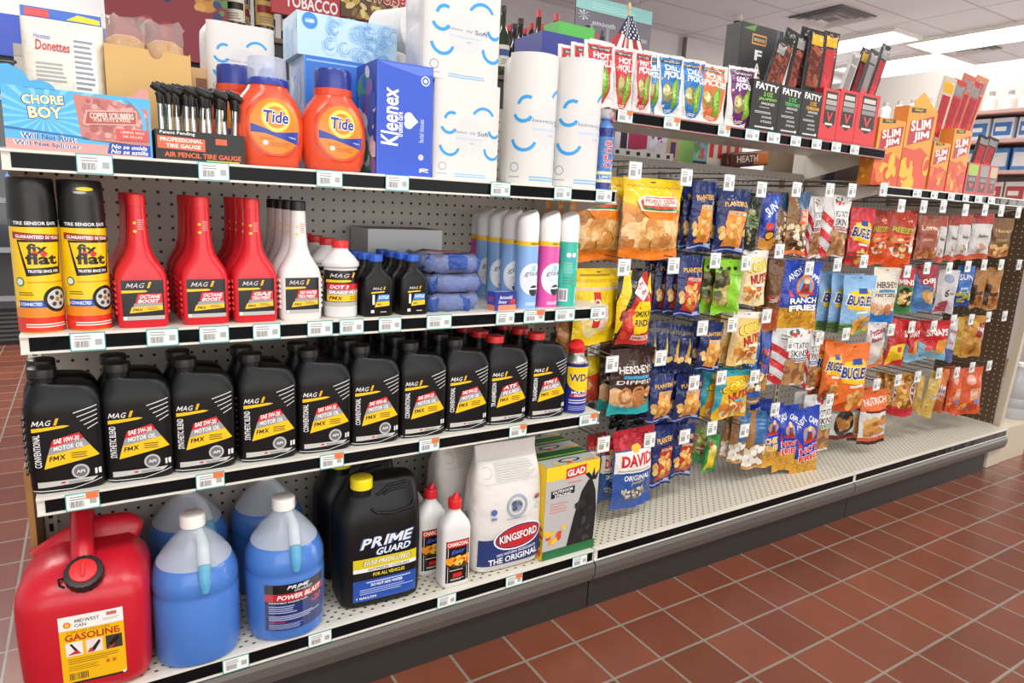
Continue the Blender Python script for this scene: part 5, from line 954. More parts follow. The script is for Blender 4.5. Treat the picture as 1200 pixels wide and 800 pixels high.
hang('trail_mix_pouch', 'brown trail mix pouch with blue and orange panel, front of the top row', 'nut pouch', (920, 224, 946, 298), YH, -.25, '8a6238', trail('e0703a'), 0)
hang('trail_mix_pouch', 'brown trail mix pouch just left of the orange panelled one', 'nut pouch', (902, 225, 922, 297), YH+.03, -.3, '8a6238', trail('7a5a38'), 1, blabel='brown trail mix pouch left of the orange panelled one')
hang('potato_skin_bag', 'white potato skins bag with red stripes in the top hook row', 'snack bag', (961, 228, 993, 302), YH, -.35, 'd6d4d2', skins('a03a4a', 'BACON'), 0, .03)
hang('potato_skin_bag', 'red striped potato skins bag turned sideways left of the other', 'snack bag', (944, 230, 962, 302), YH+.02, -.6, 'd6d4d2', skins('a03a4a', 'BACON'), 1, .03, blabel='striped potato skins bag')
hang('corn_snack_bag', 'red corn snack bag with yellow splash in the top hook row', 'snack bag', (993, 243, 1021, 312), YH, -.4, 'c02a30', bugles('c8303a', 'BUGLES'), 1, blabel='red corn snack bag with yellow splash')
def orange(a): a.r(0, 0, 1, 1, 'd9501e'); a.r(0, .58, 1, 1, 'a8341c'); a.t("REESE'S", .5, .66, .8, .10, 'a8b82a', .05, .1, -4); a.blobs(.04, .22, .96, .52, 26, ['c98a4a', 'e8c08a', '7a3a1c', 'f4e0c4'], .11, 3, .8); a.p([(0, .40), (1, .5), (1, .54), (0, .44)], 'e8672a')
hang('candy_bag', 'orange popcorn snack bag, front one of the orange pair', 'snack bag', (1038, 246, 1071, 314), -.27, -.4, 'd9501e', orange, 0, .035); hang('candy_bag', 'orange popcorn snack bag, left one of the orange pair', 'snack bag', (1018, 246, 1040, 310), -.24, -.45, 'd9501e', orange, 1, .035, blabel='orange popcorn bag of the pair')
hang('snack_bag', 'brown and tan snack bag right of the orange pair', 'snack bag', (1073, 252, 1100, 304), -.28, -.45, '8a4a38', plain('9a5540', None, 'Lorna', 'd8b090', ['c98a5a', 'a8683a'], (.04, .2), ty=.72), 1, blabel='brown snack bag right of the orange pair')
def whitebag(a): a.r(0, 0, 1, 1, 'cfcac8'); a.r(0, 0, 1, .12, 'c85a3c'); a.r(0, .78, 1, 1, 'a8443a'); a.t('Bakery', .6, .5, .6, .1, '3a3634', .03, .2); a.blobs(.3, .15, .9, .35, 10, ['dcd0c8', 'b98a6a'], .1, 3)
for i, (u0, u1, yy_) in enumerate(((1096, 1108, -.27), (1109, 1121, -.27), (1121, 1136, -.28), (1136, 1161, -.29))): hang('snack_bag', ('leftmost of four white pouches in the top row at right', 'second of four white pouches in the top row at right', 'third of four white pouches in the top row at right', 'front white pouch with red top in the top row at right')[i], 'snack bag', (u0, 253-i, u1, 307-i), yy_, -.5, 'cfcac8', whitebag, 0, .022)
hang('snack_bag', 'brown pouch at the far right of the top hook row', 'snack bag', (1160, 255, 1185, 301), -.29, -.5, '7a5638', plain('7a5a3c', 'a8603a', 'Honey', 'c8a060', NUTB, (.05, .3), ty=.66))
# second row
def zipbag(a): a.r(0, 0, 1, 1, 'f1cb1c'); a.r(0, .82, 1, .86, 'd9b018'); a.r(0, .72, 1, .76, 'd9c0a8'); a.e(.36, .36, .24, .26, 'f0dca0'); a.r(.36, .24, .52, .70, 'd03028'); a.t('GLAD', .44, .47, .40, .10, 'ffffff', .05, 0, 90); a.r(.72, .3, .80, .55, 'c8a418'); a.e(.62, .36, .1, .2, 'e8c8b0'); a.lines(.1, .9, .9, .96, 1, 'a88818')
hang('zip_bag_pouch', 'yellow pouch of zip bags standing beside the teal air freshener', 'pouch', (672, 314, 723, 402), -.20, 0, 'f1cb1c', zipbag, 0, .04)
def slim(a): a.r(0, 0, 1, 1, '1d1a18'); a.p([(.0, .1), (.3, .75), (.4, 1), (.2, 1), (0, .6)], 'f2cf1c'); a.p([(.05, .03), (1, .05), (1, .6), (.8, 1), (.7, .98), (.3, .55), (.1, .3)], 'c02c22'); a.p([(.45, .18), (.95, .22), (1, .52), (.88, .62), (.5, .62), (.36, .42)], 'f2cf1c'); a.t('SMOKIN', .68, .46, .46, .08, '1d1a18', .05, 0, 4); a.t('RINDS', .68, .34, .42, .09, '1d1a18', .05, 0, 4); a.blobs(.12, .1, .42, .5, 12, ['8a2018', 'd84a32'], .1, 3); a.p([(.38, .72), (.60, .62), (.84, .76), (.66, .92)], 'f0ece6'); a.t('SLIM', .58, .81, .26, .06, 'c02c22', .05, 0, 28); a.t('JIM', .66, .73, .2, .06, 'c02c22', .05, 0, 28); a.p([(.8, .76), (.9, .98), (.96, .7)], 'f2cf1c'); a.r(.42, .10, .96, .17, 'e8d8cc'); a.t('BARBECUE', .69, .135, .46, .045, 'c02c22', .05)
hang('pork_rind_bag', 'red, yellow and black snack bag hanging beside the shelf end', 'snack bag', (721, 317, 763, 406), -.24, -.1, '1d1a18', slim, 1, .045, blabel='red and yellow snack bag by the shelf end', bstep=.05)
hang('nut_pouch', 'brown bag of nuts with red bottom below the zip bags', 'nut pouch', (650, 374, 720, 409), -.17, 0, '8a3428', plain('9a5a34', None, None, blob=['b9844a', 'd0a060', '8a5a2c'], y=(.1, .9)), 0, .04)
hang('nut_pouch', 'navy nut pouch with red panel in the second row', 'nut pouch', (792, 299, 822, 371), YH, -.1, '1d2c62', planters('c8382e', 'ALMONDS', 'e8a860'), 3, blabel='navy nut pouch with red panel in the second row', bx_=-.012)
def greenp(a): a.r(0, 0, 1, 1, '86c42c'); a.blobs(0, .22, .42, .78, 34, ['6a5a2a', 'c9b070', '3a3a1c', '9a8a3a'], .11, 3, .9); a.p([(.45, .1), (1, .08), (1, .85), (.5, .85), (.36, .5)], '8ccb32'); a.e(.16, .84, .07, .035, '20241a'); a.e(.42, .84, .07, .035, '20241a'); a.e(.66, .84, .07, .035, '20241a'); a.t('Wonderful', .72, .72, .4, .035, '4a7a1c', .02); a.t('PISTACHIOS', .72, .42, .5, .09, 'a8dc58', .02, 0, 90)
hang('pistachio_pouch', 'bright green pistachio pouch in the second hook row', 'nut pouch', (836, 304, 868, 367), YH, -.1, '86c42c', greenp, 2, blabel='bright green pistachio pouch in the second row', bx_=-.014)
hang('corn_nut_pouch', 'cream corn nut pouch in the second hook row', 'nut pouch', (866, 293, 898, 357), YH, -.2, 'd8cdb8', corn('e6d2a2', 'e8e2d8'), 2, blabel='cream corn nut pouch in the second row')
hang('snack_bag', 'dark brown bag with orange band left of the blue fries bag', 'snack bag', (896, 304, 915, 388), YH+.02, -.5, '5a3c24', plain('6a4526', 'a8542a', None, blob=['c98a42', 'a8662a', 'd04438'], y=(.06, .5)), 1, blabel='dark brown bag left of the blue fries bag')
hang('fries_bag', 'navy and yellow ranch fries bag in the second row', 'snack bag', (913, 306, 960, 386), YH, -.25, '1f3fa8', andy('RANCH', 'FRIES', 'ffffff'), 1, .035, blabel='navy ranch fries bag of the second row')
hang('corn_snack_bag', 'light blue corn snack bag at the front of the second row', 'snack bag', (985, 322, 1022, 391), YH-.01, -.25, '86b4dc', bugles('8ab6de', 'BUGLES', True), 3, .035, blabel='light blue corn snack bag of the second row', bstep=.04, bx_=-.01)
def hersh(base, bot, txt, tc):
    def D(a): a.r(0, 0, 1, 1, base); a.r(0, 0, 1, .24, bot); a.t("HERSHEY'S", .55, .70, .82, .11, tc, .05); a.r(.24, .56, .84, .61, '4a9ac8'); a.t(txt, .54, .51, .84, .06, tc, .04); a.blobs(.08, .18, .92, .38, 12, ['e8d8c4', 'b9784a', 'd9a878', '7a4426'], .13, 4, .9)
    return D
hang('pretzel_bag', 'cream and blue dipped pretzel bag in the second row', 'snack bag', (1019, 313, 1051, 379), -.27, -.35, 'ded4c2', hersh('ded4c2', '2a7ac8', 'PRETZELS', '3a2820'), 0)
def minis(a): a.r(0, 0, 1, 1, '3a7a42'); a.r(0, .62, 1, 1, 'b8282c'); a.t('MINIS', .5, .70, .84, .12, 'f4f0ea', .06); a.e(.48, .36, .40, .22, '2a2a1c'); a.blobs(.2, .22, .8, .5, 18, ['d9b06a', 'b98a42', 'e8c88a'], .11, 4)
hang('cookie_bag', 'red and green cookie bag right of the cream pretzel bag', 'snack bag', (1048, 314, 1070, 367), -.28, -.4, '3a7a42', minis)
def cheez(a): a.r(0, 0, 1, 1, '4a78b0'); a.p([(.2, .6), (1, .5), (1, 1), (0, 1)], '9a2f34'); a.t('CHIPS', .62, .66, .66, .11, 'f4f0ea', .06, 0, 5); a.blobs(.5, .2, .95, .5, 12, ['d0a868', 'b98a4a'], .13, 4, 1.2)
hang('cookie_bag', 'blue and dark red bag in the second row at right', 'snack bag', (1069, 310, 1096, 365), -.28, -.45, '4a78b0', cheez)
def grey6(a): a.r(0, 0, 1, 1, 'c4bfc0'); a.t('6', .45, .46, .2, .18, '23211f', .06, .2); a.t('pack', .74, .46, .3, .08, '23211f', .03, .2); a.p([(.0, .02), (.6, .02), (.5, .3), (.15, .26)], 'a84858'); a.e(.5, .8, .25, .1, '8a98a8')
hang('snack_bag', 'grey white bag with dark numeral in the second row', 'snack bag', (1096, 316, 1121, 367), -.285, -.5, 'c4bfc0', grey6)
hang('snack_bag', 'blue pouch with red and white lettering in the second row at right', 'snack bag', (1119, 311, 1139, 359), -.29, -.5, '3f68b0', plain('3f68b0', '2a4a8a', 'SUN', 'e8e4ec', ['d0b060', '8ab06a'], (.1, .38), ty=.72, th=.14), 0)
def wood(a): a.r(0, 0, 1, 1, 'a8743c'); a.r(0, .1, .3, .6, '3a2a1c'); a.blobs(.3, .05, .95, .4, 10, ['c98a5a', '8a4a2a'], .12, 3); a.r(.3, .34, .8, .42, '4a3020')
hang('jerky_pouch', 'slim tan brown pouch, left of two at the right of the second row', 'snack bag', (1139, 314, 1154, 361), -.29, -.6, 'a8743c', wood, 0, .02); hang('jerky_pouch', 'slim tan brown pouch, right of two at the right of the second row', 'snack bag', (1154, 313, 1172, 363), -.295, -.6, 'a8743c', wood, 0, .02)
# third row
hang('pretzel_bag', 'dark brown and teal dipped pretzel bag in the third row', 'snack bag', (713, 408, 764, 484), -.24, 0, '3a2620', lambda a: (hersh('3a2620', '2fa8ac', 'DIPPED', 'e6dcd4')(a), a.arc(.3, .3, .13, .05, 0, 360, 'b9743c', 14), a.arc(.62, .33, .13, .05, 0, 360, 'c07f44', 14), a.arc(.82, .26, .11, .05, 0, 360, 'b9743c', 14)), 1, .04, blabel='dark brown and teal pretzel bag of the third row')
def navy2(a): a.r(0, 0, 1, 1, '1b2856'); a.blobs(.1, .22, .9, .36, 6, ['d9a85a', 'c98f42', 'eac87a'], .16, 3, .9); a.p([(.55, .4), (.75, .4), (.65, .75)], 'c9a23a'); a.t('PLANTERS', .5, .84, .8, .07, '8a7a3a', .04)
for i, u in enumerate((762, 776, 789, 802)): hang('nut_pouch', ('leftmost of four dark navy nut pouches in the third row', 'second of four dark navy nut pouches in the third row', 'third of four dark navy nut pouches in the third row', 'rightmost of four dark navy nut pouches in the third row')[i], 'nut pouch', (u-10, 376+i*2, u+10, 436), -.20-.012*i, -.35, '1b2856', navy2, 0, .03)
hang('nut_pouch', 'navy nut pouch with orange panel in the third row', 'nut pouch', (818, 378, 845, 434), YH, -.1, '1d2c62', planters('e8a04a', 'PEANUTS'), 1, blabel='navy nut pouch with orange panel in the third row')
hang('corn_nut_pouch', 'yellow and cream corn nut pouch in the third row', 'nut pouch', (854, 365, 889, 427), YH-.01, -.15, 'dfc07a', corn('e2bd66', 'e8e2d8'), 2, .032, roll=.04, blabel='yellow corn nut pouch in the third row', bx_=-.012)
def bluep(a): a.r(0, 0, 1, 1, '2f6ab0'); a.blobs(.1, .4, .9, .95, 16, ['4a3020', 'c9a060', '23385a', 'e0d0b0'], .12, 3); a.t('NUT', .5, .2, .7, .16, 'e0e8f4', .05)
hang('nut_pouch', 'small blue nut pouch right of the yellow corn nuts', 'nut pouch', (872, 385, 890, 434), YH+.02, -.3, '2f6ab0', bluep); hang('nut_pouch', 'blue, red and tan nut pouch left of the grey potato skins', 'nut pouch', (889, 390, 901, 456), YH+.01, -.6, '3a4f9a', plain('3f58a8', 'b98a42', 'nut', 'e86050', ['c98a42', 'd8c49a', '8a3a2a'], (.1, .7)))
hang('potato_skin_bag', 'grey white potato skins bag with blue band in the third row', 'snack bag', (902, 384, 946, 450), YH, -.2, 'c9c7c5', skins('2f4f8f', 'CHEDDAR'), 2, .035, blabel='grey potato skins bag with blue band')
hang('potato_skin_bag', 'red striped potato skins bag turned on edge beside the orange bags', 'snack bag', (941, 386, 959, 456), YH-.02, -.8, 'd6d4d2', skins('2f4f8f', 'CHEDDAR'), 0, .03)
hang('corn_snack_bag', 'orange corn snack bag with yellow splash, front of three', 'snack bag', (980, 402, 1017, 480), YH-.03, -.25, 'dd6a28', bugles('e0702c', 'BUGLES'), 0, .035, roll=-.05)
hang('corn_snack_bag', 'orange corn snack bag with yellow splash, middle of three', 'snack bag', (963, 400, 986, 466), YH-.01, -.3, 'dd6a28', bugles('e0702c', 'BUGLES'), 1, .035, blabel='orange corn snack bag of the third row')
def chex(a): a.r(0, 0, 1, 1, 'cfc9c4'); a.p([(0, .62), (1, .72), (1, 1), (0, 1)], 'd8d4d0'); a.t('Pretzels', .5, .80, .82, .13, 'a02c3a', .06, .2, 16); a.t('Baked', .5, .64, .6, .09, 'a02c3a', .05, .2, 16); a.r(0, 0, 1, .07, 'c8602c'); a.p([(.7, .05), (1, .1), (1, .5), (.8, .4)], 'd0903a'); a.r(.25, .34, .6, .5, 'd9c8bc')
hang('pretzel_bag', 'white pretzel bag with dark red script in the third row', 'snack bag', (1013, 377, 1036, 430), -.275, -.4, 'cfc9c4', chex)
def redy(a): a.r(0, 0, 1, 1, 'bd2a2c'); a.p([(.1, .0), (.9, .15), (.95, .5), (.1, .42)], 'e8c01e'); a.t('S', .8, .7, .18, .14, 'f4efe8', .06); a.e(.6, .35, .12, .06, 'a83a22')
hang('snack_bag', 'red and yellow snack bag in the third row', 'snack bag', (1037, 373, 1060, 428), -.28, -.4, 'bd2a2c', redy, 0, .03, roll=.08)
def snaps(a): a.r(0, 0, 1, 1, 'c02428'); a.p([(0, 0), (1, 0), (1, .35), (.55, .22), (0, .48)], '7ab0c8'); a.t('SNAPS', .56, .70, .78, .16, 'f4f0ea', .06, 0, 3); a.p([(.5, .15), (.95, .2), (.9, .55), (.6, .5)], 'd9903a'); a.e(.3, .3, .14, .07, 'd05a42')
hang('snack_bag', 'red and light blue snack bag with white lettering in the third row', 'snack bag', (1075, 375, 1111, 421), -.285, -.35, 'c02428', snaps, 0, .03); hang('snack_bag', 'narrow red and light blue bag left of the white lettered one', 'snack bag', (1061, 376, 1076, 424), -.28, -.6, 'c02428', snaps, 0, .025)
hang('snack_bag', 'slim white bag with red and blue lettering in the third row', 'snack bag', (1110, 373, 1119, 424), -.285, -.6, 'c8c8cc', plain('c8c8cc', '5a6a9a', 'Nutty', 'b83a3a', None), 0, .02); hang('snack_bag', 'slim mustard yellow pouch in the third row at right', 'snack bag', (1119, 371, 1127, 415), -.29, -.7, 'b98f2c', plain('b98f2c'), 0, .02)
def flip(a): a.r(0, 0, 1, 1, 'b9823a'); a.p([(.55, .45), (1, .5), (1, .85), (.6, .8)], '8a2f30'); a.t('Flips', .78, .67, .36, .12, 'e8d8cc', .04); a.blobs(.05, .08, .6, .85, 20, ['d9a84a', '8a5a22', 'c9923a'], .12, 3)
hang('pretzel_bag', 'golden brown bag with dark red panel at the right of the third row', 'snack bag', (1125, 369, 1152, 418), -.292, -.45, 'b9823a', flip)
# fourth row
hang('nut_pouch', 'navy nut pouch with orange panel below the brown pretzel bag', 'nut pouch', (760, 438, 788, 494), YH, -.1, '1d2c62', planters('e8984a', 'CASHEWS'), 1, blabel='navy pouch below the pretzel bag'); hang('nut_pouch', 'navy nut pouch with orange panel in the fourth row beside yellow corn nuts', 'nut pouch', (790, 438, 822, 492), YH, -.1, '1d2c62', planters('e8984a', 'PEANUTS'), 1, blabel='navy pouch in the fourth row')
hang('corn_nut_pouch', 'yellow and teal corn nut pouch in the fourth row', 'nut pouch', (836, 434, 876, 489), YH, -.12, 'e0ad22', corn('e0ad22', '2c98a8'), 2, .032, blabel='yellow and teal corn nut pouch', bx_=-.022)
def bl2(a): a.r(0, 0, 1, 1, '8a6a48'); a.r(0, .22, 1, .44, '2f5a9a'); a.blobs(.05, .44, .95, .98, 26, ['e8dcc0', '3a2a20', 'b98a52'], .12, 4); a.r(.2, .05, .9, .12, 'c8b08a')
hang('trail_mix_pouch', 'brown pouch with blue band in the fourth row', 'nut pouch', (868, 436, 892, 472), YH, -.25, '8a6a48', bl2)
def wblue(a): a.r(0, 0, 1, 1, '9a6f3e'); a.r(.35, .45, 1, 1, '2f6296'); a.blobs(.1, .05, .98, .44, 34, ['efeadd', 'd8cdb4', 'f6f2ea'], .12, 4, .9); a.r(.0, .0, 1, .05, 'b9844a'); a.lines(.45, .7, .9, .9, 3, '5a8ac0')
hang('yogurt_nut_pouch', 'tan and blue pouch of white coated nuts above the deck', 'nut pouch', (870, 481, 896, 548), YH-.005, -.3, '9a6f3e', wblue, 0, roll=.06); hang('yogurt_nut_pouch', 'tan and navy pouch left of the white coated nuts', 'nut pouch', (853, 483, 874, 541), YH+.015, -.35, '9a6f3e', wblue, 1, roll=.05, blabel='tan pouch above the deck')
hang('fries_bag', 'navy and orange hot fries bag, right of three above the deck', 'snack bag', (930, 477, 962, 558), YH-.025, -.15, '1f3fa8', andy('HOT', 'FRIES', 'd8302c'), 0, .04, roll=-.12); hang('fries_bag', 'navy and orange hot fries bag, middle of three above the deck', 'snack bag', (909, 474, 936, 551), YH-.01, -.3, '1f3fa8', andy('HOT', 'FRIES', 'd8302c'), 0, .04, roll=-.06); hang('fries_bag', 'navy and yellow cheddar fries bag, left of three above the deck', 'snack bag', (888, 472, 913, 546), YH, -.3, '1f3fa8', andy('CHED', 'FRIES', 'e8b01e'), 1, .04, blabel='navy fries bag above the deck')
hang('potato_skin_bag', 'white potato skins bag with green band above the deck', 'snack bag', (938, 462, 974, 529), YH+.005, -.2, 'd6d4d2', skins('2f8a4a', 'SOUR CREAM', 'd6d4d2'), 1, .035, blabel='potato skins bag with green band')
def nutrich(a): a.r(0, 0, 1, 1, 'd8d6d2'); a.r(0, .62, 1, 1, 'df6a32'); a.r(0, .0, 1, .06, '3a2018'); a.r(0, .06, 1, .13, 'd0542a'); a.t('NUTRICH', .5, .80, .8, .12, 'f6e6da', .06, 0, 5); a.r(.15, .6, .9, .64, '6a2a1a'); a.blobs(.22, .2, .85, .52, 26, ['c98f4a', 'e0b06a', 'a86a2e'], .11, 4, 1)
hang('cookie_bag', 'orange and white cookie bag hanging lowest beside the orange bags', 'snack bag', (1008, 456, 1040, 519), YH-.03, -.3, 'd8d6d2', nutrich, 1, .035, roll=-.07, blabel='orange and white cookie bag of the lowest row')
def bwc(a): a.r(0, 0, 1, 1, 'd0ccc8'); a.r(0, 0, 1, .12, '5a2018'); a.r(0, .7, 1, 1, '8a8682'); a.c(.5, .45, .36, '23201e'); a.blobs(.3, .3, .75, .6, 10, ['c98f4a', 'a86a2e'], .13, 4)
hang('cookie_bag', 'white bag with dark round emblem behind the orange corn snacks', 'snack bag', (970, 470, 1003, 513), YH+.03, -.2, 'd0ccc8', bwc, 1, .03, blabel='white bag with dark emblem')
def pret(a): a.r(0, 0, 1, 1, 'b98036'); a.r(0, 0, 1, .22, 'b82a30'); a.blobs(.05, .22, .65, .9, 30, ['d99f42', '8a5018', 'e0b060'], .12, 3); a.p([(.55, .55), (.78, .30), (1, .55), (.78, .85)], 'e6dcd4'); a.p([(.60, .55), (.78, .36), (.95, .55), (.78, .79)], '7a3a3a'); a.t('Rold', .78, .57, .26, .07, 'f0e6dc', .04)
hang('pretzel_bag', 'brown and red bag with diamond panel in the lowest row at right', 'snack bag', (1047, 437, 1072, 487), -.28, -.35, 'b98036', pret); hang('pretzel_bag', 'brown and red bag left of the diamond panel bag', 'snack bag', (1034, 438, 1049, 485), -.275, -.5, 'b98036', pret, 1, blabel='brown and red bag in the lowest row')
hang('snack_bag', 'tan bag right of the diamond panel bag', 'snack bag', (1071, 440, 1081, 482), -.30, -.6, 'c09a4a', plain('c09a4a'), 0, .02); hang('banana_chip_bag', 'yellow tapering bag in the lowest row at right', 'snack bag', (1080, 434, 1095, 488), -.285, -.5, 'd0ae58', plain('d0ae58', None, None, blob=['dcc07a', 'c09a42'], y=(.1, .8)), 0, .03, roll=.12)
hang('snack_bag', 'white and orange striped bag right of the yellow bag', 'snack bag', (1094, 432, 1108, 483), -.285, -.5, 'c9703a', plain('c9703a', 'b0582e', 'Hot', 'e0dce8', ['d89a5a', '8a98c0'], (.3, .6), ty=.6), 0, .025)
def oran(a): a.r(0, 0, 1, 1, 'cf5a32'); a.e(.45, .75, .2, .1, 'e0a090'); a.t('Cheezy', .46, .75, .32, .08, 'f4e6dc', .04); a.p([(.4, .3), (.85, .34), (.9, .58), (.45, .56)], 'd99a6a'); a.blobs(.1, .05, .9, .25, 12, ['e0a050', 'b8442a'], .11, 3); a.r(.6, .24, .85, .34, '6a8ac0'); a.t('BAR', .62, .45, .3, .1, 'f4e6dc', .04)
hang('cracker_bag', 'orange bag, front one at the right end of the lowest row', 'snack bag', (1124, 430, 1152, 485), -.29, -.3, 'cf5a32', oran, 0, .03, roll=-.1); hang('cracker_bag', 'orange bag behind the front one at the end of the lowest row', 'snack bag', (1110, 431, 1126, 484), -.287, -.5, 'cf5a32', oran, 1, .025, blabel='orange bag at the right end of the lowest row')
# bottom row
def david(a): a.r(0, 0, 1, 1, '2a4f98'); a.r(0, .76, 1, 1, 'a8202c'); a.r(.03, .47, .98, .74, 'ece8e2'); a.t('DAVID', .54, .62, .78, .15, 'cc2430', .08); a.lines(.1, .49, .95, .53, 1, 'a8aab4'); a.e(.52, .76, .12, .05, 'e8b43a'); a.t('ORIGINAL', .56, .40, .64, .07, 'f0f0f0', .05); a.t('Jumbo', .58, .335, .36, .05, 'c9b23a', .04, .2, 4); a.blobs(.18, .14, .82, .27, 40, ['b9b09a', '8a8474', 'd0c8b4', '6a6456'], .05, 3, .6); a.blobs(.1, .8, .9, .96, 8, ['c03a44', '8a1822'], .07, 6)
hang('sunflower_seed_bag', 'red, white and blue sunflower seed bag at the front above the deck', 'snack bag', (718, 501, 765, 592), -.27, .0, '2a4f98', david, 0, .035, roll=-.03); hang('sunflower_seed_bag', 'blue sunflower seed bag seen edge on left of the front one', 'snack bag', (702, 512, 724, 586), -.22, -.15, '2a4f98', david, 1, .035, blabel='blue sunflower seed bag at left', bx_=-.02)
hang('nut_pouch', 'navy nut pouch with red panel beside the sunflower seeds', 'nut pouch', (762, 498, 788, 568), YH, -.05, '1d2c62', planters('c03a2c', 'PEANUTS', 'e0a860'), 1, blabel='navy pouch with red panel beside the seeds'); hang('nut_pouch', 'navy nut pouch with red panel, right one of the bottom row', 'nut pouch', (787, 497, 812, 557), YH, -.05, '1d2c62', planters('b83428', 'PEANUTS', 'e0a860'), 1, blabel='navy pouch with red panel in the bottom row')
hang('sunflower_seed_bag', 'black bag hanging above the sunflower seed bag', 'snack bag', (724, 474, 758, 503), -.15, 0, '16171a', plain('16171a', None, None, blob=['24262a', '303338'], y=(.2, .9)), 1, .03, blabel='black bag above the seeds')
def gry(a): a.r(0, 0, 1, 1, '2f8a3c'); a.p([(.2, .05), (.8, .1), (.8, .7), (.3, .75)], 'e0c22a'); a.blobs(.3, .5, .7, .85, 6, ['a82a2c', 'f0e0b0'], .2, 3)
hang('seed_packet', 'narrow green and yellow packet hanging edge on above the deck', 'snack bag', (823, 508, 838, 552), YH-.01, -.5, '2f8a3c', gry, 0, .02, roll=.1); hang('seed_packet', 'olive green bag behind the narrow yellow packet', 'snack bag', (809, 500, 829, 541), YH+.03, -.2, '5a6a3a', plain('6a7a3a', '2f7a3c', None, blob=['8a2a30', '9aa04a'], y=(.3, .8)), 0, .025)
hang('snack_bag', 'small yellow bag behind the blue and yellow spray can', 'snack bag', (684, 408, 705, 470), -.16, -.1, 'd8b81c', lambda a: (a.r(0, 0, 1, 1, 'c8442c'), a.p([(0, .5), (1, .6), (1, 1), (0, 1)], 'dcc21c'), a.blobs(.1, .05, .9, .4, 12, ['d9a060', 'b8582e'], .13, 3), a.r(0, .86, 1, .9, '5a4a1a')), 0, .03)
# ---- hooks: a chrome wire with its own price tag
WIRE = mat('hook_wire', '8f8c86', .3, .9); HT = tag_art(.044, .046, False, 'c9cccb').mesh(flat((0, 0, 0)))
def peg_hook(u, v, y, label, grp, plate=True):
    c = aty(u, v, y)
    if c.x > 3.60: c = atx(u, v, 3.60)
    t = thing('peg_hook', label, 'peg hook', (c.x, 0, c.z+.012), 0, grp); y = c.y
    bm = tube(bmesh.new(), [(0, .001, 0), (0, y*.5, 0), (0, y+.02, 0), (0, y+.006, .004)], .0022, 6); tube(bm, [(0, .001, .018), (0, y*.5, .016), (0, y, .012), (0, y-.002, .006)], .0018, 6); bx(bm, -.012, .012, -.004, .0015, -.006, .024)
    bm_obj('wire', bm, WIRE, t); box('tag_plate', -.022, .022, y-.0045, y-.003, -.035, .011, mat('clear_tag_holder', 'dfe4e6', .25), t, 0)
    o = bpy.data.objects.new('price_label', HT); COL.objects.link(o); o.parent = t; o.location = (0, y-.005, -.035)
    if not HT.materials: HT.materials.append(PRINT)
rowsH = (('top', [(743, 200), (803, 208), (853, 214), (891, 222), (932, 222), (971, 223), (997, 223), (1034, 222), (1055, 241), (1081, 242), (1104, 242), (1130, 246), (1153, 246), (1172, 247), (1192, 249)]),
         ('second', [(730, 313), (788, 311), (837, 305), (873, 308), (912, 294), (947, 314), (980, 310), (1011, 306), (1062, 318), (1085, 314), (1111, 314), (1133, 312), (1152, 310), (1172, 310), (1193, 310)]),
         ('third', [(716, 426), (773, 419), (822, 384), (857, 380), (897, 370), (926, 403), (959, 396), (990, 391), (1043, 386), (1067, 383), (1093, 382), (1116, 375), (1137, 374), (1157, 371), (1176, 370)]),
         ('fourth', [(812, 448), (844, 442), (883, 441), (907, 479), (971, 468), (1026, 450), (1051, 445), (1074, 441), (1099, 437), (1120, 436), (1138, 430), (1158, 428)]),
         ('lowest', [(706, 520), (760, 515), (801, 511), (833, 501), (871, 504)]))
peg_hook(695, 407, -.17, 'wire peg hook holding the small yellow bag behind the spray can', 'peg hooks')
for rn, lst in rowsH:
    for i, (u, v) in enumerate(lst): peg_hook(u, v, -.275 if u < 1010 else -.305, 'wire peg hook with white price tag, %s in the %s hook row' % (nth(i), rn), 'peg hooks')
# ================================================================ UPPER SHELVES AT RIGHT
ZP = ZT-.012
def pickle(col, txt, dark):
    def D(a):
        a.r(0, 0, 1, 1, 'dbd7d2'); a.p([(.08, .95), (.94, .95), (.90, .55), (.84, .25), (.68, .07), (.5, .03), (.32, .07), (.16, .25), (.10, .55)], col); a.r(.14, .86, .90, .92, '3a3430'); a.t('VAN HOLTEN', .52, .89, .6, .03, 'e8e0d8', .03); a.t(txt, .53, .78, .56, .095, 'ffffff', .06, 0, -2); a.t('PICKLE', .55, .665, .68, .10, 'ffffff', .06, 0, -2)
        a.e(.34, .38, .17, .16, '8a7a34'); a.e(.3, .42, .12, .1, 'b9b06a'); a.e(.62, .36, .14, .25, '6f9a2c', rot=-.12); a.e(.60, .38, .07, .18, '93bd48', rot=-.12); a.blobs(.5, .2, .72, .55, 10, ['5f8a24', '86b03c'], .03, 4); a.lines(.35, .07, .65, .12, 2, 'f0e0d8')
    return D
yq = -DT+.02
pk = [((684, 54, 720, 132), 'c8323a', 'HOT', 'red hot pickle pouch beside the paper towel roll'), ((717, 58, 743, 134), 'c8323a', 'HOT', 'red hot pickle pouch, second from left on the upper shelf'), ((742, 62, 764, 137), 'c8323a', 'HOT', 'red hot pickle pouch next to the blue pickle pouches'), ((756, 64, 774, 137), '2a78c0', 'DILL', 'blue dill pickle pouch mostly hidden by its neighbours'), ((769, 66, 801, 141), '2a78c0', 'DILL', 'blue dill pickle pouch, middle of the blue pouches'), ((796, 70, 827, 144), '2a78c0', 'DILL', 'blue dill pickle pouch beside the orange pouch'), ((815, 78, 852, 149), 'd8703a', 'SOUR', 'orange sour pickle pouch on the upper shelf'), ((852, 78, 886, 152), '6a2a6c', 'KOSHER', 'purple pickle pouch beside the black sausage boxes')]
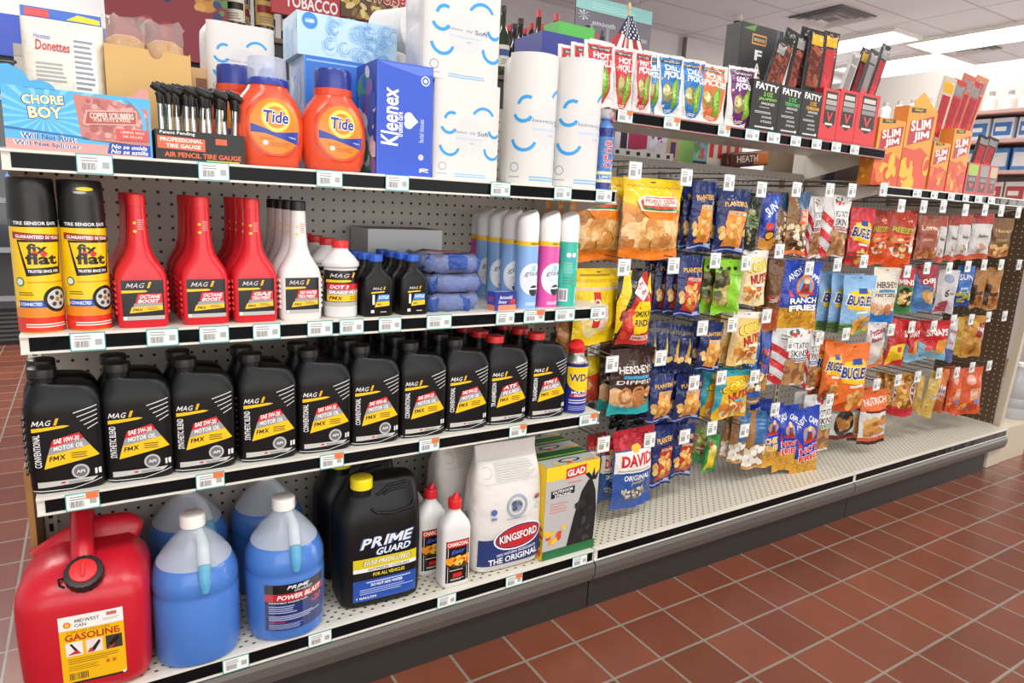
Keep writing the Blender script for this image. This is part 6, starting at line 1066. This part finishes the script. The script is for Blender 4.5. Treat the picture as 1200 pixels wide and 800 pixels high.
for i, (b, c, tx, lab) in enumerate(pk):
    o = hang('pickle_pouch', lab, 'pickle pouch', b, yq+(.012 if i in (3,) else .006*(i % 2)), -.12-.05*(i in (1, 2)), 'dbd7d2', pickle(c, tx, c), 0, .024, tilt=-.06); o.location.z = ZP+.001
    if i in (0, 1, 4, 5, 6):
        for k in (1, 2): 
            q = dup(o, (o.location.x-.01*k, o.location.y+.04*k, ZP+.001), None, '%s pickle pouch %s behind %s' % ({'c8323a': 'red', '2a78c0': 'blue', 'd8703a': 'orange'}[c], ('directly', 'two places')[k-1], {0: 'the paper towel end of the row', 1: 'the second red pouch', 4: 'the middle blue pouch', 5: 'the right blue pouch', 6: 'the front orange pouch'}[i]))
xa, xb = span(690, 852, -.14, ZP+.05); ht = ztop(700, 45, -.14)-ZP
t = thing('pickle_tray', 'white display carton standing behind the pickle pouches', 'carton', ((xa+xb)/2, -.13, ZP)); box('back_panel', (xa-xb)/2, (xb-xa)/2, 0, .003, 0, ht, mat('card_white', 'e6e2dd', .5), t, 0); box('side_panel', (xb-xa)/2-.003, (xb-xa)/2, -.10, 0, 0, ht*.8, MATS['card_white'], t, 0); box('side_panel', (xa-xb)/2, (xa-xb)/2+.003, -.10, 0, 0, ht*.8, MATS['card_white'], t, 0)
# small flag
yf = -.16; p0, p1 = aty(733, 6, yf), aty(744, 62, yf)
t = thing('small_flag', 'small american flag on a stick above the pickle pouches', 'flag', (aty(741, 60, yf).x, yf+.012, ZP)); fx = t.location.x
zf0, zf1 = aty(738, 16, yf).z-ZP, aty(738, 58, yf).z-ZP
bm_obj('stick', tube(bmesh.new(), [(.0, .012, .001), (-.008, .006, zf0*.7), (-.012, 0, zf0+.012)], .0028, 8), mat('stick_gold', 'c9b07a', .4), t, None, 60)
bm_obj('finial', loft(bmesh.new(), [(zf0+.010, .002, .002, 2, -.012, 0), (zf0+.018, .006, .006, 2, -.012, 0), (zf0+.028, .004, .004, 2, -.012, 0), (zf0+.032, .001, .001, 2, -.012, 0)], 12), MATS['stick_gold'], t, None, 60)
hf = zf0-zf1
a = Art(1, 1, 0, 0)
for k in range(9): a.r(k/9, 0, (k+1)/9, 1, 'a8343e' if k % 2 == 0 else 'e8e2de')
a.r(0, .46, 1, 1, '2c3350')
for r_ in range(7):
    for k in range(6): a.c(.10+.15*k+.06*(r_ % 2), .5+.072*r_, .032, 'e8e6ea', 6)
def FL(x, z, o): wdt = .014+(1-z)*.125; return (-.012+(x-.45)*wdt, -.004-.010*math.sin(x*9)*(1-z*.6)-o, zf0-.004-(1-z)*hf*(1+.25*x))
fm = a.mesh(FL, (grid(0, 1, 18), grid(0, 1, 8)), .0008); o = mesh_obj('cloth', fm, mat('printed_cloth', vcol=True, rough=.8), t)
sm = o.modifiers.new('thickness', 'SOLIDIFY'); sm.thickness = .0006; sm.offset = 1
# black and red sausage stick boxes
def fatty(c2, t2):
    def D(a):
        a.r(0, 0, 1, 1, '201e1d'); a.t('FATTY', .52, .88, .84, .13, 'f2efe9', .07, 0, -2); a.t('2 OZ', .58, .74, .34, .08, c2, .05); a.t(t2, .58, .64, .66, .07, c2, .05); a.t('SMOKED', .6, .555, .5, .05, 'd8d4ce', .04); a.lines(.3, .47, .7, .51, 1, 'a8a4a0'); a.lines(.15, .36, .85, .41, 2, 'd0ccc6'); a.t('SAUSAGE', .6, .29, .36, .04, 'e0dcd6', .03); a.t('STICKS', .6, .2, .4, .04, 'e0dcd6', .03); a.r(.2, .07, .82, .10, 'd0ccc6'); a.e(.86, .09, .05, .03, 'e8e4de')
    return D
yb2 = -DT+.008
for b, c, tx, lab in (((879, 94, 911), '8ad048', 'JALAPENO', 'black sausage stick box with lime lettering'), ((911, 101, 937), '4ac05a', 'TERIYAKI', 'black sausage stick box with green lettering'), ((937, 106, 960), 'f0b02a', 'CHEDDAR', 'black sausage stick box with orange lettering')):
    xa, xb = span(b[0], b[2], yb2, ZP+.05); h = ztop((b[0]+b[2])/2, b[1], yb2)-ZP
    carton('sausage_stick_box', lab, 'box', xa+.001, xb-.001, yb2, yb2+.12, ZP, ZP+h, '201e1d', {'front': fatty(c, tx), 'left': lambda a: (a.r(0, 0, 1, 1, '232120'), a.t('FATTY', .5, .5, .5, .3, 'e8e4de', .06, 0, 90))})
def vbox(a): a.r(0, 0, 1, 1, 'cf3438'); a.p([(.18, .95), (.86, .95), (.86, .34), (.52, .24), (.18, .34)], '2a2424'); a.r(.25, .82, .8, .90, 'c8c2bc'); a.r(.22, .70, .84, .79, 'a8a4a0'); a.r(.22, .60, .84, .68, '8a8682'); a.p([(.34, .56), (.42, .56), (.52, .44), (.62, .56), (.70, .56), (.54, .38), (.50, .38)], 'd8383c'); a.r(.3, .31, .74, .35, 'd8d2cc'); a.r(0, .0, 1, .05, 'b8282c')
for b, lab in (((960, 103, 980), 'red and black meat stick box, left of three'), ((980, 105, 1001), 'red and black meat stick box, middle of three'), ((1001, 109, 1026), 'red and black meat stick box, right of three')):
    xa, xb = span(b[0], b[2], yb2, ZP+.05); xb = min(xb, 2*L4+.06); h = ztop((b[0]+b[2])/2, b[1], yb2)-ZP; carton('meat_stick_box', lab, 'box', xa+.001, xb-.001, yb2, yb2+.12, ZP, ZP+h, 'b82c30', {'front': vbox, 'left': lambda a: a.r(0, 0, 1, 1, 'a82428')})
xa, xb = span(860, 908, -.16, ZP+.1); h = ztop(880, 27, -.16)-ZP
def tallf(a): a.r(0, 0, 1, 1, '2b2a2b'); a.p([(.68, 0), (.74, 0), (.9, 1), (.84, 1)], '4a5468'); a.r(.26, .83, .60, .92, 'd0903a'); a.r(.28, .845, .58, .905, '2b2a2b'); a.t('SMOKEHOUSE', .43, .872, .26, .03, 'd8c49a', .03); [a.t(ch, .44, .74-k*.115, .17, .09, 'f0ede8', .07) for k, ch in enumerate('FATTY')]; a.p([(.05, .95), (.35, 1), (.3, .94)], '5a8a3a')
t = carton('sausage_stick_box', 'tall black sausage box standing behind the purple pickle pouch', 'box', xa, xb, -.16, -.10, ZP, ZP+h, '2b2a2b', {'front': tallf})
def stick(loc, col1, col2, h, yaw, lean, label, big=False):
    t = thing('meat_stick', label, 'meat stick', loc, 0); t.rotation_euler = (.0, lean, yaw); w = .034 if big else .022
    P = [(0, w, .002, 4), (.01, w, .005, 3), (h*.9, w, .005, 3), (h*.97, w, .002, 6), (h, w, .0015, 8)]
    bm_obj('wrapper', loft(bmesh.new(), P, 20), mat('wrap_'+col1, col1, .25, bump=.2), t, None, 60)
    a = Art(w*1.7, h*.98); a.r(0, 0, 1, 1, col1); a.r(.15, .5, .85, .86, col2); a.blobs(.2, .52, .8, .84, 14, ['7a3a28', '9a5038', '5a2418'], .16, 3, 2.2) if col2 == '8a3c28' else a.p([(.2, .62), (.4, .62), (.5, .56), (.6, .62), (.8, .62), (.55, .5), (.45, .5)], 'd8383c'); a.r(.1, .88, .9, .98, 'd8a82a' if 'yellow' in label else col1 if 'window' in label else '8e8a88'); a.t('FATTY' if col2 == '8a3c28' else 'MEAT', .5, .3, .36, .5, 'e8e4de', .06, 0, 90)
    Fw = front_of(P); a.put('front_print', lambda x, z, o: Fw(x, z, o+.0004), t, FILM, (grid(-w, w, 8), [.01, h*.9])); return t
for i, (u, v, c1, c2, ln, lab) in enumerate(((914, 50, '26241f', '8a3c28', .30, 'black meat stick leaning right behind the lime lettered box'), (925, 36, '26241f', '8a3c28', .24, 'long black meat stick with a reddish window leaning right'), (938, 42, '201e1d', '8a3c28', .16, 'black meat stick leaning above the green lettered box'), (948, 34, '26241f', '8a3c28', .10, 'upright black meat stick with reddish window above the orange lettered box'), (958, 36, '201e1d', '8a3c28', .05, 'black meat stick with yellow band beside the red ones'), (975, 38, '3a2a2a', 'b8343a', .04, 'dark red meat stick with yellow top above the red boxes'), (1000, 62, 'b8b4b2', '8a8684', .28, 'clear silver meat stick wrapper leaning right'), (1012, 58, '3a3638', 'a83438', .25, 'dark meat stick with yellow tip among the silver wrappers'), (1022, 60, '4a4648', '8a8684', .25, 'grey meat stick leaning right above the red boxes'), (1035, 54, '3a3638', 'a83438', .28, 'rightmost dark meat stick leaning past the red boxes'))):
    y = -DT+.05+.012*(i % 4); top = aty(u, v, y); zb = ZP+.001 if i != 99 else 0; L_ = (top.z-zb)/math.cos(ln); stick((top.x-L_*math.sin(ln), y, zb), c1, c2, L_, -.15, ln, lab, i in (3, 4, 5))
# sausage stick boxes on the right shelf
ZQ = ZS-.01
def slimj(v):
    def D(a):
        a.r(0, 0, 1, 1, 'd8942a'); a.p([(0, 0), (1, 0), (1, .42), (.6, .52), (.4, .48), (0, .5)], 'cc4a28'); a.p([(.1, .06), (.45, .03), (.4, .34), (.15, .32)], 'e8c41e'); a.blobs(.05, .02, .95, .4, 18, ['e0702a', 'd84a2a', 'e8b02a', 'c83a24'], .1, v, 1.6); a.p([(.10, .52), (.90, .64), (.94, .93), (.12, .81)], 'b02c36'); a.t('SLIM', .5, .795, .68, .13, 'f2ece4', .06, 0, 9); a.t('JIM', .57, .655, .54, .13, 'f2ece4', .06, 0, 9); a.p([(.1, .92), (.6, .95), (.6, 1), (.1, .98)], '3a3226'); a.t('GIANT', .35, .965, .3, .03, 'e8c41e', .04)
    return D
yz = -DT+.008
for b, lab, v in (((1022, 138, 1053), 'yellow and red sausage stick box at the left of the right upper shelf', 3), ((1053, 124, 1086), 'yellow and red sausage stick box, larger, next to the leftmost one', 4), ((1088, 166, 1108), 'small yellow sausage stick box right of the tall header', 5), ((1109, 150, 1130), 'small yellow sausage stick box in front of the red sticks', 6)):
    xa, xb = span(b[0], b[2], yz, ZQ+.05); h = ztop((b[0]+b[2])/2, b[1], yz)-ZQ; carton('sausage_stick_box', lab, 'box', xa+.002, xb-.002, yz, yz+.05, ZQ, ZQ+h, 'd39a2c', {'front': slimj(v), 'left': lambda a: (a.r(0, 0, 1, 1, 'd07a2a'), a.blobs(.1, .1, .9, .9, 10, ['d8502a', 'e8b02a'], .2, 3))})
xa, xb = span(1063, 1098, -.19, ZQ+.1); h0, h1 = ztop(1068, 104, -.19)-ZQ, ztop(1090, 140, -.19)-ZQ; w = xb-xa
t = thing('display_header', 'tall yellow pointed card header rising behind the sausage boxes', 'display card', ((xa+xb)/2, -.185, ZQ)); bm_obj('card', slab([(-w/2, 0), (w/2, 0), (w/2, h1), (-w*.25, h0), (-w/2, h0*.9)], 0, .004), mat('card_amber', 'dba236', .5), t); a = Art(w*.8, h1*.55, None, h1*.36); a.p([(.1, .2), (.8, .3), (.85, .75), (.15, .65)], 'b83038'); a.t('SLIM', .46, .56, .56, .17, 'f2ece4', .06, 0, 7); a.t('JIM', .5, .38, .42, .17, 'f2ece4', .06, 0, 7); a.put('front_print', flat((0, 0, 0)), t)
def vb2(a): a.r(0, 0, 1, 1, 'b8353a'); a.r(.15, .1, .85, .9, '3a3030'); a.r(.2, .6, .8, .8, 'a8a29c'); a.r(.2, .42, .8, .55, '7a7672'); a.p([(.3, .36), (.45, .36), (.5, .28), (.55, .36), (.7, .36), (.5, .18)], 'd8383c')
for b, c, lab in (((1130, 190, 1144), 'green', 'red meat stick box with a green label on the right shelf'), ((1144, 192, 1156), 'grey', 'red and grey meat stick box on the right shelf, second from right'), ((1156, 194, 1166), 'tan', 'red and tan meat stick box at the right end of the shelf')):
    xa, xb = span(b[0], b[2], yz, ZQ+.03); xb = min(xb, 3*L4-.01); h = ztop((b[0]+b[2])/2, b[1], yz)-ZQ
    if xb-xa > .02: carton('meat_stick_box', lab, 'box', xa+.001, xb-.001, yz, yz+.1, ZQ, ZQ+h, 'b8353a', {'front': (lambda cc: (lambda a: (vb2(a), a.r(.1, .62, .9, .95, {'green': '9ab83a', 'grey': '8a8684', 'tan': 'c0a880'}[cc]))))(c), 'left': lambda a: a.r(0, 0, 1, 1, 'a03034')})
for i, (u, v, c1, ln, lab) in enumerate(((1108, 92, 'c8b8a8', .16, 'pale meat stick leaning right behind the yellow header'), (1118, 96, 'b84a44', .22, 'red meat stick leaning right, leftmost of the red fan'), (1128, 90, 'c06a58', .22, 'red meat stick leaning right, second of the red fan'), (1136, 98, 'b8404a', .25, 'red meat stick leaning right, third of the red fan'), (1143, 92, 'cc8a62', .22, 'orange meat stick at the right end of the red fan'), (1150, 160, '3a3030', .2, 'dark meat stick leaning right, left one of the dark pair'), (1160, 162, '4a3c38', .22, 'dark meat stick leaning right, right one of the dark pair'))):
    y = -DT+.13+.01*i; top = aty(u, v, y); L_ = (top.z-ZQ)/math.cos(ln); x_ = min(top.x-L_*math.sin(ln), 3*L4-.05); stick((x_, y, ZQ+.001), c1, 'a83438', L_, -.3, ln, lab, True)
xa, xb = span(974, 1012, -.05, ZQ+.02); h = ztop(990, 180, -.05)-ZQ; carton('navy_box', 'dark navy box below the red meat stick boxes', 'box', xa, xb, -.06, -.02, ZQ, ZQ+h, '23263c', {'front': lambda a: (a.r(0, 0, 1, 1, '23263c'), a.p([(.72, .05), (.78, .05), (.82, .6), (.78, .6)], '7a8098'))})
# candy on the far side of the pegboard
zc = 1.256
t = thing('candy_shelf', 'grey steel shelf behind the middle pegboard holding candy', 'shelf', (0, 0, 0)); box('deck', L4-.25, 3*L4-.02, .035, .40, zc-.02, zc, mat('rail_grey2', '9f9a92', .45), t, .001)
def cand(u0, u1, v, y, base, draw, label, d=.08, nm='candy_box', cat='candy'):
    xa, xb = span(u0, u1, y, zc+.02); h = max(.025, ztop((u0+u1)/2, v, y)-zc); return carton(nm, label, cat, xa, xb, y, y+d, zc, zc+h, base, {'front': draw})
cand(703, 789, 176, .05, 'e2deda', lambda a: (a.r(0, 0, 1, 1, 'e6e2de'), [a.r(.06+k*.14, .3, .11+k*.14, .75, '2a2a2e') for k in range(7)], a.r(0, 0, 1, .1, 'b9b4ae')), 'white tray strip with dark squares below the pickle shelf', .03, 'candy_tray', 'tray')
cand(706, 722, 153, .10, 'c9c4c0', lambda a: (a.r(0, 0, 1, 1, 'dcd8d4'), a.lines(.2, .4, .8, .8, 3, '8a8684')), 'pale candy box behind the tray strip at left'); cand(722, 735, 152, .10, '3a2440', lambda a: (a.r(0, 0, 1, 1, 'e8e4e6'), a.r(.3, .2, .9, 1, '3a2440')), 'white and dark purple candy box behind the tray strip'); cand(735, 757, 153, .10, 'b8325a', lambda a: (a.r(0, 0, 1, 1, 'e8e0e4'), a.p([(0, .3), (1, .4), (1, 1), (0, 1)], 'b03058')), 'magenta candy box behind the tray strip'); cand(757, 780, 156, .10, '8a78b0', lambda a: (a.r(0, 0, 1, 1, 'd8d0dc'), a.blobs(.1, .1, .9, .9, 14, ['4a3a8a', '8a3a9a', 'e8e4f0'], .14, 3)), 'purple and white candy bag behind the tray strip'); cand(780, 795, 160, .10, 'c8b08a', lambda a: (a.r(0, 0, 1, 1, 'c8b08a'), a.r(.3, .2, .7, .8, '5a3a78')), 'tan candy box left of the brown post')
cand(812, 828, 160, .08, '8ab86a', lambda a: (a.r(0, 0, 1, 1, '7ab0c8'), a.blobs(.1, .2, .9, .9, 14, ['e8c83a', 'd84a5a', '5aa04a', 'f0f0ea'], .14, 4), a.r(0, 0, 1, .15, '3a3a34')), 'colourful small candy box right of the brown post'); cand(828, 868, 162, .08, 'd8c8b4', lambda a: (a.r(0, 0, 1, 1, 'ded4c4'), [a.r(.05+k*.24, .3, .17+k*.24, 1, 'd0382c') for k in range(4)]), 'cream candy box with red stripes')
xa, xb = span(849, 897, .06, zc+.01); t = thing('chocolate_bar', 'brown and orange chocolate bar tilted on the far candy shelf', 'candy', ((xa+xb)/2, .06, zc)); w = xb-xa; t.rotation_euler = (0, -.12, 0)
bm_obj('wrapper', loft(bmesh.new(), [(.010, w/2*.98, .014, 6), (.016, w/2, .017, 6), (.056, w/2, .017, 6), (.062, w/2*.98, .014, 6)], 40), mat('wrap_brown', '5a2a18', .3), t, None, 50); a = Art(w*.92, .04, None, .016); a.r(0, 0, 1, 1, '5a2a18'); a.p([(.6, 0), (1, 0), (1, 1), (.7, 1)], 'd8782a'); a.t('HEATH', .45, .55, .55, .6, 'ece0d0', .07); a.r(.2, .1, .6, .16, '3a4a9a'); a.put('front_print', flat((0, -.0175, 0)), t)
cand(797, 811, 140, .20, '5a4434', lambda a: a.r(0, 0, 1, 1, '5c4636'), 'plain brown column box between the candy boxes', .03); xa, xb = span(915, 945, .12, zc+.05); t = thing('brown_canister', 'brown canister standing on the far candy shelf', 'canister', ((xa+xb)/2, .16, zc)); r_ = (xb-xa)/2
bm_obj('body', loft(bmesh.new(), [(0, r_*.97, r_*.97), (.004, r_, r_), (.14, r_, r_)], 28), mat('canister_brown', '8a7864', .4, var=.1), t, None, 40); bm_obj('lid', loft(bmesh.new(), [(.138, r_*1.03, r_*1.03), (.15, r_*1.03, r_*1.03), (.152, r_*.98, r_*.98)], 28), mat('lid_tan', 'a8967c', .4), t, None, 40)
cand(950, 972, 170, .06, '7a3034', lambda a: (a.r(0, 0, 1, 1, '7a3034'), a.r(.55, .1, .65, .7, 'd8c8b8')), 'dark red candy box beside the navy box')
xa, xb = span(631, 690, .14, 1.36); zb_ = ztop(650, 38, .14); carton('blue_carton', 'tall plain blue carton behind the paper towel rolls', 'carton', xa, xb-.04, .14, .30, zc, zb_, '343c8c', {'front': lambda a: a.r(0, 0, 1, 1, '343c8c')}); xa, xb = span(648, 690, .31, 1.4); carton('green_carton', 'bright green carton behind the blue carton', 'carton', xa, xb, .31, .395, zc, ztop(670, 28, .31), '4fb04a', {'front': lambda a: a.r(0, 0, 1, 1, '55b84e')})
# ================================================================ BACK OF THE STORE
yR = 1.40; zR = aty(250, 33, yR).z
t = thing('liquor_rack', 'dark rack along the back holding liquor bottles', 'rack', (0, 0, 0)); xa, xb = aty(168, 20, yR).x, aty(735, 100, yR).x
box('body', xa, xb, yR, yR+.4, 0, zR-.02, mat('rack_dark', '3a3432', .6), t, .003); box('top_board', xa-.02, xb+.02, yR-.02, yR+.42, zR-.02, zR, mat('rack_board', '6a5a4c', .5), t, .002)
bcol = ['1c1a19', '2a1a14', '24331f', '3a2418']; protos = []
for k in range(4):
    o = thing('liquor_bottle', 'x', 'bottle', (0, 0, -3)); hgt = .30+.02*k
    bm_obj('glass', loft(bmesh.new(), [(0, .036, .036), (.004, .038, .038), (hgt*.58, .038, .038), (hgt*.68, .024, .024), (hgt*.74, .0145, .0145), (hgt*.95, .0135, .0135)], 20), mat('glass_'+bcol[k], bcol[k], .12, coat=.5), o, None, 40); bm_obj('cap', loft(bmesh.new(), [(hgt*.90, .0155, .0155), (hgt*.995, .0155, .0155), (hgt, .0135, .0135)], 16), mat('foil_%d' % k, ('151515', 'b03030', '1a1a1a', 'a83a3a')[k], .3), o, None, 40)
    a = Art(.10, hgt*.3, None, hgt*.15); a.r(0, 0, 1, 1, ('e0d8c8', 'c8a860', 'd8d4cc', 'e8e4dc')[k]); a.r(.1, .5, .9, .8, ('1a1a1a', '8a2a2a', '2a4a8a', 'a8342c')[k]); a.lines(.2, .1, .8, .4, 3, '7a746c'); a.put('label', around(.0384), o, PRINT, (grid(-.05, .05, 12), [])); protos.append(o)
used = [False]*4; rb = random.Random(11); x = aty(176, 20, yR+.06).x; end = aty(712, 95, yR+.06).x; kk = 0
while x < end:
    for row in (0, 1, 2):
        k = rb.randrange(4); p = protos[k]; l = (x+.03*row+rb.uniform(-.006, .006), yR+.06+.11*row, zR+.0005); lab = 'dark liquor bottle in the rows on the rack along the back'
        if not used[k]: p.location = l; p['label'] = lab; p['group'] = 'liquor bottles on the back rack'; used[k] = True
        else: dup(p, l, rb.uniform(-.5, .5), lab, 'liquor bottles on the back rack')
    x += .105; kk += 1
def sign(name, label, u0, v0, u1, v1, y, base, draw, th=.02):
    a0, a1 = aty(u0, v0, y), aty(u1, v1, y); xm = (a0.x+a1.x)/2; zt_ = aty((u0+u1)/2, v0, y).z; zb_ = aty((u0+u1)/2, v1, y).z; w = aty(u1, (v0+v1)/2, y).x-aty(u0, (v0+v1)/2, y).x
    return carton(name, label, 'sign', xm-w/2, xm+w/2, y, y+th, zb_, zt_, base, {'front': draw})
def fruit(a):
    a.r(0, 0, 1, 1, '8a2030'); a.blobs(.02, .6, .25, .98, 16, ['b8c84a', '9ab03a', 'd0d87a'], .04, 3, 1); a.e(.38, .86, .14, .14, 'd8545a'); a.e(.38, .86, .10, .10, 'e87a78'); a.blobs(.48, .62, .66, .98, 12, ['2c3a6a', '3a4a80', '22305a'], .035, 4, 1); a.e(.82, .68, .1, .13, 'c88a3a'); a.blobs(.74, .58, .9, .8, 14, ['d8a050', 'a86a28'], .03, 5, 1); a.p([(.70, .80), (.78, .98), (.82, .84), (.9, .97), (.86, .78)], '4a7a3a'); a.blobs(.9, .5, 1, .85, 8, ['2c3a6a', '5a8a4a'], .035, 6, 1); a.blobs(.05, .1, .5, .4, 10, ['a83040', '741826'], .08, 7)
sign('fruit_banner', 'dark red banner with fruit pictures behind the bread bags', 122, -45, 266, 68, 1.36, '8a2030', fruit)
sign('tobacco_sign', 'red sign with white tobacco lettering at the top edge', 318, -30, 398, 21, 1.355, 'b02a34', lambda a: (a.r(0, 0, 1, 1, 'b5303a'), a.t('TOBACCO', .58, .34, .78, .30, 'f4f0ee', .05), a.lines(.1, .7, .9, .9, 1, 'd06a70')))
sign('beer_sign', 'brown and gold sign with red script above the swirl tissue box', 399, -28, 492, 27, 1.355, '5a4028', lambda a: (a.r(0, 0, 1, 1, '5a4028'), a.blobs(.02, .02, .98, .4, 40, ['c8a850', '3a2a1a', 'e0cc8a', '8a6a34'], .03, 3, 2), a.t('Budweiser', .5, .60, .8, .34, 'b83038', .05, .3, 0, 'e8d8c0', .05)))
a0 = aty(700, 8, 3.0)
ps = sign('hanging_poster', 'teal and grey poster hanging behind the small flag', 673, 2, 763, 60, 2.75, '6a6670', lambda a: (a.r(0, 0, 1, 1, '6a6670'), a.r(0, .72, 1, 1, '8cc4c0'), a.lines(.2, .78, .85, .92, 3, 'a8d8d4'), [a.p([(.1+.0*k, .6), (.1+.07*math.cos(k*.785)-.012, .6+.1*math.sin(k*.785)), (.1+.07*math.cos(k*.785)+.012, .6+.1*math.sin(k*.785)+.01)], 'c8d0d8') for k in range(8)], a.t('smooth', .36, .5, .3, .1, 'c8c4cc', .02, .1), [a.r(.05+k*.07, .05, .085+k*.07, .3+.08*(k % 3), ('b8434a', '3a3a40', '8a8a90')[k % 3]) for k in range(9)], a.r(.68, .3, .95, .38, '9a96a0')), .01)
zt_ = max(v.co.z for v in ps.children[0].data.vertices)
for q in (-.25, .25): bm_obj('hanging_wire', tube(bmesh.new(), [(q, 0, zt_-.005), (q, 0, CEIL-ps.location.z-.002)], .0025, 6), mat('hook_wire', '8f8c86', .3, .9), ps, None, 60)
sign('orange_strip', 'thin orange shelf strip below the hanging poster', 683, 57, 722, 61, YB-.04, 'c87a3a', lambda a: a.r(0, 0, 1, 1, 'd0803a'), .03)
t = thing('wall_pipe', 'dark conduit on the white back wall above the pickles', 'pipe', (aty(803, 55, YB-.05).x, YB-.04, 1.2)); bm_obj('conduit', tube(bmesh.new(), [(0, 0, 0), (0, 0, CEIL-1.22)], .025, 10), mat('pipe_grey', '6a6866', .5), t, None, 60); bm = bmesh.new(); bx(bm, -.06, .06, -.04, .04, .9, 1.1, .004); bm_obj('junction_box', bm, MATS['pipe_grey'], t)
# wall shelves at far right
xw = 6.3; t = thing('wall_shelving', 'pale wall shelving with packed goods at the far right', 'shelving', (0, 0, 0)); ys0, ys1 = -.4, 3.4
zsv = [atx(1120, v, xw).z for v in (132, 165, 200, 238)]
box('back_panel', xw+.42, xw+.45, ys0, ys1, 0, zsv[0]+.45, mat('panel_pale', 'c9c4be', .6), t, 0)
for z in zsv: box('shelf', xw+.0, xw+.42, ys0, ys1, z-.03, z, mat('shelf_pink', 'd3a9a0', .5), t, .002)
rg = random.Random(5)
kinds = (('small white bottle on the upper wall shelf at far right', 'e4e2df', 'a8a4a0', .16), ('pale packet standing on the second wall shelf at far right', 'd8dce2', '3a78b8', .17), ('blue and white carton on the third wall shelf at far right', '4a86c0', 'e8e8ea', .18), ('white and red goods on the lowest wall shelf at far right', 'dcd6d2', 'b84a44', .18))
for r_, z in enumerate(zsv):
    lab, c1, c2, hh = kinds[r_]; src = thing('bottle' if r_ == 0 else 'goods_carton', lab, 'bottle' if r_ == 0 else 'carton', (xw+.12, ys0+.1, z+.0005), 0, 'goods on the wall shelves at far right, row %s' % ('one', 'two', 'three', 'four')[r_])
    if r_ == 0: bm_obj('body', loft(bmesh.new(), [(0, .05, .05), (hh*.6, .05, .05), (hh*.8, .02, .02)], 16), mat('goods_'+c1, c1, .4), src, None, 40); bm_obj('cap', loft(bmesh.new(), [(hh*.78, .024, .024), (hh, .022, .022)], 12), mat('goods_'+c2, c2, .4), src, None, 40)
    else: box('carton', -.05, .05, -.075, .075, 0, hh, mat('goods_'+c1, c1, .4), src); a = Art(.14, hh); a.r(.05, .2, .95, .8, c2); a.r(.15, .4, .7, .6, 'f0eeea'); a.put('face_print', flat((-.05, 0, 0), (0, -1, 0)), src)
    st = .125 if r_ == 0 else .17; n = int((ys1-ys0-.2)/st)
    for k in range(1, n): dup(src, (xw+.12+.04*rg.random(), ys0+.1+st*k, z+.0005), rg.uniform(-.05, .05) if r_ else None, lab)

c = atz(1184, 487, ZD-.009); t = thing('water_jug', 'clear water jug standing on the beige end stand', 'jug', (max(c.x, XE+.12), c.y, ZD-.0095))
R = .072; bm_obj('bottle', loft(bmesh.new(), [(0, R*.93, R*.93), (.01, R, R), (.05, R, R), (.055, R*.95, R*.95), (.06, R, R), (.10, R, R), (.105, R*.95, R*.95), (.11, R, R), (.165, R, R), (.21, R*.6, R*.6), (.24, R*.3, R*.3), (.262, R*.28, R*.28)], 32), clearfilm('water_clear', 'c8ced2', .55, .15), t, None, 40); cap(.0225, .02, .256, mat('cap_ivory', 'f0eee8', .4), t)
dup(t, (t.location.x+.05, t.location.y+.17, ZD-.0095), None, 'second clear water jug behind the first on the end stand')
